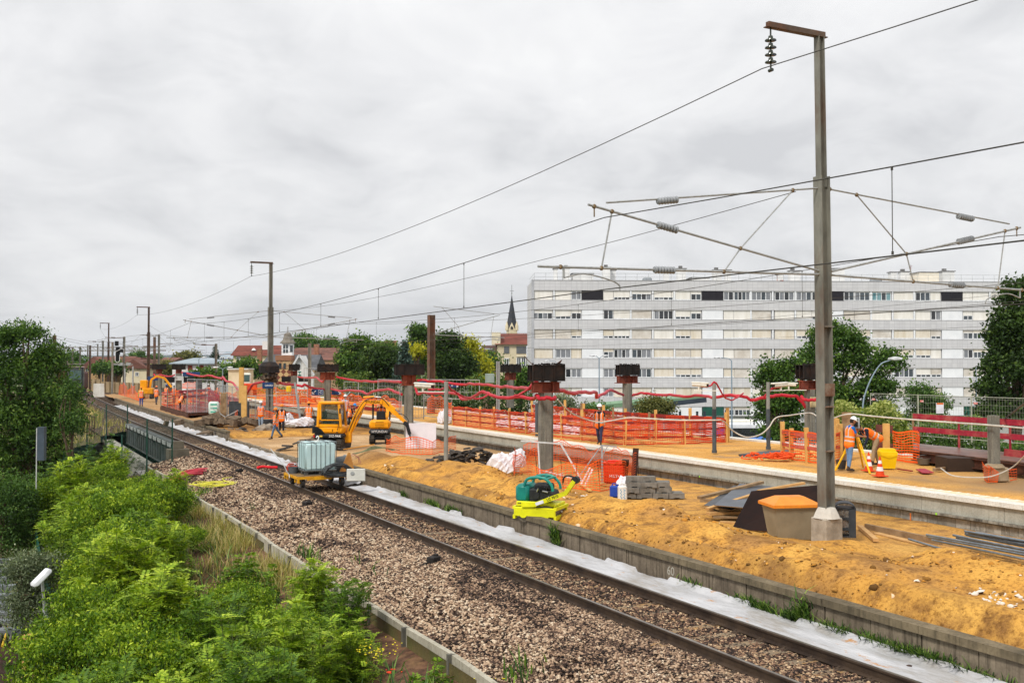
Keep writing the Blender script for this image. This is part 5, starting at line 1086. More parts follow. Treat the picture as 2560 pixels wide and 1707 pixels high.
for k,(px,py,L,w,a) in enumerate(((2315,1182,.5,.22,1.25),(2327,1181,.5,.2,1.35))):
    p=G(px,py,.92);plank(p,p+Vector((math.cos(a)*L,math.sin(a)*L*2,.02)),w,.03,('short red board flat on the gravel, left of a pair','short red board flat on the gravel, right of a pair')[k],REDW)
plank(G(2335,1174,.95),G(2425,1163,.95),.1,.1,'timber beam lying in front of the steel deck',WOODG);plank(G(2245,1172,.92),G(2280,1177,.92),.08,.04,'thin dark red slat on the gravel right of the yellow bin',REDD)
panel_from('black_sheet',[G(1846,1135,.93),G(1960,1140,.95),G(1985,1122,1.02),G(1900,1128,1.0)],.05,'black film faced sheets lying on the gravel left of the net heap',BLKPLY);panel_from('black_sheet',[G(1848,1139,.9),G(1965,1146,.9),G(1990,1130,.92),G(1880,1133,.92)],.04,'lowest black sheet under the other one by the net heap',BLKPLY)
b=MB();r=random.Random(5)
for k in range(60):
    p=Vector((r.gauss(0,.5),r.gauss(0,.22),abs(r.gauss(0,.09))));q=[p+Vector((r.uniform(-.25,.25),r.uniform(-.15,.15),r.uniform(0,.14))) for _ in range(4)];b.tube(spline(q,3),.022,4)
b.build('net_heap',mat('net_vivid','#ef5a1c','#d84a14',3,.7),label='heap of crumpled orange net on the gravel beside the black sheets',cat='net').location=G(1947,1148,.93)
def heras(p0,p1,label,h=2.0,pitch=.11,hp=.22,m=GALV,tagm=True,group=None,r=.018,wr=.0035):
    p0=Vector(p0);p1=Vector(p1);L=(p1-p0).length;n=max(1,round(L/3.4));a=math.atan2((p1-p0).y,(p1-p0).x)
    for k in range(n):
        A_=p0.lerp(p1,k/n);w=L/n-.04;t=thing('mesh_fence',label if n==1 else label+', %s panel' % ('first','second','third','fourth','fifth','sixth')[k],'fence',A_,a,group)
        b=MB()
        for x in (0,w): b.cyl((x,0,0),(x,0,h),r,n=6)
        for z in (.12,h-.02): b.cyl((0,0,z),(w,0,z),r*.9,n=6)
        b.build('frame',m,t);b=MB();x=pitch
        while x<w: b.cyl((x,0,.12),(x,0,h-.02),wr,n=3,cap=False);x+=pitch
        z=.12+hp
        while z<h-.05: b.cyl((0,0,z),(w,0,z),wr,n=3,cap=False);z+=hp
        b.build('wire_mesh',m,t)
        if tagm: b=MB();b.box((.22,-.03,h-.3),(.2,.01,.09));b.build('tag',mat('tag_red_white','#e8cfc8','#d8584a',14),t)
g0,g1=D(2177,1083,51),D(2580,1110,43.2);g0.z=g1.z=.95
heras(g0,g1,'tall mesh fence behind the steel deck at the right',2.05,.14,.26,wr=.004,m=mat('fence_wire','#b9b9a6','#9c9c8a',9,.5))
b=MB();b.box((0,0,0),(.34,.02,.48));b.cm=1;b.box((0,-.012,.2),(.30,.005,.08));b.build('notice',[mat('paper_white','#eceaf2',rough=.6),mat('notice_orange','#e87a40')],label='white paper notice with orange stripe on the mesh fence',cat='notice').location=D(2350,1020,46.5)
q=[D(2283,1122,37),D(2600,1163,31.5),D(2610,1128,34.5),D(2283,1102,40)];
for v in q: v.z=1.36
t=thing('steel_deck','brown steel and plywood walkway deck behind the pillar stub','deck',q[0]);DK=mat('wet_brown_deck','#7b5a4a','#4a3328',1.6,.35,spec=.5)
b=MB();n=Vector((0,0,.04));b.add([v for v in q]+[v-n for v in q],[(0,1,2,3),(7,6,5,4),(0,4,5,1),(1,5,6,2),(2,6,7,3),(3,7,4,0)]);b.build('deck_board',DK,t,world=True)
b=MB()
for A_,B_ in ((q[0],q[1]),(q[3],q[2])):
    b.bar(A_-Vector((0,0,.08)),B_-Vector((0,0,.08)),.2,.03);b.bar(A_-Vector((0,0,.22)),B_-Vector((0,0,.22)),.03,.28);b.bar(A_-Vector((0,0,.37)),B_-Vector((0,0,.37)),.2,.03)
b.build('girder',mat('rust_girder','#5a3524','#3b2218',3,.7),t,world=True)
for k in range(3):
    f=k/2.6;A_=q[3].lerp(q[2],f);b=MB();b.bar(A_,A_+Vector((0,0,1.15)),.06);b.build('post',REDW if k else WOODG,t,world=True)
for z in (1.05,.55): b=MB();b.bar(q[3]+Vector((0,-.05,z)),q[2]+Vector((0,-.05,z)),.04,.2);b.build('guard_board',REDW,t,world=True)
b=MB();A_=D(2510,1130,31.8);b.bar(A_,D(2600,1140,31.3),.04,.22);b.build('toe_board',REDW,t,world=True)
tub('rubble_lump',2310,1160,.9,.25,.2,'#6e665c','grey lump beneath the steel deck',cat='rubble')
b=MB();b.box((0,0,0),(2.6,1.0,.5));b.build('shade_block',mat('deck_shade_dark','#3b2c22'),label='dark block standing in for the shade under the steel deck',cat='shade block').location=D(2450,1160,34.6)  # dark box added under the deck, its colour stands in for shade
# ================================================================ people
SKIN=mat('skin','#a8765a','#94644a',8,.6);HAIR=mat('hair','#2a1f18',rough=.8);VEST=mat('vest_orange','#ff8420','#ff6f12',5,.6,bump=.2,bs=9);STRIPE=mat('reflective_stripe','#c9c7c4','#a9a8a6',9,.4)
BOOT=mat('boot','#4a3b30','#2f2620',9,.8);MASKM=mat('face_mask','#b9cdd8',rough=.8)
def cl(c,c2=None): return mat('cloth'+c,c,c2,6,.85,bump=.3,bs=12)
def remeshed(name,b,vox,mats,tag_caps,parent,smooth=True,sub=None):
    me=bpy.data.meshes.new('t');me.from_pydata(b.V,[],b.Fa);o=bpy.data.objects.new('t',me);C.objects.link(o)
    md=o.modifiers.new('r','REMESH');md.mode='VOXEL';md.voxel_size=vox;md.use_smooth_shade=True
    sm=o.modifiers.new('s','SMOOTH');sm.iterations=2;sm.factor=.5
    dg=bpy.context.evaluated_depsgraph_get();me2=bpy.data.meshes.new_from_object(o.evaluated_get(dg));bpy.data.objects.remove(o);me2.name=name
    me2.materials.clear()
    for m in mats: me2.materials.append(m)
    n=len(me2.polygons)
    if n and len(mats)>1:
        cen=np.zeros(n*3,np.float32);me2.polygons.foreach_get('center',cen);cen=cen.reshape(-1,3);best=np.full(n,1e9);idx=np.zeros(n,np.int32)
        for a,c_,r0,r1,tg in tag_caps:
            a=np.array(a);c_=np.array(c_);ab=c_-a;L=max(1e-9,ab @ ab);t=np.clip(((cen-a) @ ab)/L,0,1);d=np.linalg.norm(cen-(a+t[:,None]*ab),axis=1)/(r0+(r1-r0)*t);k=d<best;best[k]=d[k];idx[k]=tg
        me2.polygons.foreach_set('material_index',idx)
    me2.update();o=bpy.data.objects.new(name,me2);return link(o,parent)
def cap_(b,a,c_,r0,r1,n=10):
    a=Vector(a);c_=Vector(c_);d=c_-a
    if d.length<1e-5: d=Vector((0,0,1e-4))
    q=d.to_track_quat('Z','Y').to_matrix();L=d.length;prof=[]
    for k in range(4): an=-math.pi/2+k*math.pi/8;prof.append((r0*math.cos(an),r0*math.sin(an)))
    prof.append((r0,0));prof.append((r1,L))
    for k in range(1,4): an=k*math.pi/8;prof.append((r1*math.cos(an),L+r1*math.sin(an)))
    vs=[a];fs=[]
    for r,z in prof[1:]:
        for i in range(n): vs.append(a+q @ Vector((r*math.cos(2*math.pi*i/n),r*math.sin(2*math.pi*i/n),z)))
    vs[0]=a+q @ Vector((0,0,-r0));vs.append(a+q @ Vector((0,0,L+r1)));m=len(prof)-1
    fs+=[(0,1+(i+1) % n,1+i) for i in range(n)]
    for k in range(m-1): fs+=[(1+k*n+i,1+k*n+(i+1) % n,1+(k+1)*n+(i+1) % n,1+(k+1)*n+i) for i in range(n)]
    fs+=[(1+(m-1)*n+i,1+(m-1)*n+(i+1) % n,len(vs)-1) for i in range(n)]
    b.add(vs,fs)
def person(p,yaw,label,shirt='#3a3c44',trousers='#3d4558',helmet='#f2f2f2',vest=True,lean=0,legs=((0,5),(0,5)),arms=((10,8,15),(10,8,15)),skinarm=True,mask=False,H=1.75,vox=.012,cut=None,twist=0,headp=0,lo=False,openv=False,sit=None):
    """local +y is forward; angles in degrees: leg (swing, knee), arm (forward swing, out, elbow)"""
    k=H/1.75;t=thing('person',label,'person',p,yaw,'workers on the site');caps=[];b=MB()
    def rx(a): return Matrix.Rotation(-R(a),3,'X')            # forward lean
    hip=Vector((0,0,0));J={}
    def add(a,c_,r0,r1,tg): g_=k*(1.12 if tg<2 else 1);caps.append((a,c_,r0*g_,r1*g_,tg))
    low=0;feet=[]
    for i,sx in enumerate((-1,1)):
        sw,kn=legs[i];h=hip+Vector((sx*.095*k,0,0));kne=h+rx(-sw) @ Vector((0,0,-.43*k));ank=kne+rx(-sw+kn) @ Vector((0,0,-.42*k))
        fd=Vector((sx*.2,1,-.12 if kn<20 else -.45)).normalized();toe=ank+fd*.17*k+Vector((0,0,-.05*k));heel=ank+Vector((0,-.04*k,-.055*k))
        add(h,kne,.092,.062,1);add(kne,ank+(kne-ank)*.12,.064,.048,1);add(ank+Vector((0,0,.05*k)),ank,.05,.048,2);add(heel,toe,.043,.036,2);low=min(low,ank.z-.10*k,toe.z-.036*k)
    T=rx(lean) @ Matrix.Rotation(R(twist),3,'Z');add(hip+Vector((-.07*k,0,.02)),hip+Vector((.07*k,0,.02)),.11,.11,1)
    w=hip+T @ Vector((0,0,.18*k));ch=hip+T @ Vector((0,.0,.38*k));nk=hip+T @ Vector((0,-.01,.54*k))
    add(hip+T @ Vector((-.05*k,0,.08*k)),w+T @ Vector((-.055*k,0,0)),.105,.10,0);add(hip+T @ Vector((.05*k,0,.08*k)),w+T @ Vector((.055*k,0,0)),.105,.10,0)
    add(w+T @ Vector((-.05*k,0,0)),ch+T @ Vector((-.085*k,0,.02*k)),.10,.105,0);add(w+T @ Vector((.05*k,0,0)),ch+T @ Vector((.085*k,0,.02*k)),.10,.105,0);add(ch,nk,.10,.06,0)
    hd=nk+(rx(lean*.75+headp) @ Vector((0,.02,.19*k)));add(nk,nk.lerp(hd,.5),.055,.055,3)
    Hm=rx(lean*.75+headp) @ Matrix.Rotation(R(twist),3,'Z')
    def hp(x,y,z): return hd+Hm @ Vector((x*k,y*k,z*k))
    add(hp(0,-.01,.02),hp(0,.01,.03),.083,.082,3);add(hp(0,.02,-.02),hp(0,.045,-.07),.068,.038,3)
    if not lo: add(hp(0,.085,.0),hp(0,.10,-.025),.011,.015,3);add(hp(-.082,0,.0),hp(-.085,-.01,-.02),.014,.010,3);add(hp(.082,0,.0),hp(.085,-.01,-.02),.014,.010,3)
    add(hp(0,-.03,.04),hp(0,-.035,.0),.085,.078,4)
    asg=3 if skinarm else 0
    for i,sx in enumerate((-1,1)):
        sw,out,el=arms[i];sh=nk+T @ Vector((sx*.175*k,0,-.05*k));A_=T @ Matrix.Rotation(R(-sx*out),3,'Y') @ rx(-sw);e=sh+A_ @ Vector((0,0,-.28*k));B_=T @ Matrix.Rotation(R(-sx*out*.4),3,'Y') @ rx(-sw-el);wr=e+B_ @ Vector((0,0,-.25*k))
        add(nk+T @ Vector((sx*.06*k,0,-.03*k)),sh,.058,.062,0);add(sh,sh.lerp(e,.55),.056,.048,0);add(sh.lerp(e,.5),e,.045,.042,asg);add(e,wr,.043,.028,asg)
        d=(wr-e).normalized();s_=(B_ @ Vector((0,1,0))).normalized();pal=wr+d*.05*k;add(wr,pal+d*.03*k,.027,.030,5)
        add(pal-s_*.018*k,pal+s_*.022*k+d*.02*k,.02,.02,5)
        if not lo:
            for f in range(4):
                a0=pal+d*.035*k+s_*(.026-.017*f)*k;a1=a0+d*(.028,.034,.032,.024)[f]*k;inn=Vector((-sx,0,0));inn=T @ inn;a2=a1+(d*.7+inn*.7).normalized()*.026*k;add(a0,a1,.0095,.009,5);add(a1,a2,.009,.0075,5)
            th=wr+d*.03*k+s_*.022*k;add(th,th+(s_*.8+d*.6).normalized()*.035*k,.012,.010,5);add(th+(s_*.8+d*.6).normalized()*.035*k,th+(s_*.8+d*.6).normalized()*.035*k+d*.022*k,.010,.008,5)
        J[sx]=(sh,e,wr)
    base=Vector((0,0,-low if sit is None else sit));caps=[(Vector(a)+base,Vector(c_)+base,r0,r1,tg) for a,c_,r0,r1,tg in caps]
    for a,c_,r0,r1,tg in caps: cap_(b,a,c_,r0,r1)
    tg2=[(a,c_,r0,r1,tg) for a,c_,r0,r1,tg in caps]
    mats=[cl(shirt),cl(trousers),BOOT,SKIN,HAIR,SKIN if skinarm else mat('glove','#6b5d4a','#3c3630',9,.9)]
    remeshed('body',b,vox,mats,tg2,t)
    def W(v): return v+base
    if vest:
        b=MB();vc=[];u=.018*k
        for sx in (-1,1):
            for a,c_,r0,r1 in ((hip+T @ Vector((sx*.058*k,0,-.07*k)),w+T @ Vector((sx*.055*k,0,0)),.146,.138),(w+T @ Vector((sx*.055*k,0,0)),ch+T @ Vector((sx*.088*k,0,.02*k)),.138,.138),(ch+T @ Vector((sx*.08*k,0,.0)),nk+T @ Vector((sx*.10*k,0,-.045*k)),.126,.08)):
                cap_(b,W(a),W(c_),r0*k,r1*k);vc.append((W(a),W(c_)))
        o=remeshed('vest',b,max(vox,.014),[VEST,STRIPE,cl(shirt)],[],t)
        me=o.data;n=len(me.polygons);cen=np.zeros(n*3,np.float32);me.polygons.foreach_get('center',cen);cen=cen.reshape(-1,3);Ti=np.array(T.inverted());q=(cen-np.array(W(hip))) @ Ti.T/k
        idx=np.zeros(n,np.int32);z=q[:,2];x=np.abs(q[:,0])
        idx[((z>.03) & (z<.075)) | ((z>.17) & (z<.215))]=1;idx[(z>.215) & (x>.075) & (x<.118)]=1
        idx[(z>.40) & (q[:,1]>.02) & (x<(z-.40)*.75+.01)]=2
        if openv: idx[(q[:,1]>.04) & (x<.035)]=2
        me.polygons.foreach_set('material_index',idx)
    if helmet:
        b=MB();M_=Matrix.Translation(W(hd)) @ Hm.to_4x4() @ Matrix.Scale(k,4);pr=[(.118,.055),(.114,.075),(.108,.10),(.09,.145),(.055,.175),(.018,.186),(.001,.187)]
        b.lathe([(.108,.05)]+pr,18,M_);v=[(.11*math.sin(a),.10+.07*math.cos(a) if abs(a)<1.2 else .11*math.cos(a),.052) for a in np.linspace(-1.3,1.3,9)]
        b.add([(x,y,z) for x,y,z in v]+[(x,y,z+.012) for x,y,z in v]+[(0,0,.055),(0,0,.067)],[(i,i+1,18) for i in range(8)]+[(i+10,i+9,19) for i in range(8)]+[(i+1,i,i+9,i+10) for i in range(8)],M_)
        b.box((0,0,.18),(.03,.16,.02),bev=.008) if False else None
        b.build('helmet',mat('helmet'+helmet,helmet,None,4,.35),t,smooth=True)
    if mask:
        b=MB();M_=Matrix.Translation(W(hd)) @ Hm.to_4x4() @ Matrix.Scale(k,4);b.blob((0,.075,-.045),(.052,.035,.042),jit=0);b2=MB();b2.add(b.V,b.Fa,M_);b2.build('mask',MASKM,t,smooth=True)
    elif not lo:
        b=MB();M_=Matrix.Translation(W(hd)) @ Hm.to_4x4() @ Matrix.Scale(k,4)
        for sx in (-1,1): b.blob((sx*.03,.084,.012),(.012,.008,.007),jit=0)
        b.blob((0,.098-.016,-.052),(.024,.008,.005),jit=0);b2=MB();b2.add(b.V,b.Fa,M_);b2.build('face',mat('eyes_mouth','#33201a',rough=.5),t)
    return t
FR=-math.pi           # facing the camera (local +y -> -y)
person(G(1499,1111,.9),FR-.25,'worker in black shirt, open orange vest and white helmet walking on the far platform edge','#1d1e24','#3a3b58','#f4f4f4',legs=((22,8),(-14,22)),arms=((16,14,18),(-18,16,18)),mask=True,openv=True,vox=.010,H=1.73)
person(G(2124,1177,.9),-.25+FR*.35,'surveyor in blue T-shirt and jeans standing behind the yellow tripod','#1f6fc0','#6d8fb8','#f6f6f6',legs=((4,6),(-3,6)),arms=((22,6,70),(30,6,60)),lean=6,headp=18,vox=.010,H=1.72)
person(G(2192,1163,.9),.12+math.pi/2,'worker in dark shirt and khaki trousers bent far over beside the tripod','#1f2338','#a58e70',None,legs=((20,14),(2,18)),arms=((60,10,30),(70,8,20)),lean=62,headp=10,skinarm=False,vox=.010,H=1.82)
J1='#5b7391'
person(G(652,1072,.15),FR,'white helmet worker in pale jeans standing in front of the leaning grey fence frames','#a9a4a8','#9fb2c4','#f4f4f4',mask=True,arms=((4,12,10),(4,12,10)),legs=((3,4),(-2,4)),vox=.013)
person(G(689,1097,.12),FR-1.0,'orange helmet worker with green sleeves walking left across the stripped floor','#4b4a30',J1,'#f58a1a',arms=((14,6,15),(-16,6,15)),legs=((24,10),(-20,18)),vox=.013,mask=True)
person(G(704,1085,.12),FR+.3,'orange helmet worker in black clothes just behind the one walking left','#16161c','#20222e','#f58a1a',arms=((8,14,20),(10,20,20)),legs=((10,6),(-8,12)),skinarm=False,vox=.013,mask=True)
person(G(772,1078,.12),.1,'broad worker seen from behind in orange vest and jeans left of the yellow cab','#a98c7c','#4e5c78','#f58a1a',arms=((10,22,25),(10,22,25)),legs=((6,5),(-5,8)),vox=.013,H=1.82)
person(D(863,1058,66),FR+.5,'white helmet worker with open jacket behind the yellow digger cab','#b7bccd','#3c4a6a','#f4f4f4',arms=((15,14,40),(15,12,40)),openv=True,vox=.014,mask=True)
person(G(874,1074,.12),-1.9,'blue helmet worker in dark pullover stooping beside the digger boom','#1b1c22','#23262e','#2f8fd8',arms=((40,8,40),(50,8,30)),lean=30,legs=((30,45),(5,40)),skinarm=False,vox=.013,mask=True)
person(D(884,1002,101),0.05,'distant worker seen from behind with white helmet and orange vest before the dark trees','#8a7a6a','#a09078','#f4f4f4',arms=((4,18,20),(4,18,20)),vox=.018,lo=True)
person(D(391,1012,99),-.1,'worker seen from behind in dark trousers beside the leftmost pillar','#8d7f88','#4b4a52','#e8824a',arms=((10,14,30),(10,14,30)),legs=((12,6),(-12,10)),vox=.018,lo=True)
person(D(416,1008,101),0,'blue helmet worker behind the small net crate at far left','#a06a3a','#4b4a52','#2a4a9a',arms=((20,14,30),(20,14,30)),vox=.018,lo=True)
person(D(450,1030,89),-.9,'worker in black trousers bending on the wet brown deck','#2a2226','#221f2a','#d88a8a',arms=((30,8,20),(30,8,20)),lean=32,legs=((8,4),(-4,4)),skinarm=False,vox=.018,lo=True)
person(D(353,1016,96),.2,'worker with yellow sleeves and bright blue trousers alone on the far sand path','#c5c95a','#2f4f94','#f58a1a',arms=((6,14,10),(6,14,10)),skinarm=False,vox=.018,lo=True)
person(D(435,1008,103),.3,'dark haired worker without helmet behind the wet brown deck','#2b2a30','#2b2a30',None,vox=.018,lo=True)
person(D(521,1003,108),0,'small far worker with white helmet behind the red railings, left of two','#8a8a90','#44444c','#f4f4f4',vox=.02,lo=True);person(D(545,1003,108),2,'small far worker with white helmet behind the red railings, right of two','#5a5a60','#44444c','#f4f4f4',vox=.02,lo=True)
# ================================================================ diggers
YE=mat('digger_yellow','#f3a40c','#e59404',2,.35,bump=.05,dirt='#a8741c');DG=mat('digger_black','#22262a','#181b1e',5,.5);RUB=mat('track_rubber','#4a443c','#2c2925',7,.9,bump=.5,bs=18)
def glassm(name,a,col='#2f4038'):
    if name in MATS: return MATS[name]
    t=NT(name);t.b.inputs['Alpha'].default_value=a;MATS[name]=t.fin(col,.08,0,.8);return MATS[name]
CG=glassm('cab_glass',.35);STEELD=mat('cylinder_steel','#b5b5b0',metal=.9,rough=.2)
def track_unit(t,x,y0,y1,r,w):
    b=MB();prof=[]
    for i in range(9): a=-math.pi/2-math.pi*i/8;prof.append((y0+r+r*math.cos(a) ,r+r*math.sin(a)))
    for i in range(9): a=math.pi/2-math.pi*i/8;prof.append((y1-r+r*math.cos(a),r+r*math.sin(a)))
    b.prism(prof,-w/2,w/2,Matrix.Translation((x,0,0)) @ Matrix.Rotation(R(90),4,'Z') @ Matrix.Scale(1,4)) ;n=int((y1-y0)/.09)
    for i in range(n):
        y=y0+r+(y1-y0-2*r)*i/(n-1)
        for z in (-.012,2*r+.012): b.box((x,y,z),(w*1.0,.04,.03))
    for e,s in ((y0+r,-1),(y1-r,1)):
        for i in range(6): a=R(-75+30*i);b.box((x,e+s*(r+.012)*math.cos(a),r+(r+.012)*math.sin(a)),(w,.035,.035),(a*s,0,0))
    b.build('track',RUB,t)
def digger_big():
    p=G(832,1124,.12);t=thing('excavator','yellow mini digger with glazed cab and raised boom, the largest digger','excavator',(p.x-.15,p.y+1.0,.12),R(-8))
    for x in (-.55,.55): track_unit(t,x,-.95,.85,.24,.3)
    b=MB();b.box((0,0,.32),(.9,.9,.22));b.cyl((0,0,.4),(0,0,.52),.38,n=20);b.build('undercarriage',DG,t)
    M90=Matrix.Rotation(R(-3),4,'Z')
    b=MB();b.box((-.05,-.02,.66),(1.62,1.42,.28),bev=.1);b.prism([(-.86,.8),(-.2,.8),(-.36,1.0),(-.62,1.14),(-.86,1.16)],-.735,-.70,M90);b.build('counterweight',DG,t)
    b=MB();b.box((-.05,0,.98),(1.56,1.38,.38),bev=.09);b.box((-.52,.3,1.24),(.5,.7,.2),bev=.06);b.build('body',YE,t,smooth=True)
    b=MB()
    for k in range(5): b.bar((-.80,-.742,.86+.055*k),(-.32-.05*k,-.742,.86+.055*k),.02,.018)
    b.build('grille',mat('grille_dark','#14171a'),t)
    cab=bpy.data.objects.new('cab',None);link(cab,t);b=MB();x0,x1,y0,y1,z0,z1=-.60,.62,-.69,.18,1.14,2.38
    for (x,y) in ((x0,y0),(x1,y0),(x0,y1),(x1,y1)):
        dx=-.12 if x==x1 else .04;b.bar((x,y,z0),(x+dx,y+(.03 if y<0 else -.03),z1-.1),.11,.10,up=(0,1,0))
    b.box((.0-.02,(y0+y1)/2,z1-.04),(1.18,.90,.15),bev=.06);b.box((.0,y0+.03,1.20),(1.2,.07,.14));b.bar((-.55,y0+.02,1.48),(.55,y0+.02,1.48),.06,.05);b.box((x0,(y0+y1)/2,1.25),(.08,.85,.25));b.box((x0+.12,y0+.02,1.9),(.12,.06,.9));b.build('cab_frame',YE,cab,smooth=True)
    b=MB();b.box((.05,y0+.03,1.88),(.98,.015,.74));b.box((.05,y0+.03,1.34),(.98,.015,.2));b.box((x1-.07,(y0+y1)/2,1.8),(.015,.76,.9));b.box((x0+.02,(y0+y1)/2,1.85),(.015,.76,.8));b.box((0,y1,1.8),(1.1,.015,.9));b.build('glass',CG,cab)
    b=MB();b.box((-.2,-.25,1.3),(.45,.5,.25),bev=.06);b.box((-.38,-.25,1.62),(.14,.46,.6),bev=.05);b.box((.3,-.25,1.3),(.1,.5,.35));b.build('seat',DG,cab)
    b=MB();b.tube([(.50,-.74,1.42),(.50,-.78,1.1),(.45,-.77,.95)],.018);b.box((.62,-.86,1.95),(.05,.14,.26),bev=.02);b.build('mirror',DG,t)
    b=MB();b.tube([(-.66,-.5,2.3),(-.78,-.55,2.44)],.02);b.cyl((-.78,-.55,2.44),(-.80,-.55,2.54),.06,n=10);b.build('beacon',mat('beacon_orange','#d8622a',rough=.3),t)
    b=MB();b.box((-.78,-.72,.66),(.08,.02,.14));b.build('tail_light',mat('tail_red','#c42222',rough=.3),t);b=MB();b.box((-.42,-.735,.66),(.16,.01,.08));b.build('plate',mat('plate_yellow','#f2c24a'),t)
    lettering('25Z-9AK',.17,frame((.32,-.737,.67),(1,0,0),(0,0,1)),mat('pure_white','#f4f4f4'),t);b=MB();b.tube([(.18,-.70,.9),(.18,-.72,1.02)],.015);b.box((.42,-.70,.86),(.1,.02,.06));b.build('handle',DG,t)
    B0,B1,B2,B3=Vector((.80,-.1,.62)),Vector((1.25,-.1,1.75)),Vector((1.72,-.1,2.42)),Vector((2.65,-.1,2.38))
    b=MB();b.box((.80,-.1,.55),(.4,.3,.5),bev=.05);b.bar(B0,B1,.20,.22,up=(0,1,0));b.bar(B1-(B1-B0).normalized()*.1,B2,.20,.30,up=(0,1,0));b.bar(B2-Vector((.12,0,.03)),B3,.18,.26,up=(0,1,0));o=b.build('boom',YE,t)
    lettering('HYUNDAI',.18,frame((2.12,-.245,2.39),(1,0,-.04),(0,0,1)),mat('pure_black','#141414'),o)
    S0,S1=Vector((2.55,-.1,2.48)),Vector((3.85,-.1,1.35));b=MB();d=(S1-S0).normalized();n_=Vector((d.z,0,-d.x));b.add([S0+n_*.14+Vector((0,y,0)) for y in (-.09,.09)]+[S0-n_*.16+Vector((0,y,0)) for y in (-.09,.09)]+[S1+n_*.07+Vector((0,y,0)) for y in (-.08,.08)]+[S1-n_*.07+Vector((0,y,0)) for y in (-.08,.08)],[(0,1,3,2),(4,6,7,5),(0,4,5,1),(2,3,7,6),(0,2,6,4),(1,5,7,3)]);o=b.build('stick',YE,t)
    for P_,Q_ in (((.95,-.1,.75),(1.55,-.1,1.85)),((1.62,-.1,2.62),(2.2,-.1,2.66)),((2.75,-.1,2.45),(3.3,-.1,2.02))): b=MB();b.cyl(P_,Q_,.052,n=10);b.build('cylinder',YE,t,smooth=True)
    for P_,Q_ in (((1.55,-.1,1.85),(1.66,-.1,2.1)),((2.2,-.1,2.66),(2.55,-.1,2.62)),((3.3,-.1,2.02),(3.6,-.1,1.76))): b=MB();b.cyl(P_,Q_,.03,n=8);b.build('piston_rod',STEELD,t,smooth=True)
    b=MB();b.box((3.85,-.1,1.30),(.22,.22,.2),(0,.6,0));b.cyl((3.9,-.1,1.3),(4.05,-.1,.75),.09,n=12);b.cyl((4.05,-.1,.75),(4.12,-.1,.45),.045,.03,n=10);b.tube(spline([(3.5,-.2,1.8),(3.75,-.25,1.75),(4.0,-.22,1.5),(3.95,-.2,1.2)],4),.02);b.build('breaker',DG,t)
    b=MB();b.tube(spline([(.9,-.22,.9),(1.2,-.24,1.6),(1.6,-.24,2.3),(2.0,-.24,2.56),(2.6,-.24,2.6),(3.0,-.22,2.2)],4),.02);b.build('hose',DG,t,smooth=True)
digger_big()
def digger_small():
    p=G(943,1109,.12);t=thing('excavator','small open-cab yellow digger seen from the rear, behind the big one','excavator',(p.x+.05,p.y+.9,.12),R(4))
    for x in (-.42,.42): track_unit(t,x,-.85,.7,.21,.26)
    b=MB();b.box((0,0,.26),(.7,.8,.2));b.cyl((0,0,.32),(0,0,.46),.32,n=18);b.build('undercarriage',DG,t)
    b=MB();b.box((0,-.05,.62),(1.18,1.3,.34),bev=.12);b.build('counterweight',DG,t,smooth=True);b=MB();b.box((0,-.05,1.02),(1.14,1.24,.50),bev=.12);b.build('body',YE,t,smooth=True)
    lettering('HYUNDAI',.19,frame((0,-.712,.64),(1,0,0),(0,0,1)),mat('pure_white','#f4f4f4'),t)
    b=MB()
    for k in range(4): b.box((0,-.672,.92+.085*k),(.5-.03*abs(k-1),.012,.025))
    for k in range(3): b.box((.46,-.66,.92+.085*k),(.08,.012,.03))
    b.box((-.02,-.672,.82),(.1,.012,.05));b.build('vent',mat('vent_shade','#7a5210'),t)
    b=MB()
    for x in (-.4,.52):
        b.bar((x,-.45,1.25),(x,-.4,2.15),.05);b.bar((x,.45,1.25),(x,.4,2.15),.05)
    b.build('canopy_post',DG,t);b=MB();b.box((.06,0,2.18),(1.08,1.0,.07),bev=.03);b.build('canopy_roof',YE,t)
    b=MB();b.box((.05,-.25,1.45),(.5,.16,.6),bev=.06);b.box((.05,0,1.3),(.5,.5,.15),bev=.04);b.build('seat',DG,t)
    b=MB();b.bar((.2,.7,.6),(.35,1.5,1.9),.18,.2,up=(1,0,0));b.bar((.35,1.5,1.9),(.45,2.4,1.5),.16,.16,up=(1,0,0));b.build('boom',YE,t)
    person(Vector((p.x+.1,p.y+.95,.9)),0,'digger driver in orange vest sitting in the open-cab digger','#2b2b30','#2b2b33','#20242c',sit=.62,legs=((85,80),(85,80)),arms=((45,8,40),(45,8,40)),vox=.015,lo=True)
digger_small()
def digger_far(px,py,Y,s,label,body,cabc=None,arm=True):
    p=D(px,py,Y);t=thing('excavator',label,'excavator',p,.2)
    for x in (-.6*s,.6*s): track_unit(t,x,-1.1*s,1.0*s,.28*s,.36*s)
    b=MB();b.box((0,0,1.0*s),(1.7*s,1.6*s,.8*s),bev=.1*s);b.build('body',body,t)
    if cabc: b=MB();b.box((-.35*s,0,1.95*s),(1.0*s,1.2*s,1.3*s),bev=.12*s);b.build('cab',cabc,t);b=MB();b.box((-.30*s,-.61*s,2.0*s),(.66*s,.02,.8*s));b.build('window',glassm('dark_pane',1,'#3f5a56'),t)
    else: b=MB();b.box((-.4*s,0,1.9*s),(.9*s,1.2*s,1.1*s),bev=.08*s);b.build('cab',body,t)
    if arm:
        b=MB();pts=[(.3,0,1.2),(.5,0,2.5),(1.2,0,3.0),(2.2,0,2.7),(3.1,0,1.5)]
        for a,c_ in zip(pts[:-1],pts[1:]): b.bar(Vector(a)*s,Vector(c_)*s,.26*s,.28*s,up=(0,1,0))
        b.build('boom',body,t)
    return t
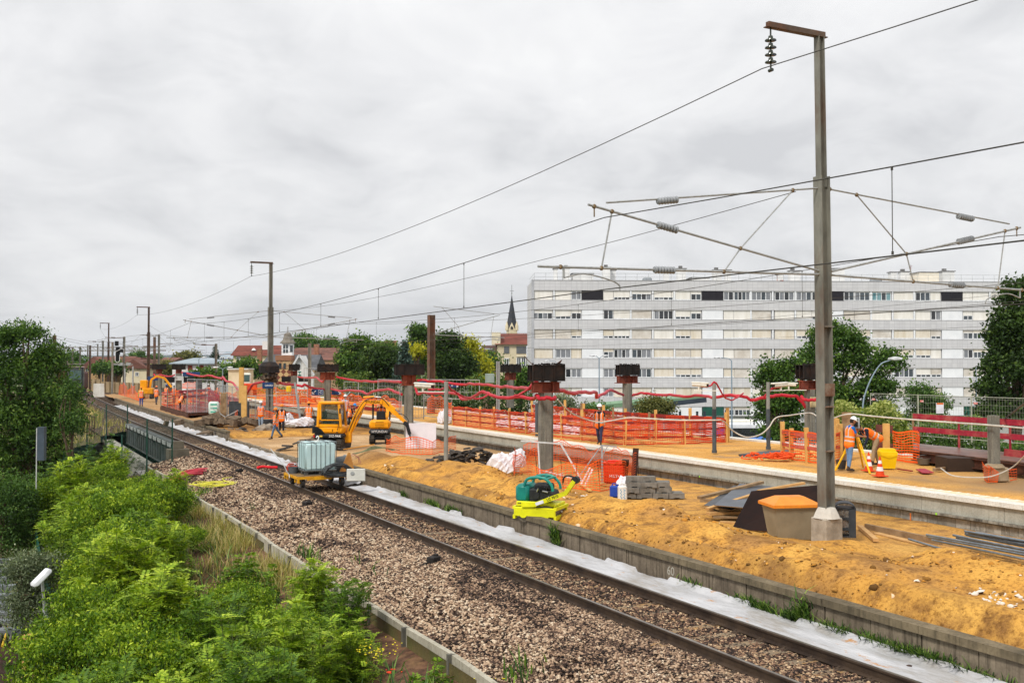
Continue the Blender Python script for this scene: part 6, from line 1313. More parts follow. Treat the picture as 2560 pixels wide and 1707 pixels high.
digger_far(368,996,112,.82,'far yellow digger with arched boom among the leftmost workers',YE)
lt=digger_far(624,988,96,.8,'white and orange digger beside the white site hut',mat('digger_orange','#e2542a','#c84420',3,.5),mat('cab_white','#e8e6d8','#d6d4c6',3,.5),False)
# ================================================================ middle distance: deck with railings,timber tower,frames,signs
t=thing('steel_deck','wet dark brown working deck with red railings over the rubble','deck',D(455,1040,85));DKW=mat('wet_red_deck','#5a3028','#33201c',.8,.12,spec=.8)
q=[D(402,1019,92),D(471,1042,78),D(547,1042,80),D(520,1017,98)];zz=.75
for v in q: v.z=zz
b=MB();n=Vector((0,0,.06));b.add([v for v in q]+[v-n for v in q],[(0,1,2,3),(7,6,5,4),(0,4,5,1),(1,5,6,2),(2,6,7,3),(3,7,4,0)]);b.build('deck_board',DKW,t,world=True)
b=MB();b.bar(q[0]-Vector((0,0,.3)),q[1]-Vector((0,0,.3)),.1,.45);b.bar(q[1]-Vector((0,0,.15)),q[2]-Vector((0,0,.15)),.1,.14);b.build('girder',mat('rust_girder','#5a3524'),t,world=True)
A_,B_=D(456,1034,84),D(552,1038,82);A_.z=B_.z=zz
for k in range(16):
    f=k/15;p=q[3].lerp(q[2],f) if k % 2 else q[0].lerp(q[3],f);b=MB();b.bar(p,p+Vector((0,0,1.45)),.07);b.build('post',REDW if k % 2 else STEEL,t,world=True)
for z in (1.1,.6):
    b=MB();b.bar(q[3]+Vector((0,0,z+.15)),q[2]+Vector((0,0,z)),.06,.24);b.bar(q[0]+Vector((1.6,0,z+.1)),q[3]+Vector((0,0,z+.15)),.06,.24);b.build('guard_board',REDW,t,world=True)
A2,B2=D(556,1014,84),D(614,1034,72)
t=thing('railing','second stretch of red railing leading to the yellow timber tower','railing',A2);
for z in (0,-.95): b=MB();b.bar(A2+Vector((0,0,.62*z+.72)),B2+Vector((0,0,.55*z+.85)),.06,.24);b.build('guard_board',REDW,t,world=True)
for k in range(7): p=A2.lerp(B2,k/6);b=MB();b.bar(p-Vector((0,0,.9)),p+Vector((0,0,1.0)),.06);b.build('post',STEEL if k % 2 else REDW,t,world=True)
for k,(px,py,Y,h,w,lb) in enumerate(((603,1061,70,3.9,.3,'tallest pale timber of the stair tower'),(610,1062,68,2.6,.34,'broad front timber of the stair tower'),(598,1050,76,2.2,.3,'left short timber of the stair tower'),(560,1040,80,1.8,.5,'dull timber behind the red railing'))):
    p=D(px,py,Y);plank(p,p+Vector((0,0,h)),w,.2,lb,WOODY if k<3 else WOODG,cat='post')
for k,(px,py,w,h,Y) in enumerate(((572,1048,1.6,1.3,74),(590,1058,1.0,1.4,70))): p=D(px,py,Y);panel_from('dark_hoarding',[p,p+Vector((w,-.6,0)),p+Vector((w,-.6,h)),p+Vector((0,0,h))],.05,('dark grey board behind the bent fence foot','dark board at the foot of the timber tower')[k],mat('slate_board','#3d4145','#2f3336',3,.7))
b=MB();b.tube([(-1.0,0,.75),(0,0,.1),(0.9,-.1,.55),(1.1,-.1,.5),(1.5,-.2,-.2)],.035);b.build('bent_frame',GALV,label='bent galvanised frame lying in front of the dark board',cat='frame').location=D(563,1046,70)
t=thing('material_bag','pale green and white printed bag standing on the wet deck','bag',D(535,1036,79));b=MB();b.box((0,0,.5),(.78,.5,1.0),bev=.12);b.build('sack',mat('sack_white','#d4e4dc','#bcd2c8',3,.7),t,smooth=True);b=MB()
for z in (.22,.5,.78): b.box((.05,-.255,z),(.5,.01,.11))
b.build('print',mat('print_green','#4fae98'),t)
barrier('net_barrier','red and white net crate beside the leftmost pillar',[D(404,1010,95),D(418,1013,93),D(432,1011,93)],1.15,NETR,None,cell=.2,wh=.07,seed=60,slump=.1,rails=((.2,.14),(.6,.14),(1.0,.14)),railm=mat('pale_pink_board','#d8a898','#c48a7a',3,.7))
for k,(pp,h,lb,sl) in enumerate((([(296,985,124),(325,993,118),(345,1001,112),(372,994,112)],1.5,'crumpled bright orange net along the far sand heap at left',.5),([(432,1010,96),(456,1012,95),(470,1008,97)],1.3,'orange net hanging behind the bending worker',.1),([(470,1005,104),(560,1010,100),(600,1004,98)],1.3,'orange net fence behind the red railings',.3),([(455,970,118),(500,971,115)],.7,'far orange net line behind the black screens',.2),([(616,993,96),(700,997,92),(800,998,92)],1.05,'far orange net fence with the tall mast in front',.2),([(684,1004,90),(740,1006,88),(790,1004,88)],.5,'lower red orange net below the tall mast',.2),([(625,1068,71),(700,1066,70),(752,1060,71)],1.05,'orange net hung on the grey frames behind the workers',.3),([(585,1062,71),(596,1064,69)],1.15,'narrow orange net under the timber tower',.2),([(655,1012,86),(720,1015,84),(800,1016,82)],.8,'orange net just behind the low grey fence and blue arrow sign',.2),([(845,1006,84),(920,1012,78),(1004,1018,72)],.75,'orange net beyond the raised digger boom',.25),([(1066,1030,66),(1100,1034,63),(1128,1040,60)],1.1,'orange net left of the long platform barrier, behind the grey post',.25),([(828,995,90),(862,996,88)],.6,'orange net fence right of the blue arrow signs',.2))):
    P=[D(*v) for v in pp];barrier('net_barrier',lb,P,h,NETO if k not in (5,) else NETR,None,cell=.14,wh=.05,seed=70+k,slump=sl)
for k,(pp,lb) in enumerate((([(660,1008,94),(800,1014,90)],'dark red boards below the far orange net'),([(840,1012,86),(1000,1030,74)],'dark red boards behind the digger boom'),([(476,985,104),(548,1000,98)],'extra upper red board behind the wet deck'))):
    P=[D(*v) for v in pp];t=thing('guard_rail',lb,'railing',P[0]);
    for z in (0,-.6,-1.1): b=MB();b.bar(P[0]+Vector((0,0,z)),P[1]+Vector((0,0,z)),.05,.26);b.build('rail_board',REDW,t,world=True)
    for f in (0,.33,.66,1): p=P[0].lerp(P[1],f);b=MB();b.bar(p-Vector((0,0,1.6)),p+Vector((0,0,.4)),.08);b.build('post',REDW,t,world=True)
for k,(x0,y0,x1,y1,Y0,Y1,h) in enumerate(((617,1062,748,1058,70,72,2.0),(612,1062,640,1064,70,69,2.0),(468,1030,545,1034,92,84,3.0),(545,1034,600,1050,84,74,2.4),(690,1012,770,1014,88,86,1.7),(1000,1052,1060,1048,62,64,2.2),(760,990,812,992,95,93,2.6),(860,998,935,1000,92,88,1.6),(945,1040,1005,1046,72,68,2.6),(1060,1000,1200,998,74,72,1.5),(1060,1044,1130,1046,66,62,1.4))):
    a,c2=D(x0,y0,Y0),D(x1,y1,Y1);heras(a,Vector((c2.x,c2.y,a.z)),('grey mesh fence behind the white helmet worker','tilted frame at the left of the leaning fence','grey mesh fence on the wet deck','grey mesh fence between deck and timber tower','low grey fence under the blue arrow sign','grey fence left of the cut post','pair of thin fence frames behind the blue sign pillar','low dark mesh behind the distant worker','grey fence behind the digger stick','grey fence under the big trees','low grey fence right of the second pillar')[k],h,.3,.5,tagm=k in (0,),r=.028,wr=.010)
b=MB();b.bar((0,0,0),(-.45,0,2.9),.12);b.build('tube',GALV,label='tilted grey tube leaning against the frames behind the workers',cat='tube').location=D(753,1062,70)
b=MB();b.box((0,0,.3),(4.4,.5,.6));b.build('dark_kerb',mat('slate_board','#3d4145'),label='long dark grey edging beam behind the workers',cat='beam').location=G(700,1072,.12)+Vector((-.6,.6,0));b=MB();b.box((0,0,.3),(3.6,.5,.6));b.build('dark_kerb',MATS['slate_board'],label='second dark edging beam running to the yellow digger',cat='beam').location=G(738,1070,.12)+Vector((.7,.8,0))
bag(738,1060,.6,1.2,.4,.32,'white plastic sheet heap behind the orange helmet workers',61,name='tarpaulin');bag(760,1064,.5,.75,.4,.5,'white bulky sheet left of the worker seen from behind',62,name='tarpaulin');bag(722,1052,.8,.45,.3,.45,'small white folded sheet above the heap',63,name='tarpaulin')
BLUE=mat('sign_blue','#1c3f6e','#17355e',3,.4);WS=mat('pure_white','#f4f4f4')
def sign(px0,py0,px1,py1,Y,label,txts=(),arrow=None,box=None,posts=True,m=None):
    a,c_=D(px0,py1,Y),D(px1,py0,Y);w,h=c_.x-a.x,c_.z-a.z;o_=Vector(((a.x+c_.x)/2,Y,(a.z+c_.z)/2));t=thing('sign',label,'sign',o_)
    b=MB();b.box((0,0,0),(w,.12,h),bev=.02);b.build('panel',m or BLUE,t)
    for s_,x,sz in txts: lettering(s_,sz*h,frame((x*w,-.066,0),(1,0,0),(0,0,1)),WS,t,th=.003)
    if arrow:
        x,dx,dz=arrow;L=h*.28;b=MB();p0=Vector((x*w-dx*L,-.07,-dz*L));p1=Vector((x*w+dx*L,-.07,dz*L));b.bar(p0,p1,h*.1,.01,up=(0,1,0));b.bar(p1,p1-Vector((dx*L*1.2,0,0)),h*.1,.01,up=(0,1,0));b.bar(p1,p1-Vector((0,0,dz*L*1.2)),h*.1,.01,up=(0,1,0));b.build('arrow',WS,t)
    if box:
        x,bw=box;b=MB();r=h*.40;
        for s1,s2 in (((-1,-1),(1,-1)),((1,-1),(1,1)),((1,1),(-1,1)),((-1,1),(-1,-1))): b.bar((x*w+s1[0]*r*bw,-.066,s1[1]*r),(x*w+s2[0]*r*bw,-.066,s2[1]*r),h*.03,.008,up=(0,1,0))
        b.build('letter_frame',WS,t)
    return t
sign(779,973,809,988,86,'blue station sign with a white arrow down-left and a boxed C',(('C',.27,.6),),(-.28,-1,-1),(.27,.95));sign(829,974,853,987,87,'blue station sign with arrow down-right beside the third pillar',(),(.30,1,-1));sign(656,956,684,971,78,'blue station name board on the tall mast',(('GRARD',.1,.42),))
sign(1123,958,1147,969,70,'blue station sign with A and an arrow down-right behind the camera',(('A',-.2,.7),),(.28,1,-1));sign(1048,953,1072,966,70,'blue station sign half hidden by the cream camera');sign(369,941,395,951,130,'blue sign with two faint lines beside the leftmost pillar',(('gare rer',0,.3),));sign(457,930,500,941,124,'blue sign board right of the round capped pillars')
BLK=mat('screen_black','#0e0e10',rough=.35)
sign(411,942,437,956,126,'black information screen left of the round capped pillar',m=BLK);sign(459,942,485,956,126,'black information screen right of the round capped pillar',m=BLK);sign(704,941,727,954,110,'black screen left of the small pillar by the villa',m=BLK);sign(746,942,771,954,110,'black screen right of the small pillar by the villa',m=BLK)
sign(1213,934,1236,957,74,'blank grey sign back between the tree and the galvanised post',m=mat('sign_back','#93a39d','#84948e',2,.5));sign(438,940,456,951,127.4,'grey cabinet between the two black screens',m=mat('cabinet_grey','#c5c8c6','#b2b5b3'));
for k,(px,py) in enumerate(((2,0),)): pass
t=thing('site_hut','cream walled site hut with a pale flat roof beside the white and orange digger','hut',D(598,975,118));b=MB();b.box((-.2,1.5,.9),(2.3,2.4,2.9));b.build('wall',mat('hut_cream','#d8cbb0','#c7b998',1,.8),t);b=MB();b.box((-.2,1.4,2.42),(2.5,2.7,.16));b.build('roof',mat('hut_roof','#c9cdcc','#b4b8b7',2),t)
b=MB();b.cyl((0,0,0),(0,0,1.9),.33,n=14);b.cyl((0,0,1.9),(0,0,2.0),.36,n=14);b.build('drum',mat('drum_black','#2e2c2c','#45423f',5),label='dark round drum in front of the site hut fence',cat='drum').location=D(497,958+40,104)
b=MB();b.box((0,0,.1),(.45,.4,.6),bev=.1);b.build('yellow_post',mat('bin_yellow','#f0c80c'),label='yellow padded post behind the red conduit near the mast',cat='post').location=D(722,975,90)
# ================================================================ works train,signal,far left trackside
t=thing('works_train','dark red and black works train coming out behind the big left tree','train',D(176,986,150),.25);b=MB();b.box((0,3,2.0),(2.9,8,2.6),bev=.2);b.box((-.9,-1.2,2.9),(1.1,1.0,1.8),bev=.2);b.build('body',mat('train_red','#5c2420','#3a1a18',1,.6),t);b=MB();b.box((1.0,-1.6,2.5),(2.1,1.2,3.0),bev=.15);b.build('cab',mat('train_grey','#55595a','#2c2e2f',2,.4),t);b=MB();b.box((1.0,-2.22,2.9),(1.6,.04,1.3));b.build('window',glassm('dark_pane',1),t)
b=MB();b.box((0,3,.6),(2.4,8,.9));
for x in (-.75,.75): b.cyl((x-.08,-1,.45),(x+.08,-1,.45),.45,n=16)
b.build('bogie',mat('bogie_black','#1b1a1a'),t);b=MB();b.lathe([(.3,0),(.55,.4),(.3,.9)],10,Matrix.Translation((-.5,-1.4,4.0)));b.box((1,-1.6,4.05),(2.3,1.3,.12));b.build('roof_gear',mat('pale_gear','#b5a8a4','#8a6a64',3),t)
t=thing('railway_signal','black railway signal with a white outline on a grey post','signal',pm(281,118,.3));z=HC;k_=118/F
b=MB();b.box((0,0,(911-948)*k_+z+1.0),(.18,.18,6));b.bar((0,0,z-.2),(.9,0,z-.2),.12);b.build('post',STEEL,t);b=MB();b.box((.62,0,z+(911-884)*k_*1.0),(.42,.25,1.0));b.box((.62,0,z-.05+(911-893)*k_),(.42,.3,1.4),bev=.05);b.box((.9,0,z+(911-882)*k_),(.9,.3,.5),bev=.05);b.box((.48,0,z+(911-865)*k_),(.36,.25,.55));b.build('head',BLK,t)
b=MB()
ol=[(.38,1.15),(1.05,1.5),(1.38,1.45),(1.38,.85),(.9,.8),(.88,.1),(.62,-.1),(.38,.1),(.38,1.15)]
b.tube([(x,-.17,z+v) for x,v in ol],.035,5);b.build('outline',WS,t)
t=thing('white_block','pale concrete end block at the start of the far platform wall','block',D(247,982,116));b=MB();b.box((0,0,.3),(1.2,.5,1.5),(0,.0,.3),taper=.9);b.build('block',M_WHITEC,t)
for k,(px,py,Y) in enumerate(((312,990,122),(332,985,122),(281,972,122))):
    t=thing('loudspeaker_post',('pale post with a cross arm of loudspeakers, right one','thin galvanised post in the orange net at left','pale post with a cross arm of loudspeakers, left one')[k],'post',D(px,py,Y));b=MB();b.cyl((0,0,0),(0,0,3.3),.1,n=8);b.build('post',GALV,t)
    if k==2: b=MB();b.bar((0,0,2.9),(2.4,0,2.9),.08);b.box((1.0,0,2.95),(.5,.3,.35));b.box((1.9,0,2.95),(.5,.3,.35));b.build('speaker',GALV,t)
for k,(x0,x1,y) in enumerate(((228,300,976),(262,298,969))):
    pass
t=thing('boundary_wall','tan panel wall behind the far track at left','wall',D(290,965,165));b=MB()
for i in range(13): x0,x1=214+i*12,225.6+i*12;a,c_=D(x0,958,175-i*1.8),D(x1,958,175-(i+1)*1.8);b.bar(Vector((a.x,a.y,.65)),Vector((c_.x,c_.y,.65)),.12,1.9+.8*(i<3))
b.build('panel',mat('tan_panels','#a58f70','#8c7858',.6,.9),t,world=True);b=MB()
for i in range(14): a=D(214.6+i*12,958,174.5-i*1.8);b.bar(Vector((a.x,a.y-.1,-.3)),Vector((a.x,a.y-.05,1.65)),.14)
b.build('post',mat('tan_posts','#96825f','#78664a'),t,world=True)
def rail2(pts,label):
    b=MB();P=[D(*p) for p in pts];
    for p in P: p.z=.0
    b.tube(P,.06,4);b.build('rail',M_RAIL,label=label,cat='rail',group='rails of the far siding')
rail2([(225,952,165),(262,968,145),(300,985,128)],'nearer rail of the siding before the tan wall');rail2([(240,950,165),(275,962,146),(320,978,128)],'farther rail of the siding before the tan wall')
# ================================================================ the long apartment block
def mat_tiles():
    t=NT('grey_facade_tiles');tc=t.N.new('ShaderNodeTexCoord');sp=t.N.new('ShaderNodeSeparateXYZ');t.L.new(tc.outputs['Object'],sp.inputs[0]);cb=t.N.new('ShaderNodeCombineXYZ');a=t.math('ADD',sp.outputs[0],sp.outputs[1]);t.L.new(a,cb.inputs[0]);t.L.new(sp.outputs[2],cb.inputs[1])
    br=t.N.new('ShaderNodeTexBrick');t.L.new(cb.outputs[0],br.inputs['Vector']);br.offset=0;br.inputs['Scale'].default_value=1;br.inputs['Brick Width'].default_value=.75;br.inputs['Row Height'].default_value=.46;br.inputs['Mortar Size'].default_value=.018
    br.inputs['Color1'].default_value=lin('#d0d0d1');br.inputs['Color2'].default_value=lin('#c8c8ca');br.inputs['Mortar'].default_value=lin('#b0b0b2')
    n=t.noise(.12,6,.7,t.scaled((1,1,1.5)));c=t.mix(t.math('MULTIPLY',t.ramp(n,[(.40,'#000000'),(.62,'#ffffff')]),.30),br.outputs[0],'#b0b0b0')
    n2=t.noise(.6,5,.7,t.scaled((2.2,2.2,.15)));c=t.mix(t.math('MULTIPLY',t.ramp(n2,[(.50,'#000000'),(.70,'#ffffff')]),.18),c,'#9a9a9a')
    return t.fin(c,.7,0,.25)
TILE=mat_tiles();WHP=mat('white_panel_paint','#eceef0','#e0e3e6',.8,.6);BLP=mat('black_louvre_panel','#26242a','#1e1c22',6,.5);GRP=mat('green_panel','#1f5a4b','#184a3e',.8,.6)
SHU=[mat('shutter_a','#ece9e2','#dedad0',.5,.7,stretch=(3,3,.6)),mat('shutter_b','#e3dccf','#d2c7b2',.5,.7,stretch=(3,3,.6)),mat('shutter_c','#d8d3ca','#c4bcb0',.5,.7,stretch=(2,2,2))]
WFR=mat('window_frame_white','#eef0f1',rough=.5);PANE=[mat('pane_grey','#48525a','#2e373d',1.2,.15,spec=.8),mat('pane_dark','#2c3034','#1c2024',2,.12,spec=.8),mat('pane_curtain','#909296','#666b72',1.5,.4,spec=.5,stretch=(6,6,.3)),mat('pane_teal','#2f6c78','#8fb0b4',2.5,.3,spec=.6,stretch=(4,4,.3))]
SLAB=mat('slab_line','#9c9c9c','#888888',2,.8)
def block():
    Yb=142.0;sc=F/Yb;rot=R(2.8)
    O=D(1331,911,Yb);O.z=-3.7;t=thing('apartment_block','long white and grey seven-storey apartment block with roller shutters behind the tracks','building',O,rot)
    def X(px):      # distance along the facade for a pixel column
        r=(px-1280)/F;return (r*O.y-O.x)/(math.cos(rot)-r*math.sin(rot))
    def Z(py): return HC+(911-py)/F*Yb-O.z
    W=X(2600);Zt=Z(701);b=MB();b.box((W/2,5.6,Zt/2),(W,10.9,Zt));b.build('wall',TILE,t)
    def band(za,zb): q=MB();q.box((W/2,-.09,(za+zb)/2),(W-.01,.17,abs(za-zb)));q.build('spandrel_band',TILE,t)
    rows=[(725.5,749.5),(774,798),(822.8,846.5),(871.2,895),(920,944),(968.5,992.3),(1017,1040)]
    cells=dict(A=(1332,1382),B=(1388,1428),b=(1428,1454),C=(1454,1508),D=(1508,1534),d=(1534,1575),E=(1579,1629),F=(1635,1684),G=(1688,1727),g=(1727,1754),H=(1755,1808),I=(1809,1835),i=(1835,1876),J=(1879,1928),K=(1937,1986),L=(1991,2030),l=(2030,2057),M=(2058,2109),N=(2110,2137),n=(2137,2176),O=(2180,2229),P=(2235,2284),Q=(2289,2327),q=(2327,2353),R=(2354,2407),S=(2408,2433),s=(2433,2473),T=(2478,2528),U=(2533,2590))
    order='A B b C D d E F G g H I i J K L l M N n O P Q q R S s T U'.split()
    tab=['S S W k S h w h s w k W W W W W W k X W T s W s k s s s s','w h w p X s s W h w p S S S S s h p S S S s S X p x S S S','S S h p h h S S h S p s s s S h S p h h s s s h p w w w w','S W S p w W W s s s p S S S S h s p h s S h h S p W w w s',
           'S W W p W W W s h h p s S s S s s p s s h W h h p s s h s','S s h p W S S S S S p S S S S S S p S S S S S S p S S S S','S S w p w h p p p p G w w p p p p G s s p p G w p G w p p']
    CNT={}
    for ri,(ya,yb) in enumerate(rows):
        z1,z0=Z(ya),Z(yb);band(z1,Zt if ri==0 else Z(rows[ri-1][1]));b=MB();b.box((W/2,-.10,z0-.035),(W,.19,.05));b.build('slab_edge',SLAB,t)
        for ci,c_ in enumerate(tab[ri].split()):
            x0,x1=X(cells[order[ci]][0])+.03,X(cells[order[ci]][1])-.03;w=x1-x0;h=z1-z0;xm=(x0+x1)/2;zm=(z0+z1)/2;m=None
            if c_ in 'pkG': b=MB();b.box((xm,-.055,zm),(w,.1,h));b.build('wall_panel',{'p': WHP,'k': BLP,'G': GRP}[c_],t);continue
            op={'S': 0,'s': .13,'h': .33,'x': .5,'w': .68,'W': .92,'X': .97,'T': .9}[c_];sh=SHU[0 if ri==0 else rng.choice((0,1,1,2) if ri>1 else (0,0,2))]
            zs=z0+h*op
            if op<.95: q=MB();q.box((xm,-.01+.03,(zs+z1)/2),(w,.05,z1-zs));q.build('roller_shutter',sh,t)
            if op>0:
                nP=4 if w>2.2 else (3 if w>1.9 else 2);f=MB();f.box((xm,.0,zs-.03),(w,.06,.06));f.box((xm,-.01,z0+.05),(w,.07,.10))
                for k in range(nP+1): f.box((x0+.04+(w-.08)*k/nP,-.002,(z0+zs)/2),(.09,.055,zs-z0))
                fo=f.build('window',WFR,t)
                groups={}
                for k in range(nP):
                    mi=3 if c_=='T' and k != 2 else (1 if c_=='X' and k % 2==0 else rng.choice((0,0,1,2) if c_ != 'W' else (0,2,2,1)));groups.setdefault(mi,[]).append(k)
                for mi,ks in groups.items():
                    g_=MB()
                    for k in ks: g_.box((x0+.04+(w-.08)*(k+.5)/nP,.03,(z0+zs)/2),((w-.08)/nP-.05,.03,zs-z0-.02))
                    g_.build('pane',PANE[mi],fo)
        for px in (1385,1577,1632,1686,1877.5,1932,1988.5,2178,2232,2286,2475.5,2530): b=MB();b.box((X(px),-.06,(z0+z1)/2),(.22,.11,z1-z0));b.build('pilaster',WHP,t)
    b=MB();b.box((W/2,-.08,Zt+.03),(W+.2,.24,.1));b.build('parapet_cap',SLAB,t)
    b=MB();b.box((0.05,-.10,Zt/2),(.35,.2,Zt));b.build('corner_trim',mat('corner_grey','#b4b6ba','#a4a6aa',.6),t)
    b=MB();y=.3
    for z in (.55,1.05): b.cyl((0.3,y,Zt+z),(W,y,Zt+z),.02,n=4);b.cyl((0.3,y,Zt+z),(0.3,10.6,Zt+z),.02,n=4)
    x=.3
    while x<W: b.cyl((x,y,Zt),(x,y,Zt+1.05),.02,n=4);x+=1.6
    b.build('roof_railing',GALV,t)
    CH=mat('chimney_white','#e4e4e2','#cfcfcd',.6,.8);CD=mat('chimney_cap','#8a8a8a','#5e5c5a',2)
    for k,(a,c_,top,bt) in enumerate(((1391,1400,666,0),(1415,1433,662,1),(1441,1494,676,2),(1516,1535,662,1),(1540,1552,667,0),(1681,1693,667,0),(1708,1729,664,1),(1745,1790,687,2),(1809,1830,664,1),(1832,1845,667,0),(1972,1984,675,0),(2008,2034,665,1),(2104,2136,662,0),(2262,2277,669,0),(2295,2319,666,1),(2320,2370,672,2),(2395,2426,666,1))):
        x0,x1=X(a) ,X(c_);zt=Z(top);b=MB();b.box(((x0+x1)/2,4+k % 3,(Zt+zt)/2),(x1-x0,1.1 if bt<2 else 3,zt-Zt));o=b.build('chimney' if bt<2 else 'roof_house',CH if a != 2320 else mat('cream_wall','#eee6d4','#e2d8c4',1),t)
        b=MB();b.box(((x0+x1)/2,4+k % 3,zt+.05),(x1-x0+.3,1.3 if bt<2 else 3.2,.1));
        if bt==1: b.box((x0+.5,4+k % 3,zt+.25),(.5,.5,.4))
        b.build('cap',CD,o)
    for a,c_ in ((1617,1639),(2199,2226)): b=MB();b.box(((X(a)+X(c_))/2,3,Zt+.35),(X(c_)-X(a),1.2,.8),bev=.2);b.build('roof_vent',mat('vent_grey','#9ba0a4','#868b8f',2),t)
    b=MB();b.cyl((X(2310),4,Z(666)),(X(2310),4,Z(650)),.04,n=4);b.bar((X(2306),4,Z(655)),(X(2314),4,Z(653)),.04);b.cyl((X(1966),4,Zt),(X(1966),4,Z(680)),.04,n=4);b.box((X(1974),3.4,Z(697)),(.5,.1,.5));b.build('antenna',mat('antenna_metal','#6b6b6b','#c05a4a',2),t)
block()
# ================================================================ town houses,each built at its own distance
def house(name,label,Y,x0,x1,ye,wall,depth=9,base=-3.7,rz=0,cat='house'):
    a,c_=D(x0,ye,Y),D(x1,ye,Y);t=thing(name,label,cat,((a.x+c_.x)/2,Y,base),rz);w=c_.x-a.x;h=a.z-base
    b=MB();b.box((0,depth/2,h/2),(w,depth,h));b.build('wall',wall,t)
    def XX(px): return D(px,911,Y).x-(a.x+c_.x)/2
    def ZZ(py): return HC+(911-py)/F*Y-base+(0)
    return t,w,h,depth,XX,ZZ
def wins(H,rects,frame_m=WFR,pane_m=None,shutter=None,name='window'):
    t,w,h,dp,XX,ZZ=H
    for r in rects:
        x0,y0,x1,y1=r[:4];a,c_,z1,z0=XX(x0),XX(x1),ZZ(y0),ZZ(y1);b=MB()
        if shutter: b.box(((a+c_)/2,-.04,(z0+z1)/2),(c_-a,.08,z1-z0));b.build('shutter',shutter,t);continue
        xm,zm,ww,hh=(a+c_)/2,(z0+z1)/2,c_-a,z1-z0;fw=min(ww*.16,.14)
        for sx in (-1,1): b.box((xm+sx*(ww/2-fw/2),-.03,zm),(fw,.08,hh));b.box((xm,-.03,zm+sx*(hh/2-fw/2)),(ww-2*fw,.08,fw))
        b.box((xm,-.03,zm),(fw*.7,.07,hh-2*fw));o=b.build(name,frame_m,t);g_=MB();g_.box((xm,-.005,zm),(ww-fw,.03,hh-fw));g_.build('pane',pane_m or PANE[1],o)
def roof(H,yr,m,over=.4,kind='gable',off0=0,name='roof',x0=None,x1=None,thick=.2):
    """kind gable: ridge parallel to the front; front: gable faces the camera; hip"""
    t,w,h,dp,XX,ZZ=H;zr=ZZ(yr);a=-w/2-over if x0 is None else XX(x0);c_=w/2+over if x1 is None else XX(x1);y0,y1,ym=-over,dp+over,dp/2;xm=(a+c_)/2;b=MB();z=h+off0+.002
    if kind=='gable': v=[(a,y0,z),(c_,y0,z),(c_,y1,z),(a,y1,z),(a,ym,zr),(c_,ym,zr)];f=[(0,1,5,4),(2,3,4,5),(1,2,5),(3,0,4),(3,2,1,0)]
    elif kind=='front': v=[(a,y0,z),(c_,y0,z),(c_,y1,z),(a,y1,z),(xm,y0,zr),(xm,y1,zr)];f=[(0,4,5,3),(1,2,5,4),(0,1,4),(2,3,5),(3,2,1,0)]
    else: k=min((c_-a)*.3,ym);v=[(a,y0,z),(c_,y0,z),(c_,y1,z),(a,y1,z),(a+k,ym,zr),(c_-k,ym,zr)];f=[(0,1,5,4),(2,3,4,5),(1,2,5),(3,0,4),(3,2,1,0)]
    b.add(v,f);return b.build(name,m,t)
def mat_roof(n,a,b2): return mat(n,a,b2,.6,.85,bump=.5,bs=4,dirt=None,stretch=(1,1,3))
TILEB=mat_roof('brown_tiles','#7d5548','#5f4038');TILER=mat_roof('red_tiles','#7c4336','#633329');SLATE=mat_roof('slate','#5f6064','#4b4c50');ZINC=mat('zinc_roof','#9aa6ae','#87939b',.5,.5)
CREAM=mat('cream_render','#e6dbbd','#d8cba8',.5,.9);OCHRE=mat('ochre_render','#b5966c','#a08259',.5,.9);WHR=mat('white_render','#e9e7e4','#d9d7d3',.5,.9);BEIGE=mat('beige_render','#d8ccb0','#c8ba9c',.4,.9)
H=house('house','ochre gabled house with brown roof at far left behind the masts',200,208,262,921,OCHRE,16);roof(H,891,TILEB,.5,'front');wins(H,[(214,915,224,928)],pane_m=PANE[0])
b=MB();t,w,h,dp,XX,ZZ=H;b.add([(w/2*.0,.0,ZZ(892)),(w/2+6.0,3,ZZ(893)),(w/2+6.2,0,ZZ(922)),(w/2,-.6,ZZ(921)),(w/2*.0,8,ZZ(892)),(w/2+6,8,ZZ(893)),(w/2+6.2,14,ZZ(922)),(w/2,14,ZZ(921))],[(0,3,2,1),(4,5,6,7),(0,1,5,4),(3,7,6,2),(1,2,6,5),(0,4,7,3)]);b.build('side_roof',TILEB,t)
H=house('house','small cream gabled house with brown roof right of the black signal',190,303,366,921,CREAM,12);roof(H,898,TILEB,.4,'front');wins(H,[(326,910,333,923),(338,930,347,940)]);b=MB();t,w,h,dp,XX,ZZ=H;b.box((XX(359),3,ZZ(914)),(XX(371)-XX(348),3.5,1.0));b.build('dormer',mat('dormer_dark','#4a3c36','#3a302c',2),t)
H=house('house','low house with long brown roof between the ochre and cream houses',235,262,318,905,mat('grey_brown_render','#8a7a6a','#786a5c',.5),10);roof(H,890,TILEB,.4)
H=house('house','white house with grey hipped zinc roof and red shutters',165,431,537,908,WHR,10);roof(H,894,ZINC,.5,'hip');wins(H,[(470,913,481,926),(498,913,509,929)],shutter=mat('shutter_red','#8a3a2c','#78301f',1));b=MB();t,w,h,dp,XX,ZZ=H;b.box((0,-.35,h-.1),(w+.8,.3,.2));b.build('gutter',mat('gutter_grey','#8b9399',rough=.5),t)
H=house('house','pale modern house with flat grey roof behind the head arm mast',215,537,584,897,WHR,10);roof(H,878,ZINC,.3,'hip');wins(H,[(550,892,562,901),(568,892,578,901)])
H=house('house','brown roofed row house left of the white hipped house',240,398,434,902,mat('pink_brown','#b09a8a','#9c8878',.5),9);roof(H,893,TILEB,.3)
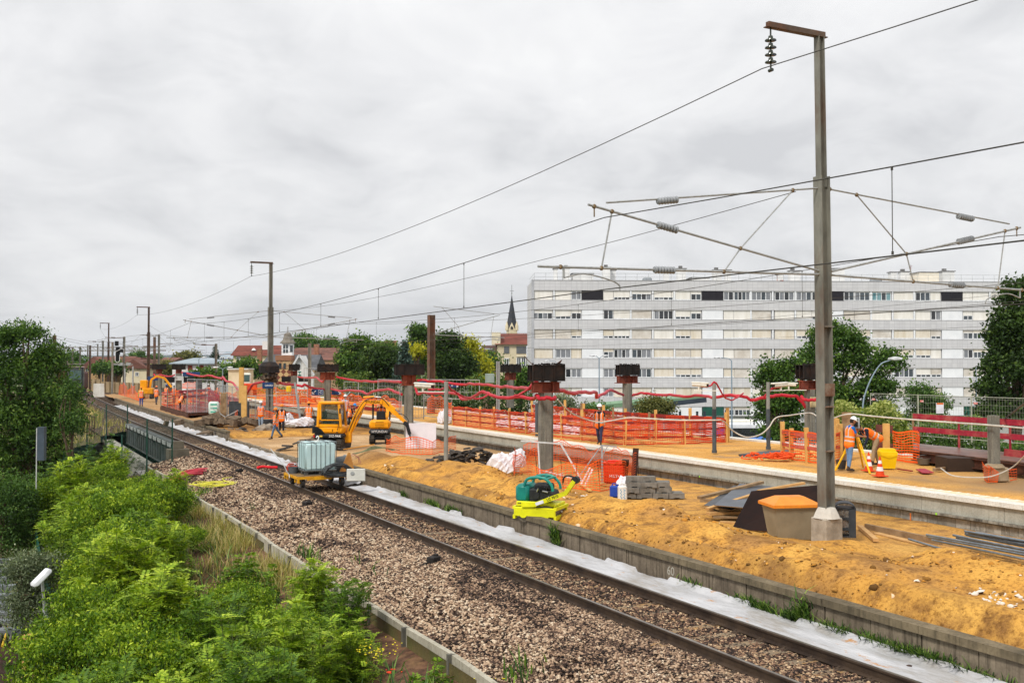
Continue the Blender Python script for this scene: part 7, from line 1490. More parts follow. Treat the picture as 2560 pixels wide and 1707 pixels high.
H=house('house','long cream house with a red tiled roof left of the turret',205,583,700,889,CREAM,11);o=roof(H,862,TILER,.5);wins(H,[(591,891,600,905),(621,891,628,905),(650,894,656,904),(589,906,596,914)]);b=MB();t,w,h,dp,XX,ZZ=H;b.box((XX(654),3.5,ZZ(868)),(XX(663)-XX(648),1,2.6));b.cyl((XX(628),2,ZZ(876)),(XX(628),2,ZZ(870)),.5,.2,n=8);b.build('chimney',WHR,o)
H=house('house','brown roofed building right of the turret, behind the white gable',215,738,820,893,mat('tan_brick','#a88a6c','#917458',.5),14);o=roof(H,868,TILEB,.4,x0=722,x1=838);wins(H,[(780,895,787,905)]);b=MB();t,w,h,dp,XX,ZZ=H;b.box((XX(789),1,ZZ(890)),(1.0,1,5));b.build('chimney',mat('brick_pale','#a8765c','#8c5f4a',2),o)
H=house('house','low brown roof at the right end of the villa group',200,800,845,900,mat('tan_brick','#a88a6c'),9);roof(H,886,TILEB,.3)
def mat_diam():
    t=NT('diamond_brick');tc=t.N.new('ShaderNodeTexCoord');mp=t.N.new('ShaderNodeMapping');t.L.new(tc.outputs['Object'],mp.inputs[0]);mp.inputs['Rotation'].default_value=(0,R(45),0);ck=t.N.new('ShaderNodeTexChecker');ck.inputs['Scale'].default_value=1.7;t.L.new(mp.outputs[0],ck.inputs[0]);ck.inputs[1].default_value=lin('#c9a878');ck.inputs[2].default_value=lin('#7d4a3a');return t.fin(ck.outputs[0],.9)
DIAM=mat_diam();BRK=mat('villa_brick','#a0745a','#8a5f48',1.5,.9,stretch=(1,1,4))
H=house('villa','old villa with steep slate roof, patterned brick turret and white domed lantern',150,636,786,925,mat('villa_tan','#b39b7c','#9c8466',.6),11,cat='villa');t,w,h,dp,XX,ZZ=H
b=MB();a0,a1,c0,c1=XX(632),XX(640),XX(716),XX(700);b.add([(a0,-.4,ZZ(932)),(c0,-.4,ZZ(932)),(c0,4.2,ZZ(885)),(a1+1,4.2,ZZ(885)),(a0,9,ZZ(932)),(c0,9,ZZ(932))],[(0,1,2,3),(4,3,2,5),(0,3,4),(1,5,2),(0,4,5,1)]);b.build('roof',SLATE,t)
b=MB();b.add([(XX(700),0,ZZ(925)),(XX(790),0,ZZ(925)),(XX(790),4,ZZ(886)),(XX(716),4,ZZ(886)),(XX(700),10,ZZ(925)),(XX(790),10,ZZ(925))],[(0,1,2,3),(4,3,2,5),(0,3,4),(1,5,2),(0,4,5,1)]);b.build('roof',SLATE,t)
tw=XX(730)-XX(691);xm=(XX(730)+XX(691))/2;b=MB();b.box((xm,.6,ZZ(918)/2+ZZ(918)/2*0+(ZZ(950)+ZZ(922))/4),(tw,2.4,(ZZ(922))));
b=MB();b.box((xm,.6,ZZ(922)/2),(tw*.92,2.4,ZZ(922)));b.build('turret_base',DIAM,t);b=MB();b.box((xm,.6,(ZZ(922)+ZZ(901))/2),(tw*.94,2.5,ZZ(901)-ZZ(922)));b.build('turret',mat('turret_tan','#c2a87c','#8e5f48',2.2,.9),t);b=MB();b.box((xm,.6,(ZZ(901)+ZZ(888))/2),(tw,2.7,ZZ(888)-ZZ(901)));b.build('turret_frieze',BRK,t)
H2=(t,w,h,dp,XX,ZZ);
for x0,x1 in ((700,706),(711,717)): b=MB();b.box(((XX(x0)+XX(x1))/2,-.67,(ZZ(908)+ZZ(921))/2),(XX(x1)-XX(x0),.06,ZZ(908)-ZZ(921)));b.build('window',PANE[0],t)
xl=XX(717);wl=XX(733)-XX(701);b=MB();b.box((xl,.6,(ZZ(888)+ZZ(857))/2),(wl*.8,wl*.8,ZZ(857)-ZZ(888)));lo_=b.build('lantern',WHP,t)
for x0,x1,y0,y1 in ((705,710,862,871),(712,717,862,871),(705,710,873,882),(712,717,873,882),(722,729,863,880)): b=MB();b.box(((XX(x0)+XX(x1))/2+.2,.6-wl*.4-.02,(ZZ(y0)+ZZ(y1))/2),(XX(x1)-XX(x0),.04,ZZ(y0)-ZZ(y1)));b.build('pane',PANE[0],lo_)
zb=ZZ(857);hh=ZZ(831)-zb;b=MB();b.lathe([(wl*.62,-.05),(wl*.6,.1),(wl*.40,hh*.3),(wl*.33,hh*.6),(wl*.28,hh*.85),(wl*.12,hh),(.02,hh*1.06)],12,Matrix.Translation((xl,.6,zb)));b.cyl((xl,.6,zb+hh),(xl,.6,ZZ(816)),.05,n=5);b.build('dome',mat('dome_grey','#857d72','#6d665c',2,.8),t)
b=MB();b.add([(XX(736),-1.0,ZZ(919)),(XX(786),-1.0,ZZ(935)),(XX(786),-1.0,0),(XX(736),-1.0,0),(XX(753),-1.0,ZZ(889)),(XX(736),4,ZZ(919)),(XX(786),4,ZZ(935)),(XX(753),4,ZZ(889)),(XX(786),4,0),(XX(736),4,0)],[(3,2,1,4,0),(0,4,7,5),(4,1,6,7),(0,5,9,3),(1,2,8,6)]);b.build('gable_wall',WHR,t)
b=MB();b.bar((XX(733),-1.3,ZZ(921)),(XX(753),-1.3,ZZ(887.5)),.5,.25);b.bar((XX(753),-1.3,ZZ(887.5)),(XX(790),-1.3,ZZ(938)),.5,.25);b.build('gable_board',mat('pale_board','#d9dadb','#c5c6c8',1),t)
b=MB();b.box(((XX(745)+XX(756))/2,-1.04,(ZZ(905)+ZZ(921))/2),(XX(756)-XX(745),.08,ZZ(905)-ZZ(921)));o=b.build('window',WFR,t);b=MB();b.box(((XX(746.5)+XX(750))/2,-1.09,(ZZ(912)+ZZ(920))/2),(XX(750)-XX(747),.04,ZZ(912)-ZZ(920)));b.box(((XX(751.5)+XX(755))/2,-1.09,(ZZ(912)+ZZ(920))/2),(XX(755)-XX(752),.04,ZZ(912)-ZZ(920)));b.build('pane',PANE[1],o)
b=MB();b.box(((XX(745)+XX(758))/2,-1.03,(ZZ(928)+ZZ(940))/2),(XX(758)-XX(745),.06,ZZ(928)-ZZ(940)));tg=NT('teal_diamond');tc=tg.N.new('ShaderNodeTexCoord');mp=tg.N.new('ShaderNodeMapping');tg.L.new(tc.outputs['Object'],mp.inputs[0]);mp.inputs['Rotation'].default_value=(0,R(45),0);ck=tg.N.new('ShaderNodeTexChecker');ck.inputs['Scale'].default_value=2.6;tg.L.new(mp.outputs[0],ck.inputs[0]);ck.inputs[1].default_value=lin('#dcdcd4');ck.inputs[2].default_value=lin('#2f6e62');b.build('tile_panel',tg.fin(ck.outputs[0],.6),t)
b=MB();b.box((XX(652),-.6,ZZ(903)),(.6,.6,3.6));b.build('chimney',BRK,t)
H=house('house','beige three storey house with red tiled roof at the corner of the white block',165,1243,1316,861,BEIGE,12);o=roof(H,831,TILER,.4,'gable');wins(H,[(1260,866,1273,883),(1291,866,1316,884)],shutter=mat('blind_grey','#6b6e72','#5c5f63',1));wins(H,[(1260,895,1273,912),(1291,893,1303,918),(1303,893,1315,918),(1262,925,1273,942)],pane_m=PANE[0]);b=MB();t,w,h,dp,XX,ZZ=H
b.box((XX(1304),-.15,ZZ(889)),(XX(1316)-XX(1291),.3,.35));b.box((XX(1240),2,ZZ(846)),(1.4,4,2.0));b.build('wall_trim',mat('beige_light','#e6dcc4','#d8ccb0',.5),t)
H=house('house','small house with dark brown roof and skylight left of the beige house',172,1205,1240,893,mat('brown_render','#8f7d68','#7b6a57',.5),9);o=roof(H,862,mat_roof('dark_tiles','#5e463e','#4a3732'),.2);b=MB();t,w,h,dp,XX,ZZ=H;b.box((XX(1223),1.4,ZZ(877)),(1.6,.1,1.2),(.9,0,0));b.build('skylight',mat('skylight_pane','#c8d2d8',rough=.2),o)
H=house('house','house with brick chimneys half hidden between the big dark trees',165,935,985,900,BEIGE,9);o=roof(H,886,SLATE,.3);b=MB();t,w,h,dp,XX,ZZ=H;b.box((XX(937),1,ZZ(888)),(1.2,1.2,3));b.box((XX(975),1,ZZ(890)),(2,1.4,5));b.build('chimney',BRK,o)
t=thing('church','slender dark church spire on a pale belfry behind the beige house','church',D(1279.5,911,260)*1.0);z0=t.location.z;t.location.z=-3.7
def CZ(py): return HC+(911-py)/F*260+3.7
b=MB();b.box((0,0,CZ(824)/2),(2.7,2.7,CZ(824)));b.build('tower',mat('church_stone','#ddd0b4','#c6b798',.8,.9),t);b=MB();b.lathe([(1.55,CZ(822)),(1.2,CZ(808)),(.55,CZ(770)),(.05,CZ(738))],8);b.build('spire',mat('spire_slate','#3c3f46','#30333a',1,.7),t)
b=MB()
for sx in (-1,1):
    for sy in (-1,1): b.lathe([(.42,CZ(826)),(.4,CZ(815)),(.03,CZ(803))],6,Matrix.Translation((sx*1.25,sy*1.25,0)))
b.add([(-.9,-1.42,CZ(826)),(.9,-1.42,CZ(826)),(0,-1.3,CZ(806)),(-.9,-1.2,CZ(826)),(.9,-1.2,CZ(826)),(0,-1.1,CZ(806))],[(0,1,2),(5,4,3),(0,2,5,3),(1,4,5,2)]);b.build('pinnacle',mat('church_stone','#cdbd9c'),t)
b=MB();b.box((-.2,-1.44,CZ(821)),(.22,.05,.7));b.box((.2,-1.44,CZ(821)),(.22,.05,.7));b.build('louvre',mat('louvre_dark','#3a3630'),t);b=MB();b.cyl((0,0,CZ(740)),(0,0,CZ(712)),.05,n=5);b.bar((-.5,0,CZ(727)),(.5,0,CZ(727)),.08);b.blob((0,0,CZ(733)),(.12,.12,.3),jit=0);b.build('cross',mat('iron','#5a5a5a'),t)
H=house('office_building','low white modern building behind the trees right of the villa',260,812,880,880,mat('office_white','#dfe4e8','#cfd4d8',.5),10,cat='building');wins(H,[(820,884,872,888)])
for k,(x0,x1,y,Y) in enumerate(((372,398,906,260),(566,600,886,300),(700,720,880,260),(460,500,900,280))): H=house('house',('far brown roofed house beside the twin masts','far pale house behind the modern one','far house behind the turret','far low house behind the hipped roof')[k],Y,x0,x1,y,WHR if k % 2 else BEIGE,9);roof(H,y-8,TILEB,.3)
# ================================================================ street lamps,shelter,bus
def lamp(px,pyt,Y,label,head=-1,two=False,curve=False,r=.07,reach=.9):
    p=pm(px,Y,-3.6);H_=HC+(911-pyt)/F*Y+3.6;t=thing('street_lamp',label,'street lamp',p,0,'street lamps beyond the railway');m=mat('lamp_paint','#8fa0ad','#7f909d',2,.5);W=mat('lamp_head','#e6e8ea',rough=.4);b=MB()
    if curve: b.tube(spline([(0,0,0),(0,0,H_-3.6),(.25,0,H_-2.0),(1.0,0,H_-.6),(1.7,0,H_-.25)],6),[r*1.3-.0012*i for i in range(25)],8)
    else:
        b.cyl((0,0,0),(0,0,H_-.25),r*1.2,r*.7,n=8)
        for h in ((-1,1) if two else (head,)): b.tube([(0,0,H_-.25),(h*.25,0,H_-.06),(h*reach,0,H_)],r*.5,6)
    b.build('pole',m,t,smooth=True)
    for h in ((1,) if curve else ((-1,1) if two else (head,))):
        b=MB();x=1.95 if curve else h*(reach+.25);b.blob((x,0,H_-(.18 if curve else 0)),(.5 if curve else .38,.17,.13 if curve else .09),jit=0);b.build('head',W,t,smooth=True)
lamp(1498,889,96,'twin headed street lamp before the left part of the apartment block',two=True,reach=.35);lamp(1829,894,84,'single headed street lamp before the middle of the apartment block');lamp(2155,889,60,'curved street lamp among the trees right of the big mast',curve=True,r=.045);lamp(2440,915,110,'thin small street lamp at the right of the apartment block',head=1,reach=.35);lamp(1393,902,110,'short street lamp behind the big pillar cap');lamp(497,893,140,'thin street lamp before the white hipped house',head=1,reach=.5);lamp(557,918,120,'small twin lamp behind the site hut',two=True,reach=.6)
t=thing('bus_shelter','glass shelter with a sloping green roof in front of the apartment block','shelter',pm(1650,80,-3.6));a=-t.location.x
b=MB();A_,B_=D(1462,1016,80),D(1752,992,80);A_-=t.location;B_-=t.location;b.bar(A_,B_,4.5,.28,up=(0,0,1));b.build('roof',mat('green_roof','#7c9c78','#66866a',1,.7),t);b=MB();b.bar(A_+Vector((3,-2.3,-.05)),B_+Vector((0,-2.3,-.15)),.15,.35);
for px in (1732,1750,1690): x=D(px,911,80).x-t.location.x;b.box((x,-1.8,2.2),(.16,.16,4.5))
b.build('frame',mat('slate_paint','#3c4650','#323b44',2,.5),t);b=MB();x0,x1=D(1652,911,80).x-t.location.x,D(1750,911,80).x-t.location.x;b.box(((x0+x1)/2,-1.6,2.1),(x1-x0,.04,4.0));n=NT('shelter_glass');n.b.inputs['Alpha'].default_value=.45;b.build('glass',n.fin('#8fa8a2',.1,0,.7),t)
t=thing('bus','white and blue bus parked on the street beyond the platform','bus',pm(1862,92,-3.6),R(2));b=MB();b.box((0,0,1.65),(6.5,2.5,2.5),bev=.2);b.build('body',mat('bus_white','#e6e9ec','#d6d9dc',2,.4),t);b=MB();b.box((0,-1.26,1.9),(6.1,.03,1.0));b.build('window_band',PANE[1],t);b=MB();b.box((-2.6,-1.27,1.4),(1.0,.03,1.9));b.box((0,-1.27,.75),(6.4,.03,.5));b.build('stripe',mat('bus_blue','#2858b8','#1e4aa4',2,.4),t);b=MB()
for x in (-2.1,2.0): b.cyl((x,-1.25,.45),(x,-1.0,.45),.45,n=16)
b.build('wheel',BLK,t);b=MB();b.box((-.6,0,2.98),(2.6,1.6,.22),bev=.06);b.build('roof_unit',mat('cab_white','#e8e6d8'),t)
t=thing('container','bright blue open container behind the white platform nosing','container',pm(1887,70,-3.6),R(14));b=MB();b.prism([(-2.0,0),(2.0,0),(2.4,3.2),(-2.3,2.6)],-1.2,1.2);b.build('body',mat('container_blue','#1f6ac0','#185aa8',2,.5),t);b=MB();b.bar((-2.3,-1.22,2.6),(2.4,-1.22,3.2),.1,.12);b.build('rim',mat('container_rim','#3a86d6',rough=.5),t)
for k,(px,py,c_) in enumerate(((2330,1064,'#e8eaec'),(2392,1052,'#dfe3e6'),(2470,1068,'#c9cdd2'))):
    t=thing('parked_car',('white car','pale car under the green panel','silver car')[k]+' parked behind the mesh fence','car',D(px,py,82 if k != 1 else 98),.05);t.location.z=-3.6 if k != 1 else -3.6;b=MB();b.box((0,0,.62),(4.2,1.7,.7),bev=.2);b.box((-.1,0,1.15),(2.3,1.5,.6),taper=.8,bev=.15);b.build('body',mat('carpaint'+c_,c_,None,3,.3),t,smooth=True);b=MB();b.box((-.1,-.77,1.17),(2.0,.05,.36));b.build('window',PANE[1],t);b=MB()
    for x in (-1.3,1.3): b.cyl((x,-.86,.33),(x,-.65,.33),.33,n=14)
    b.build('wheel',BLK,t)
# ================================================================ bridge girder,fence and yard at the left
t=thing('bridge_girder','grey riveted bridge girder beside the track over the underpass','bridge',S(54,8.7,-.4));GP=mat('girder_grey','#565c5c','#3e4240',1.2,.7,dirt='#4a453c');b=MB()
A_,B_=S(54.5,8.75,0),S(75.5,8.75,0);A_.z=B_.z=-.35;b.bar(A_,B_,.03,1.35);b.bar(A_+Vector((0,0,.66)),B_+Vector((0,0,.66)),.34,.05);b.bar(A_-Vector((0,0,.66)),B_-Vector((0,0,.66)),.34,.05);b.build('web',GP,t,world=True)
for k in range(22): p=A_.lerp(B_,k/21);b=MB();b.bar(p+Vector((-.12,.05,-.65)),p+Vector((-.12,.05,.63)),.1,.05);b.build('stiffener',GP,t,world=True)
b=MB();b.bar(A_+Vector((-.22,0,.54)),B_+Vector((-.22,0,.54)),.02,.22);b.build('fascia',mat('fascia_pale','#a2a6a2','#868b86',1.5,.7),t,world=True)
b=MB()
for k in range(12): p=A_.lerp(B_,(k+.5)/12)+Vector((-.25,0,.5));b.box(p,(.05,.12,.3),TH);b.box(p-Vector((0,0,.04)),(.05,.3,.08),TH)
b.build('bracket',mat('bracket_dark','#2e2b28'),t,world=True)
b=MB();b.box(S(54.0,8.6,-.35),(1.0,.9,1.0),TH);b.box(S(54.1,8.65,.35),(.5,.35,.35),TH);b.build('end_block',mat('dark_concrete','#6d6657','#565044',2,.9),t,world=True);b=MB();b.box(S(53.2,7.9,-.95),(2.6,2.4,.14),TH);b.build('slab',mat('wet_slab','#857f76','#6d675e',1,.4),t,world=True)
b=MB();b.box(S(66,7.6,-1.9),(.5,25,2.2),TH);b.box(S(66,6.4,-3.1),(2.2,25,.3),TH);b.build('abutment',M_CONC,t,world=True)
sweep('underpass_street_ground',[(-12,-3.66),(12.2,-3.64)],53,77,4,M_ASPH,kind='structure')
FG=mat('dark_green_post','#1f4a3c','#193d32',3,.5)
t=thing('green_fence','dark green mesh fence on tall posts beside the bridge girder','fence',S(50,8,-1))
PT=[(431,1047,50,2.7),(368,1047,48,2.9),(305,1086,47,2.4)];PB=[(319,1011,72,2.8),(266,1011,70,3.0),(218,1040,58,3.0),(160,1060,56,3)]
for L_ in (PT,PB):
    prev=None
    for px,py,Y,h in L_:
        p=D(px,py,Y);b=MB();b.box(p-Vector((0,0,h/2)),(.06,.06,h));b.build('post',FG,t,world=True)
        if prev is not None:
            b=MB();n=34
            for i in range(n): q=prev.lerp(p,i/n);b.cyl(q-Vector((0,0,2.2)),q-Vector((0,0,.1)),.004,n=3,cap=False)
            for z in np.arange(.15,2.2,.2): b.cyl(prev-Vector((0,0,z)),p-Vector((0,0,z)),.004,n=3,cap=False)
            b.build('wire_mesh',FG,t,world=True)
        prev=p
t=thing('picket_fence','thin rusty rail fence at the embankment edge behind the dark bush','fence',D(203,1030,60));b=MB();A_,B_=D(196,1028,60),D(236,1042,54)
for k in range(8): p=A_.lerp(B_,k/7);b.bar(p,p-Vector((0,0,1.1)),.04)
b.bar(A_,B_,.05);b.build('rail',mat('fence_rust','#6e5b44','#574634',3),t,world=True)
t=thing('grey_cabinet_post','tall dark blue-grey steel column standing in the shrubs at left','column',D(104,1160,40));b=MB();b.box((0,0,.8),(.26,.22,1.3));b.build('column',mat('column_blue','#4b5763','#3c4650',2,.5),t);b=MB();b.cyl((-.2,0,-1),(-.2,0,1.4),.022,n=8);b.build('pipe',mat('white_pole','#d9dad8'),t)
t=thing('green_panel_fence','dark green solid panel fence running down between shrubs and yard','fence',D(100,1480,30));cols=[(80,1275,46),(92,1330,40),(104,1392,35),(118,1440,31.5),(132,1486,29)];prev=None
for px,py,Y in cols:
    p=D(px,py,Y);b=MB();b.box(p-Vector((0,0,.9)),(.09,.09,2.0));b.build('post',FG,t,world=True)
    if prev is not None: b=MB();b.bar(prev-Vector((0,0,1.0)),p-Vector((0,0,1.0)),.04,1.8);b.build('panel',mat('green_panel_paint','#17564a','#114539',1,.5),t,world=True)
    prev=p
t=thing('yard_lamp','grey street lamp seen from above with its pole leaning through the shrubs at bottom left','street lamp',D(105,1440,22));b=MB();P0,P1=D(112,1520,22)-t.location,D(142,1700,22)-t.location;b.cyl(P0,P1,.05,n=10);b.cyl(P0,D(104,1440,21.8)-t.location,.035,n=8);b.build('pole',GALV,t,smooth=True);b=MB();q=[D(92,1424,21.6),D(110,1430,21.6),D(114,1462,21.6),D(102,1462,21.6)];c0=(q[0]+q[2])/2-t.location;b.box(c0,(.20,.5,.12),(R(35),R(12),R(-18)),bev=.05);b.build('head',mat('lamp_head','#e6e8ea'),t,smooth=True)
t=thing('wooden_post','weathered split wooden post at the bottom left corner','post',D(70,1700,25));b=MB();b.cyl((0,0,-1),(0,0,1.1),.17,.14,n=8);b.build('post',WOOD,t)
for k in range(9):
    a,c_=G(-60+2*k,1408+22*k,-3.1),G(40+(k % 3)*8,1402+22*k,-3.1);b=MB();b.bar(Vector((0,0,0)),c_-a,.35,.22);o=b.build('steel_beam',mat('beam_grey','#7b8083','#5f6467',2,.6),label='grey steel beam stacked in the yard at bottom left',cat='beam',group='steel beams stacked in the yard');o.location=a
for k in range(22):
    a=G(-30+(k % 8)*9,1590+(k // 8)*12,-3.3+.1*(k % 3));b=MB();b.cyl((0,0,0),(-.9,2.2,.05*(k % 2)),.035,n=8);o=b.build('scaffold_tube',mat('dark_tube','#4c4846','#6b6562',3,.5) if k % 4 else mat('yellow_end','#d8b02c'),label='scaffold tube in the stacked heap of the yard at bottom left',cat='tube',group='scaffold tubes stacked in the yard');o.location=a
b=MB();b.box((0,0,0),(1.6,2.4,.05),(.1,.25,.3));b.build('rusty_plate',mat('rust_plate','#4a3028','#2e211c',2,.7),label='dark rusty plate leaning over the tubes at bottom left',cat='plate').location=G(30,1670,-3.2)
b=MB();b.box((0,0,0),(14,40,.04));b.build('yard_pavement',M_ASPH,kind='structure').location=(-21,30,-3.62)
# ================================================================ vegetation
def mat_leaf(name,cols,tr=.35):
    t=NT(name);c=t.ramp(t.attr('rnd'),cols);t.fin(c,.55,0,.25)
    tb=t.N.new('ShaderNodeBsdfTranslucent');mx=t.N.new('ShaderNodeMixShader');mx.inputs[0].default_value=tr
    c2=t.mix(1.0,c,'#ecf08a','MULTIPLY');t.L.new(c2,tb.inputs[0]);t.L.new(t.b.outputs[0],mx.inputs[1]);t.L.new(tb.outputs[0],mx.inputs[2]);t.L.new(mx.outputs[0],t.o.inputs[0]);return t.m
LV=dict(
    lime=mat_leaf('lime_leaves',[(0,'#1e330e'),(.35,'#4c7018'),(.7,'#88a626'),(1,'#c2d242')],.28),
    mid=mat_leaf('mid_leaves',[(0,'#2a421e'),(.4,'#466630'),(.75,'#688a42'),(1,'#90a856')]),
    dark=mat_leaf('dark_leaves',[(0,'#1d2c13'),(.4,'#30471e'),(.75,'#4e682e'),(1,'#748a40')]),
    broad=mat_leaf('broad_leaves',[(0,'#243a1a'),(.4,'#416026'),(.75,'#688a38'),(1,'#98b050')]),
    grey=mat_leaf('silver_leaves',[(0,'#3e4e34'),(.4,'#606e50'),(.75,'#8a9674'),(1,'#b6bc9a')],.2),
    blue=mat_leaf('conifer_needles',[(0,'#1a2a24'),(.5,'#344c42'),(1,'#627a6c')],.1),
    yellow=mat_leaf('yellow_leaves',[(0,'#7d8420'),(.4,'#a8a826'),(.75,'#cdc832'),(1,'#e6de58')]),
    olive=mat_leaf('olive_leaves',[(0,'#3a3f1e'),(.4,'#5c6030'),(.75,'#86864a'),(1,'#b4ad72')]),
    grass=mat_leaf('dry_grass_blades',[(0,'#6c7a34'),(.4,'#9c9850'),(.75,'#c2ae70'),(1,'#dccb94')]),
    hedge=mat_leaf('hedge_leaves',[(0,'#30441e'),(.4,'#526c2c'),(.7,'#84943e'),(1,'#c2c67c')]))
BARK=mat('bark','#6b5a48','#4a3d30',4,.95,bump=.6,bs=20);TWIG=mat('green_twig','#4e5c24','#3c461e',5,.9)
def rot_frames(n,r):
    a=r.uniform(0,6.283,n);b=np.arccos(r.uniform(-.25,1,n));nx,ny,nz=np.sin(b)*np.cos(a),np.sin(b)*np.sin(a),np.cos(b);N=np.stack([nx,ny,nz],-1)
    u=r.normal(0,1,(n,3));u-=(u*N).sum(1)[:,None]*N;u /= np.linalg.norm(u,axis=1)[:,None]+1e-9;v=np.cross(N,u);return N,u,v
def leaf_quads(P,size,r,ar=.62):
    n=len(P);N,u,v=rot_frames(n,r);s=(size*r.uniform(.6,1.4,n))[:,None];a=u*s*.5;b=v*s*.5*ar
    k=N*s*.12
    V=np.stack([P-a,P-b+k,P+a,P+b+k],1).reshape(-1,3);return V,np.arange(4*n).reshape(-1,4)
def crown_points(blobs,n_cl,per,spread,r,shell=.5):
    """clumps of leaves over the union of ellipsoids (c, radii)"""
    vol=np.array([b[1][0]*b[1][1]*b[1][2] for b in blobs]) ** .7;vol=vol/vol.sum();out=[];rnd=[]
    for (c,rad),f in zip(blobs,vol):
        m=max(3,int(n_cl*f));d=r.normal(0,1,(m,3));d /= np.linalg.norm(d,axis=1)[:,None];d[:,2]=np.where(d[:,2]<-.55,-d[:,2]*.4,d[:,2]);rr=(shell+(1-shell)*r.uniform(0,1,m) ** .6)*np.where(r.uniform(0,1,m)<.16,r.uniform(1.1,1.38,m),r.uniform(.78,1.1,m))
        cc=np.array(c)+d*rr[:,None]*np.array(rad);tone=r.uniform(-.28,.28,m)
        k=r.randint(int(per*.5),int(per*1.5)+1,m);idx=np.repeat(np.arange(m),k);o=r.normal(0,1,(len(idx),3))*spread*r.uniform(.6,1.3,m)[idx][:,None];o[:,2] *= .65
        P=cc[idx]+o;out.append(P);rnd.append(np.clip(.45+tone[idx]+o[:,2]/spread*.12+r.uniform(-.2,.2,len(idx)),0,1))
    return np.concatenate(out),np.concatenate(rnd)
def tree(name,label,base,trunk_h,blobs,leaf,kind,n_cl=260,per=26,spread=.5,seed=0,trunk_r=.22,cat='tree',group=None,limbs=7,shell=.5,ar=.62):
    r=np.random.RandomState(seed);q=random.Random(seed);t=thing(name,label,cat,base,0,group)
    b=MB();top=Vector((0,0,trunk_h));b.tube(spline([(0,0,-.3),(q.uniform(-.1,.1),q.uniform(-.1,.1),trunk_h*.5),top],4),[trunk_r*(1-.04*i) for i in range(9)],8)
    for k in range(limbs):
        c,rad=blobs[k % len(blobs)];a=q.uniform(0,6.28);e=Vector(c)+Vector((math.cos(a)*rad[0]*.6,math.sin(a)*rad[1]*.6,q.uniform(-.2,.7)*rad[2]));s_=Vector((0,0,trunk_h*q.uniform(.55,1)));m=s_.lerp(e,.5)+Vector((q.uniform(-.3,.3),q.uniform(-.3,.3),.3));P=spline([s_,m,e],4);b.tube(P,[trunk_r*.5*(1-i/len(P))+.015 for i in range(len(P))],6)
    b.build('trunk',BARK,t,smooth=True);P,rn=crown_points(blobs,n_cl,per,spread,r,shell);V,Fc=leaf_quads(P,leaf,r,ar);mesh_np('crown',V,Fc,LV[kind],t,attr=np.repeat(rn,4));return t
def blobs_px(Y,base,rects,dy=1.0):
    """ellipsoids from pixel boxes (x0, y0, x1, y1) seen at distance Y"""
    out=[];q=random.Random(int(Y))
    for x0,y0,x1,y1 in rects:
        a,c=D(x0,y1,Y),D(x1,y0,Y);out.append((((a.x+c.x)/2-base.x,q.uniform(-.5,.5)*(c.x-a.x)*.3,(a.z+c.z)/2-base.z),((c.x-a.x)/2,(c.x-a.x)/2*dy,(c.z-a.z)/2)))
    return out
def ptree(name,label,px,Y,rects,leaf,kind,zb=-3.6,**k):
    base=pm(px,Y,zb);B_=blobs_px(Y,base,rects,k.pop('dy',.9));zmin=min(c[2]-r_[2] for c,r_ in B_);return tree(name,label,base,max(1.0,zmin+1.2),B_,leaf,kind,**k)
ptree('tree','big bright green feathery tree filling the left edge behind the shrubs',60,50,[(-60,870,120,1010),(20,805,110,880),(80,850,170,960),(60,940,200,1060),(-60,980,140,1150),(90,1010,195,1110),(40,1060,170,1180),(-40,820,50,900),(-60,1100,90,1230)],.17,'broad',n_cl=1500,per=30,spread=.27,seed=1,trunk_r=.3,limbs=14,shell=.55,ar=.4)
ptree('tree','slim young tree standing in front of the big left tree at its right edge',178,48,[(150,1010,205,1110),(160,950,196,1030)],.13,'mid',n_cl=130,per=26,spread=.22,seed=2,trunk_r=.08,ar=.4)
ptree('tree','far dark green tree behind the portal beam at left',140,240,[(120,885,210,960),(150,880,200,930)],.6,'mid',n_cl=160,per=22,spread=.9,seed=3,limbs=4)
for k,(px,Y,rc,kind,lb) in enumerate(((215,230,[(195,905,232,950)],'mid','small far tree left of the ochre house'),(250,180,[(235,912,272,935),(245,908,265,925)],'mid','rounded bush tree before the ochre house'),(290,185,[(275,905,305,940)],'broad','green tree behind the black signal'),(350,300,[(318,884,372,915),(335,878,362,900)],'mid','far wooded clump right of the black signal'),(345,305,[(372,890,410,925)],'mid','far tree behind the leftmost pillar'),(470,250,[(440,884,492,906),(462,882,490,898)],'olive','far round tree behind the white hipped house'),(420,190,[(400,905,432,945)],'olive','reddish brown shrub behind the round caps'),(520,130,[(490,930,532,950)],'broad','shrub below the red shutters'),(600,140,[(583,905,645,950),(610,900,640,930)],'broad','bushy tree behind the site hut'),(562,140,[(550,915,592,955)],'mid','tree left of the site hut'),(660,300,[(640,880,700,905)],'mid','far tree behind the cream house'))):
    ptree('tree',lb,px,Y,rc,.42 if Y<200 else .6,kind,n_cl=90,per=22,spread=.55 if Y<200 else .8,seed=20+k,limbs=3,cat='tree')
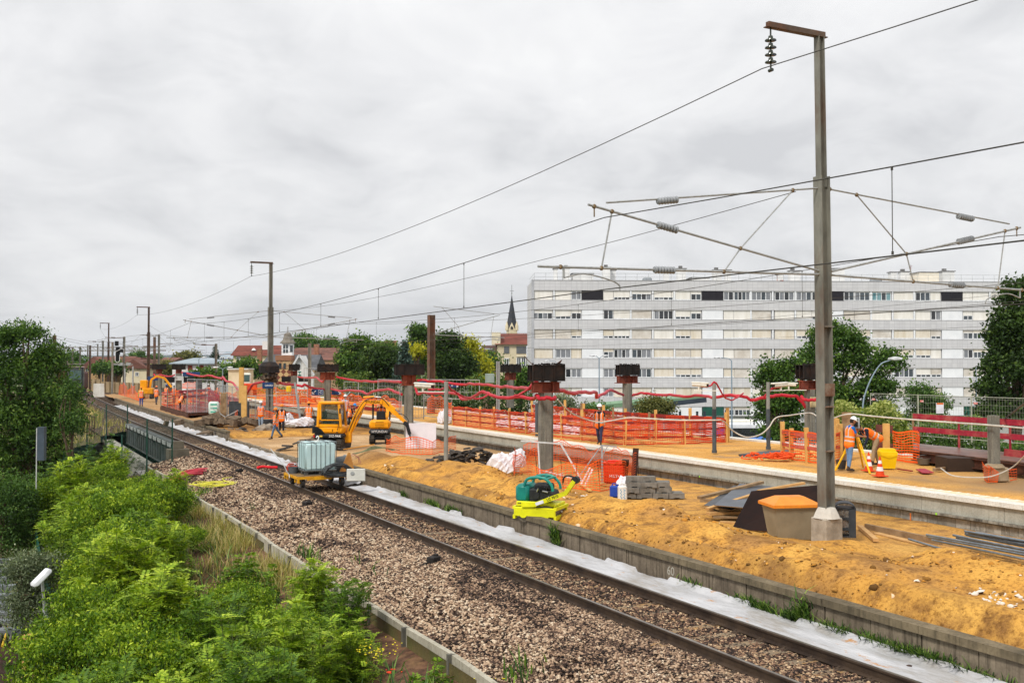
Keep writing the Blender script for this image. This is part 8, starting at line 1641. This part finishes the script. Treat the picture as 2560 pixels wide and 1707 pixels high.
def conifer(label,px,Y,pyt,pyb,wpx,seed=0,kind='blue',zb=-3.6):
    base=pm(px,Y,zb);r=np.random.RandomState(seed);zt=HC+(911-pyt)/F*Y-zb;z0=HC+(911-pyb)/F*Y-zb;R0=wpx/2/F*Y;t=thing('conifer',label,'conifer',base);b=MB();b.cyl((0,0,0),(0,0,zt),.22,.03,n=8);P=[];q=[]
    z=z0
    while z<zt:
        f=(zt-z)/(zt-z0);n=int(10*f+4)
        for i in range(n):
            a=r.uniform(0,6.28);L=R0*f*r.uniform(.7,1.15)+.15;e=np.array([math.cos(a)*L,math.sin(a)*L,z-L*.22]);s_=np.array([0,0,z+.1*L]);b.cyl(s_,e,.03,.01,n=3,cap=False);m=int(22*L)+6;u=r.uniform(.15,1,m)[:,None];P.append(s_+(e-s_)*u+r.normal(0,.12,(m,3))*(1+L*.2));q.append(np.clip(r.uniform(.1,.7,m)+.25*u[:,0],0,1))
        z+=max(.35,(zt-z0)/16)
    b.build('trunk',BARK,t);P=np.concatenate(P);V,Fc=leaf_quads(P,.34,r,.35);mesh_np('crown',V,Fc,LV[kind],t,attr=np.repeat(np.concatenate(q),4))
conifer('small dark conifer behind the modern house',537,190,866,900,30,1);conifer('dark blue-green conifer with drooping boughs left of the rust mast',1011,100,851,945,62,2);conifer('pale blue conifer top left of the big round trees',858,150,852,890,30,3);conifer('slim grey-green conifer behind the dark one',1030,120,862,915,44,4)
for k,(lb,px,Y,rc,kind,kw) in enumerate((('round green tree behind the brown villa roof',765,260,[(735,842,795,880),(745,838,780,865)],'mid',dict(n_cl=150)),('second round green tree behind the roofs, right of the first',822,260,[(797,850,848,888),(815,846,842,870)],'mid',dict(n_cl=130)),
    ('tall broad green tree left of the second pillar',900,118,[(868,838,925,900),(845,870,905,950),(880,850,945,930),(850,915,925,975)],'broad',dict(n_cl=520,leaf=.3)),('wide dark green tree behind the small digger',950,108,[(905,872,985,940),(915,905,1000,985),(935,865,985,915)],'dark',dict(n_cl=420,leaf=.3)),('leafy tree behind the house chimneys',975,150,[(930,862,992,905)],'broad',dict(n_cl=150,leaf=.36)),
    ('tall green tree directly left of the rust mast',1050,125,[(1022,838,1075,885),(1030,815,1072,850),(1022,870,1078,950)],'broad',dict(n_cl=340,leaf=.32)),('biggest dark green tree right of the rust mast',1125,105,[(1085,838,1150,895),(1078,870,1170,945),(1100,832,1140,870),(1110,880,1188,965),(1075,920,1160,985)],'dark',dict(n_cl=900,leaf=.28)),
    ('yellow-green tree at the right of the biggest dark tree',1185,118,[(1160,855,1200,930),(1165,880,1225,960),(1158,845,1190,880),(1185,925,1236,990)],'yellow',dict(n_cl=420,leaf=.26)),('small yellow foliage showing left of the rust mast',1044,104,[(1034,864,1060,900)],'yellow',dict(n_cl=46,leaf=.26)),('ivy covered bush against the small brown house',1222,150,[(1208,884,1236,940)],'mid',dict(n_cl=110,leaf=.3)),('green tree at the foot of the beige house',1300,95,[(1288,915,1330,990),(1255,940,1300,990)],'broad',dict(n_cl=150,leaf=.26)))):
    lf=kw.pop('leaf',.5);ptree('tree',lb,px,Y,rc,lf,kind,per=26,spread=.42 if Y<150 else .9,seed=50+k,limbs=6,**kw)
def hedge(label,P0,P1,h,w,kind,n,seed,leaf=.16,name='hedge'):
    r=np.random.RandomState(seed);P0=Vector(P0);P1=Vector(P1);L=(P1-P0).length;u=r.uniform(0,1,n);a=np.array(P0);d=np.array(P1-P0);side=np.array([-d[1],d[0],0])/L;hh=h*(1+.22*np.sin(u*L*.9)+.12*np.sin(u*L*2.7));z=hh*r.uniform(.05,1,n) ** .8;P=a+d*u[:,None]+side*(r.uniform(-.5,.5,n)*w)[:,None]+np.array([0,0,1])*z[:,None]
    t=thing(name,label,'hedge',P0);b=MB();m=int(L/1.3)
    for i in range(m): p=P0.lerp(P1,(i+.5)/m)-P0;b.cyl(p,p+Vector((0,0,h*.8)),.05,.02,n=5)
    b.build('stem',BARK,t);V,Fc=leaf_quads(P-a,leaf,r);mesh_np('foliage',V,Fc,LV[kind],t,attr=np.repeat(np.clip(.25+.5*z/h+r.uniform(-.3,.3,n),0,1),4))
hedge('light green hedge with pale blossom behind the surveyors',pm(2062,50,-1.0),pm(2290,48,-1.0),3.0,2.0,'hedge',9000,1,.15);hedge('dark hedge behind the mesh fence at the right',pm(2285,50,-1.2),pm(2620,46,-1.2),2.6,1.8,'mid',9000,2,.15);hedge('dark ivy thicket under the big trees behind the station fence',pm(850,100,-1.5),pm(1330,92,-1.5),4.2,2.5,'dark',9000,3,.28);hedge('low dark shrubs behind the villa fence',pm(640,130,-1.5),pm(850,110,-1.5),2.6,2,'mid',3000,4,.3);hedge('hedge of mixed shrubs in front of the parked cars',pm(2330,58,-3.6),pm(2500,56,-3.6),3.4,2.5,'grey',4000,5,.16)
ptree('tree','large leafy poplar-like tree just right of and behind the big mast',2080,66,[(1995,850,2090,960),(2030,795,2110,900),(2090,850,2180,960),(2010,930,2140,1060),(2130,920,2235,1020),(2180,865,2262,950),(2110,990,2230,1080),(2070,810,2160,900)],.19,'broad',n_cl=950,per=24,spread=.27,seed=80,trunk_r=.25,limbs=16,shell=.45)
ptree('tree','darker leafy tree left of the big mast before the apartment block',1935,62,[(1890,900,1965,985),(1940,890,2010,975),(1885,975,2000,1080),(1920,940,2020,1040),(1900,1050,2010,1110)],.18,'broad',n_cl=560,per=24,spread=.25,seed=81,trunk_r=.2,limbs=12,shell=.45)
ptree('tree','small round tree between the large tree and the mesh fence notice',2310,72,[(2268,960,2330,1030),(2310,985,2370,1060),(2270,1010,2350,1080)],.17,'mid',n_cl=330,per=24,spread=.3,seed=82,trunk_r=.12,limbs=6)
ptree('tree','tall dense tree cut by the right edge of the view',2540,60,[(2470,760,2600,900),(2510,690,2620,800),(2455,860,2580,990),(2480,960,2620,1090),(2440,945,2500,1010),(2435,1000,2510,1075),(2490,810,2560,880)],.2,'dark',n_cl=1050,per=26,spread=.28,seed=83,trunk_r=.3,limbs=14,shell=.5)
ptree('tree','weeping olive-green shrub with bare twigs behind the net barrier',1640,68,[(1590,1000,1690,1060),(1610,992,1670,1030)],.14,'olive',n_cl=220,per=24,spread=.3,seed=84,trunk_r=.08,limbs=10)
ptree('tree','thin dark shrub behind the big pillar',1420,70,[(1385,985,1440,1040)],.14,'grey',n_cl=70,per=22,spread=.3,seed=85,trunk_r=.06,limbs=5);ptree('tree','low shrub right of the thin dark one',1462,72,[(1440,1010,1530,1045)],.14,'mid',n_cl=60,per=22,spread=.3,seed=86,trunk_r=.06,limbs=5)
def frond_mesh(shoots,H_,spread,seed,nl=8,fl=.34,lw=.066,tone=0):
    """upright shoots with pinnate fronds"""
    r=np.random.RandomState(seed);Ps=[];Rn=[];b=MB()
    for k in range(shoots):
        a=r.uniform(0,6.28);rr=spread*math.sqrt(r.uniform(0,1));h=H_*(1-.45*(rr/spread) ** 2)*r.uniform(.8,1.1);e=Vector((math.cos(a)*rr,math.sin(a)*rr,h));s_=Vector((math.cos(a)*rr*.35,math.sin(a)*rr*.35,-.2));m=s_.lerp(e,.5)+Vector((r.uniform(-.2,.2),r.uniform(-.2,.2),0));P=spline([s_,m,e],5);b.tube(P,[.014*(1-i/len(P))+.003 for i in range(len(P))],4)
        nf=int(h*21)
        for f in range(nf):
            u=.22+.78*(f/nf);p=P[min(len(P)-1,int(u*(len(P)-1)))];g=f*2.4+r.uniform(-.3,.3);L=fl*r.uniform(.7,1.25)*(1.15-.5*max(0,u-.75)*2);el=r.uniform(-.25,1.0)+.5*max(0,u-.8)
            d0=np.array([math.cos(g)*math.cos(el),math.sin(g)*math.cos(el),math.sin(el)]);side=np.array([-math.sin(g),math.cos(g),0]);base=np.array(p);tn=r.uniform(-.16,.16)+.40*(u-.6)+tone
            for j in range(nl):
                v=(j+.6)/nl;c=base+d0*L*v+np.array([0,0,-.35*L*v*v]);lw_=lw*(1.15-.5*v)
                up=np.array([0,0,1.0]);fw=d0*.45
                for sgn in (-1,1):
                    tip=c+(side*sgn+fw+r.normal(0,.10,3)-up*.15)*lw_*1.25;mid=(c+tip)/2;wv=d0*lw_*.30
                    Ps.append((c,mid+wv,tip,mid-wv));Rn.append(np.clip(.5+tn+r.uniform(-.18,.18),0,1))
    return np.array(Ps).reshape(-1,3),np.repeat(np.array(Rn),4),b.mesh('stem',TWIG)
def mk_leafmesh(name,V,rn,m):
    o=mesh_np(name,V,np.arange(len(V)).reshape(-1,4),m,attr=rn);me=o.data;bpy.data.objects.remove(o);return me
VAR=[]
for k in range(5):
    V,rn,st=frond_mesh(24,2.4+.25*(k % 3),1.15,100+k,tone=(-.05,.06,0,-.2,.1)[k],fl=(.34,.38,.30,.34,.40)[k],lw=(.066,.072,.058,.066,.075)[k]);VAR.append((mk_leafmesh('foliage',V,rn,LV['lime']),st))
for k in range(3):
    r9=np.random.RandomState(400+k);q9=random.Random(k);bl=[((q9.uniform(-.7,.7),q9.uniform(-.7,.7),q9.uniform(1.1,2.2)),(q9.uniform(.5,.8),q9.uniform(.5,.8),q9.uniform(.4,.6))) for _ in range(6)]+[((0,0,1.1),(1.1,1.1,.9))]
    P,rn=crown_points(bl,380,34,.12,r9,.55);V,Fc=leaf_quads(P,.075,r9,.45);b=MB()
    for _ in range(9): b.tube(spline([(0,0,-.2),(q9.uniform(-.3,.3),q9.uniform(-.3,.3),1),(q9.uniform(-.8,.8),q9.uniform(-.8,.8),2)],4),.012,4)
    VAR.append((mk_leafmesh('foliage',V,np.repeat(np.clip(rn+.05,0,1),4),LV['lime']),b.mesh('stem',TWIG)))
def shrub(name,label,p,sc,var,rz,cat='shrub',group=None):
    t=thing(name,label,cat,p,rz,group);t.scale=(sc,sc,sc*rng.uniform(.9,1.1));me,st=var
    for n,m in (('foliage',me),('stem',st)): o=bpy.data.objects.new(n,m);link(o,t)
    return t
SG='bright green saplings on the embankment';q=random.Random(12);cnt=0
for si in range(20):
    s=8.5+si*2.05
    for di in range(7):
        d=-1.0+di*1.12+q.uniform(-.4,.4)+(si % 2)*.5;s_=s+q.uniform(-.8,.8)
        lim=(4.4 if 22<s_<30 else 5.3 if s_<36 and s_>=30 else 6.0)+.4*math.sin(s_*.7)
        if d>lim or (d<2.3 and s_>25) or (d<.9 and s_>18) or (s_>44 and d>5): continue
        p=S(s_,d,LZ(d)-.05);sc=q.uniform(.8,1.1)*(1.05 if d<3.9 else .85 if d<5 else .62)
        if s_<15: sc *= .82
        shrub('sapling','bright green feathery sapling in the thicket on the embankment slope',p,sc,VAR[q.randrange(8)],q.uniform(0,6.28),group=SG);cnt+=1
        if d>3.5: pass
print('saplings',cnt)
for k,(px,py,Y,sc,kd) in enumerate(((250,1130,48,1.35,0),(300,1120,47,1.1,1),(200,1160,46,1.3,0),(150,1200,44,1.5,0),(350,1190,43,.9,1),(60,1230,44,1.6,0),(240,1190,43,1.1,1),(20,1290,42,1.6,0),(110,1260,41,1.3,0),(300,1200,42,.9,1))):
    if k==0:
        V,rn,st=frond_mesh(26,2.2,1.2,200,nl=6,fl=.22,lw=.055,tone=-.1);DV=[(mk_leafmesh('foliage',V,rn,LV['mid']),st)];V,rn,st=frond_mesh(22,2.0,1.1,201,nl=6,fl=.2,lw=.05,tone=-.15);DV.append((mk_leafmesh('foliage',V,rn,LV['dark']),st))
    p=D(px,py,Y);p.z-=1.6*sc*.6+.6;shrub('bush','dark green bush near the green mesh fence, %s' % ('one nearest the fence posts','one behind the mesh','middle one','one in front of the tree trunk','rightmost low one','one at the left','one before the steel column','leftmost','lowest','small one by the girder')[k],p,sc,DV[kd],k*1.3,cat='bush')
ptree('bush','silvery grey buddleia bush beside the green panel fence',75,28,[(25,1375,125,1480),(30,1450,130,1590),(60,1390,150,1460)],.09,'grey',zb=-3.6,n_cl=420,per=30,spread=.17,seed=90,trunk_r=.05,limbs=12,ar=.3,cat='bush')
ptree('bush','pale flowering climber over the green fence at bottom left',170,24,[(80,1560,200,1707),(130,1500,215,1600),(160,1590,240,1690)],.06,'hedge',zb=-3.6,n_cl=420,per=30,spread=.15,seed=91,trunk_r=.04,limbs=12,ar=.6,cat='bush')
ptree('bush','dark bush behind the buddleia at the left edge',10,40,[(-40,1180,80,1330),(-20,1280,60,1400)],.10,'mid',zb=-3.6,n_cl=420,per=26,spread=.25,seed=92,trunk_r=.06,limbs=10,ar=.5,cat='bush')
V,rn,st=frond_mesh(14,1.5,.7,300,nl=3,fl=.2,lw=.11,tone=-.2);BV=(mk_leafmesh('foliage',V,rn,LV['lime']),st)
for k,(px,py) in enumerate(((640,1440),(600,1425),(665,1475),(1080,1690))): p=G(px,py,-.7);shrub('bush','broad leaved darker shrub at the thicket edge, %s' % ('middle one','left one','right one','lowest one')[k],p-Vector((0,0,.7)),(.8,.75,.7,.6)[k],BV,k,cat='bush')
def blades(name,P,h,kind,seed,w=.012,lean=.35):
    r=np.random.RandomState(seed);P=np.asarray(P,float);n=len(P);a=r.uniform(0,6.28,n);hh=h*r.uniform(.4,1.25,n);d=np.stack([np.cos(a),np.sin(a),a*0],-1);s_=np.stack([-np.sin(a),np.cos(a),a*0],-1)*w;up=np.array([0,0,1.0]);le=r.uniform(.05,lean,n)[:,None]
    m=P+up*(hh*.6)[:,None]+d*le*(hh*.5)[:,None];t=P+up*(hh*.95)[:,None]+d*le*(hh*1.4)[:,None];V=np.stack([P-s_,P+s_,m+s_*.7,m-s_*.7,m-s_*.7,m+s_*.7,t+s_*.1,t-s_*.1],1).reshape(-1,3)
    return mesh_np(name,V,np.arange(8*n).reshape(-1,4),LV[kind],attr=np.repeat(np.clip(r.uniform(0,1,n),0,1),8),kind='stuff')
r=np.random.RandomState(77)
def gz(s,d): return np.interp(d,[-1.5,.5,3.2,5.6,6.95,7.05,8],[-3.65,-3.3,-2.1,-1.15,-.95,-.5,-.35])
n=7000;s=r.uniform(24,46,n);d=6.9-np.abs(r.normal(0,.9,n));k=vnoise(s*.6,d*.8,4)>.38;s,d=s[k],d[k];blades('dry_grass',sdpts(s,d,gz(s,d)),.55,'grass',1,.009,.6)
n=2600;s=r.uniform(10,24,n);d=6.8-np.abs(r.normal(0,.9,n));k=vnoise(s*.9,d*1.1,14)>.62;s,d=s[k],d[k];blades('dry_grass',sdpts(s,d,gz(s,d)),.35,'grass',2,.008,.8)
n=2200;s=r.uniform(14,48,n);d=7.15+np.abs(r.normal(0,.35,n));k=vnoise(s*.5,d*1.5,24)>.80;s,d=s[k],d[k];blades('weeds',sdpts(s,d,gz(s,d)),.28,'broad',3,.016,.9)
n=5000;s=r.uniform(76,150,n);d=r.uniform(2,9,n);k=vnoise(s*.2,d*.5,44)>.4;s,d=s[k],d[k];blades('dry_grass',sdpts(s,d,np.interp(d,[2,6.9,7.1,9],[-2.6,-.95,-.5,-.2])),.7,'grass',8,.035,.6)
n=5000;s=r.uniform(12,46,n);d=r.uniform(.5,6.4,n);blades('grass',sdpts(s,d,gz(s,d)),.5,'mid',4,.02,.9)
wp=[]
for px,py,kk,sp in ((1447,1360,260,.10),(1990,1510,200,.3),(2065,1545,160,.18),(2102,1550,160,.12),(2165,1580,150,.2),(2285,1600,120,.12),(2330,1635,260,.35),(2385,1650,260,.35),(1150,1262,120,.25),(1080,1240,60,.15),(1180,1280,120,.3),(1760,1470,60,.2),(2480,1690,120,.4)):
    p=G(px,py,-.05);s0,d0=sd(p);ss_=s0+r.normal(0,sp,kk);dd=np.minimum(12.5,12.48-np.abs(r.normal(0,.03,kk)));wp.append(sdpts(ss_,dd,(0*ss_-.02)+(.28*np.abs(r.normal(0,.6,kk)) if px in (1447,2102) else 0)))
blades('wall_weeds',np.concatenate(wp),.22,'broad',5,.014,1.2)
def dots(name,pts,kind_col,rr,label):
    b=MB()
    for i,p in enumerate(pts): b.blob(p,rr*rng.uniform(.7,1.3),jit=.3,seed=i,flat=.6)
    b.build(name,mat('flower'+kind_col,kind_col,rough=.6),kind='stuff')
dots('poppy_flowers_grass',[G(770+rng.gauss(0,14),1516+rng.gauss(0,8),-.75) for _ in range(22)]+[G(978+rng.gauss(0,9),1678+rng.gauss(0,4),-.2) for _ in range(10)]+[G(690+rng.gauss(0,12),1350+rng.gauss(0,8),-.6) for _ in range(6)],'#d8401c',.018,'')
dots('yellow_flowers_grass',[G(935+rng.gauss(0,30),1625+rng.gauss(0,14),-.2) for _ in range(60)]+[G(590+rng.gauss(0,25),1290+rng.gauss(0,10),-.5) for _ in range(40)]+[G(1230+rng.gauss(0,25),1695,-.5) for _ in range(14)],'#e8d820',.013,'')
n=2600;s=r.uniform(7,13.5,n);d=6.6-np.abs(r.normal(0,.8,n));blades('weeds',sdpts(s,d,gz(s,d)),.4,'lime',6,.02,1.0)
# ================================================================ air
b=MB();b.box((0,4300,77.6),(12000,9600,164.8));t=NT('haze_air');t.N.remove(t.b);v=t.N.new('ShaderNodeVolumePrincipled');v.inputs['Color'].default_value=(.80,.88,1,1);v.inputs['Density'].default_value=.00006;v.inputs['Anisotropy'].default_value=.2;t.L.new(v.outputs[0],t.o.inputs['Volume']);b.build('haze',t.m,kind='stuff')
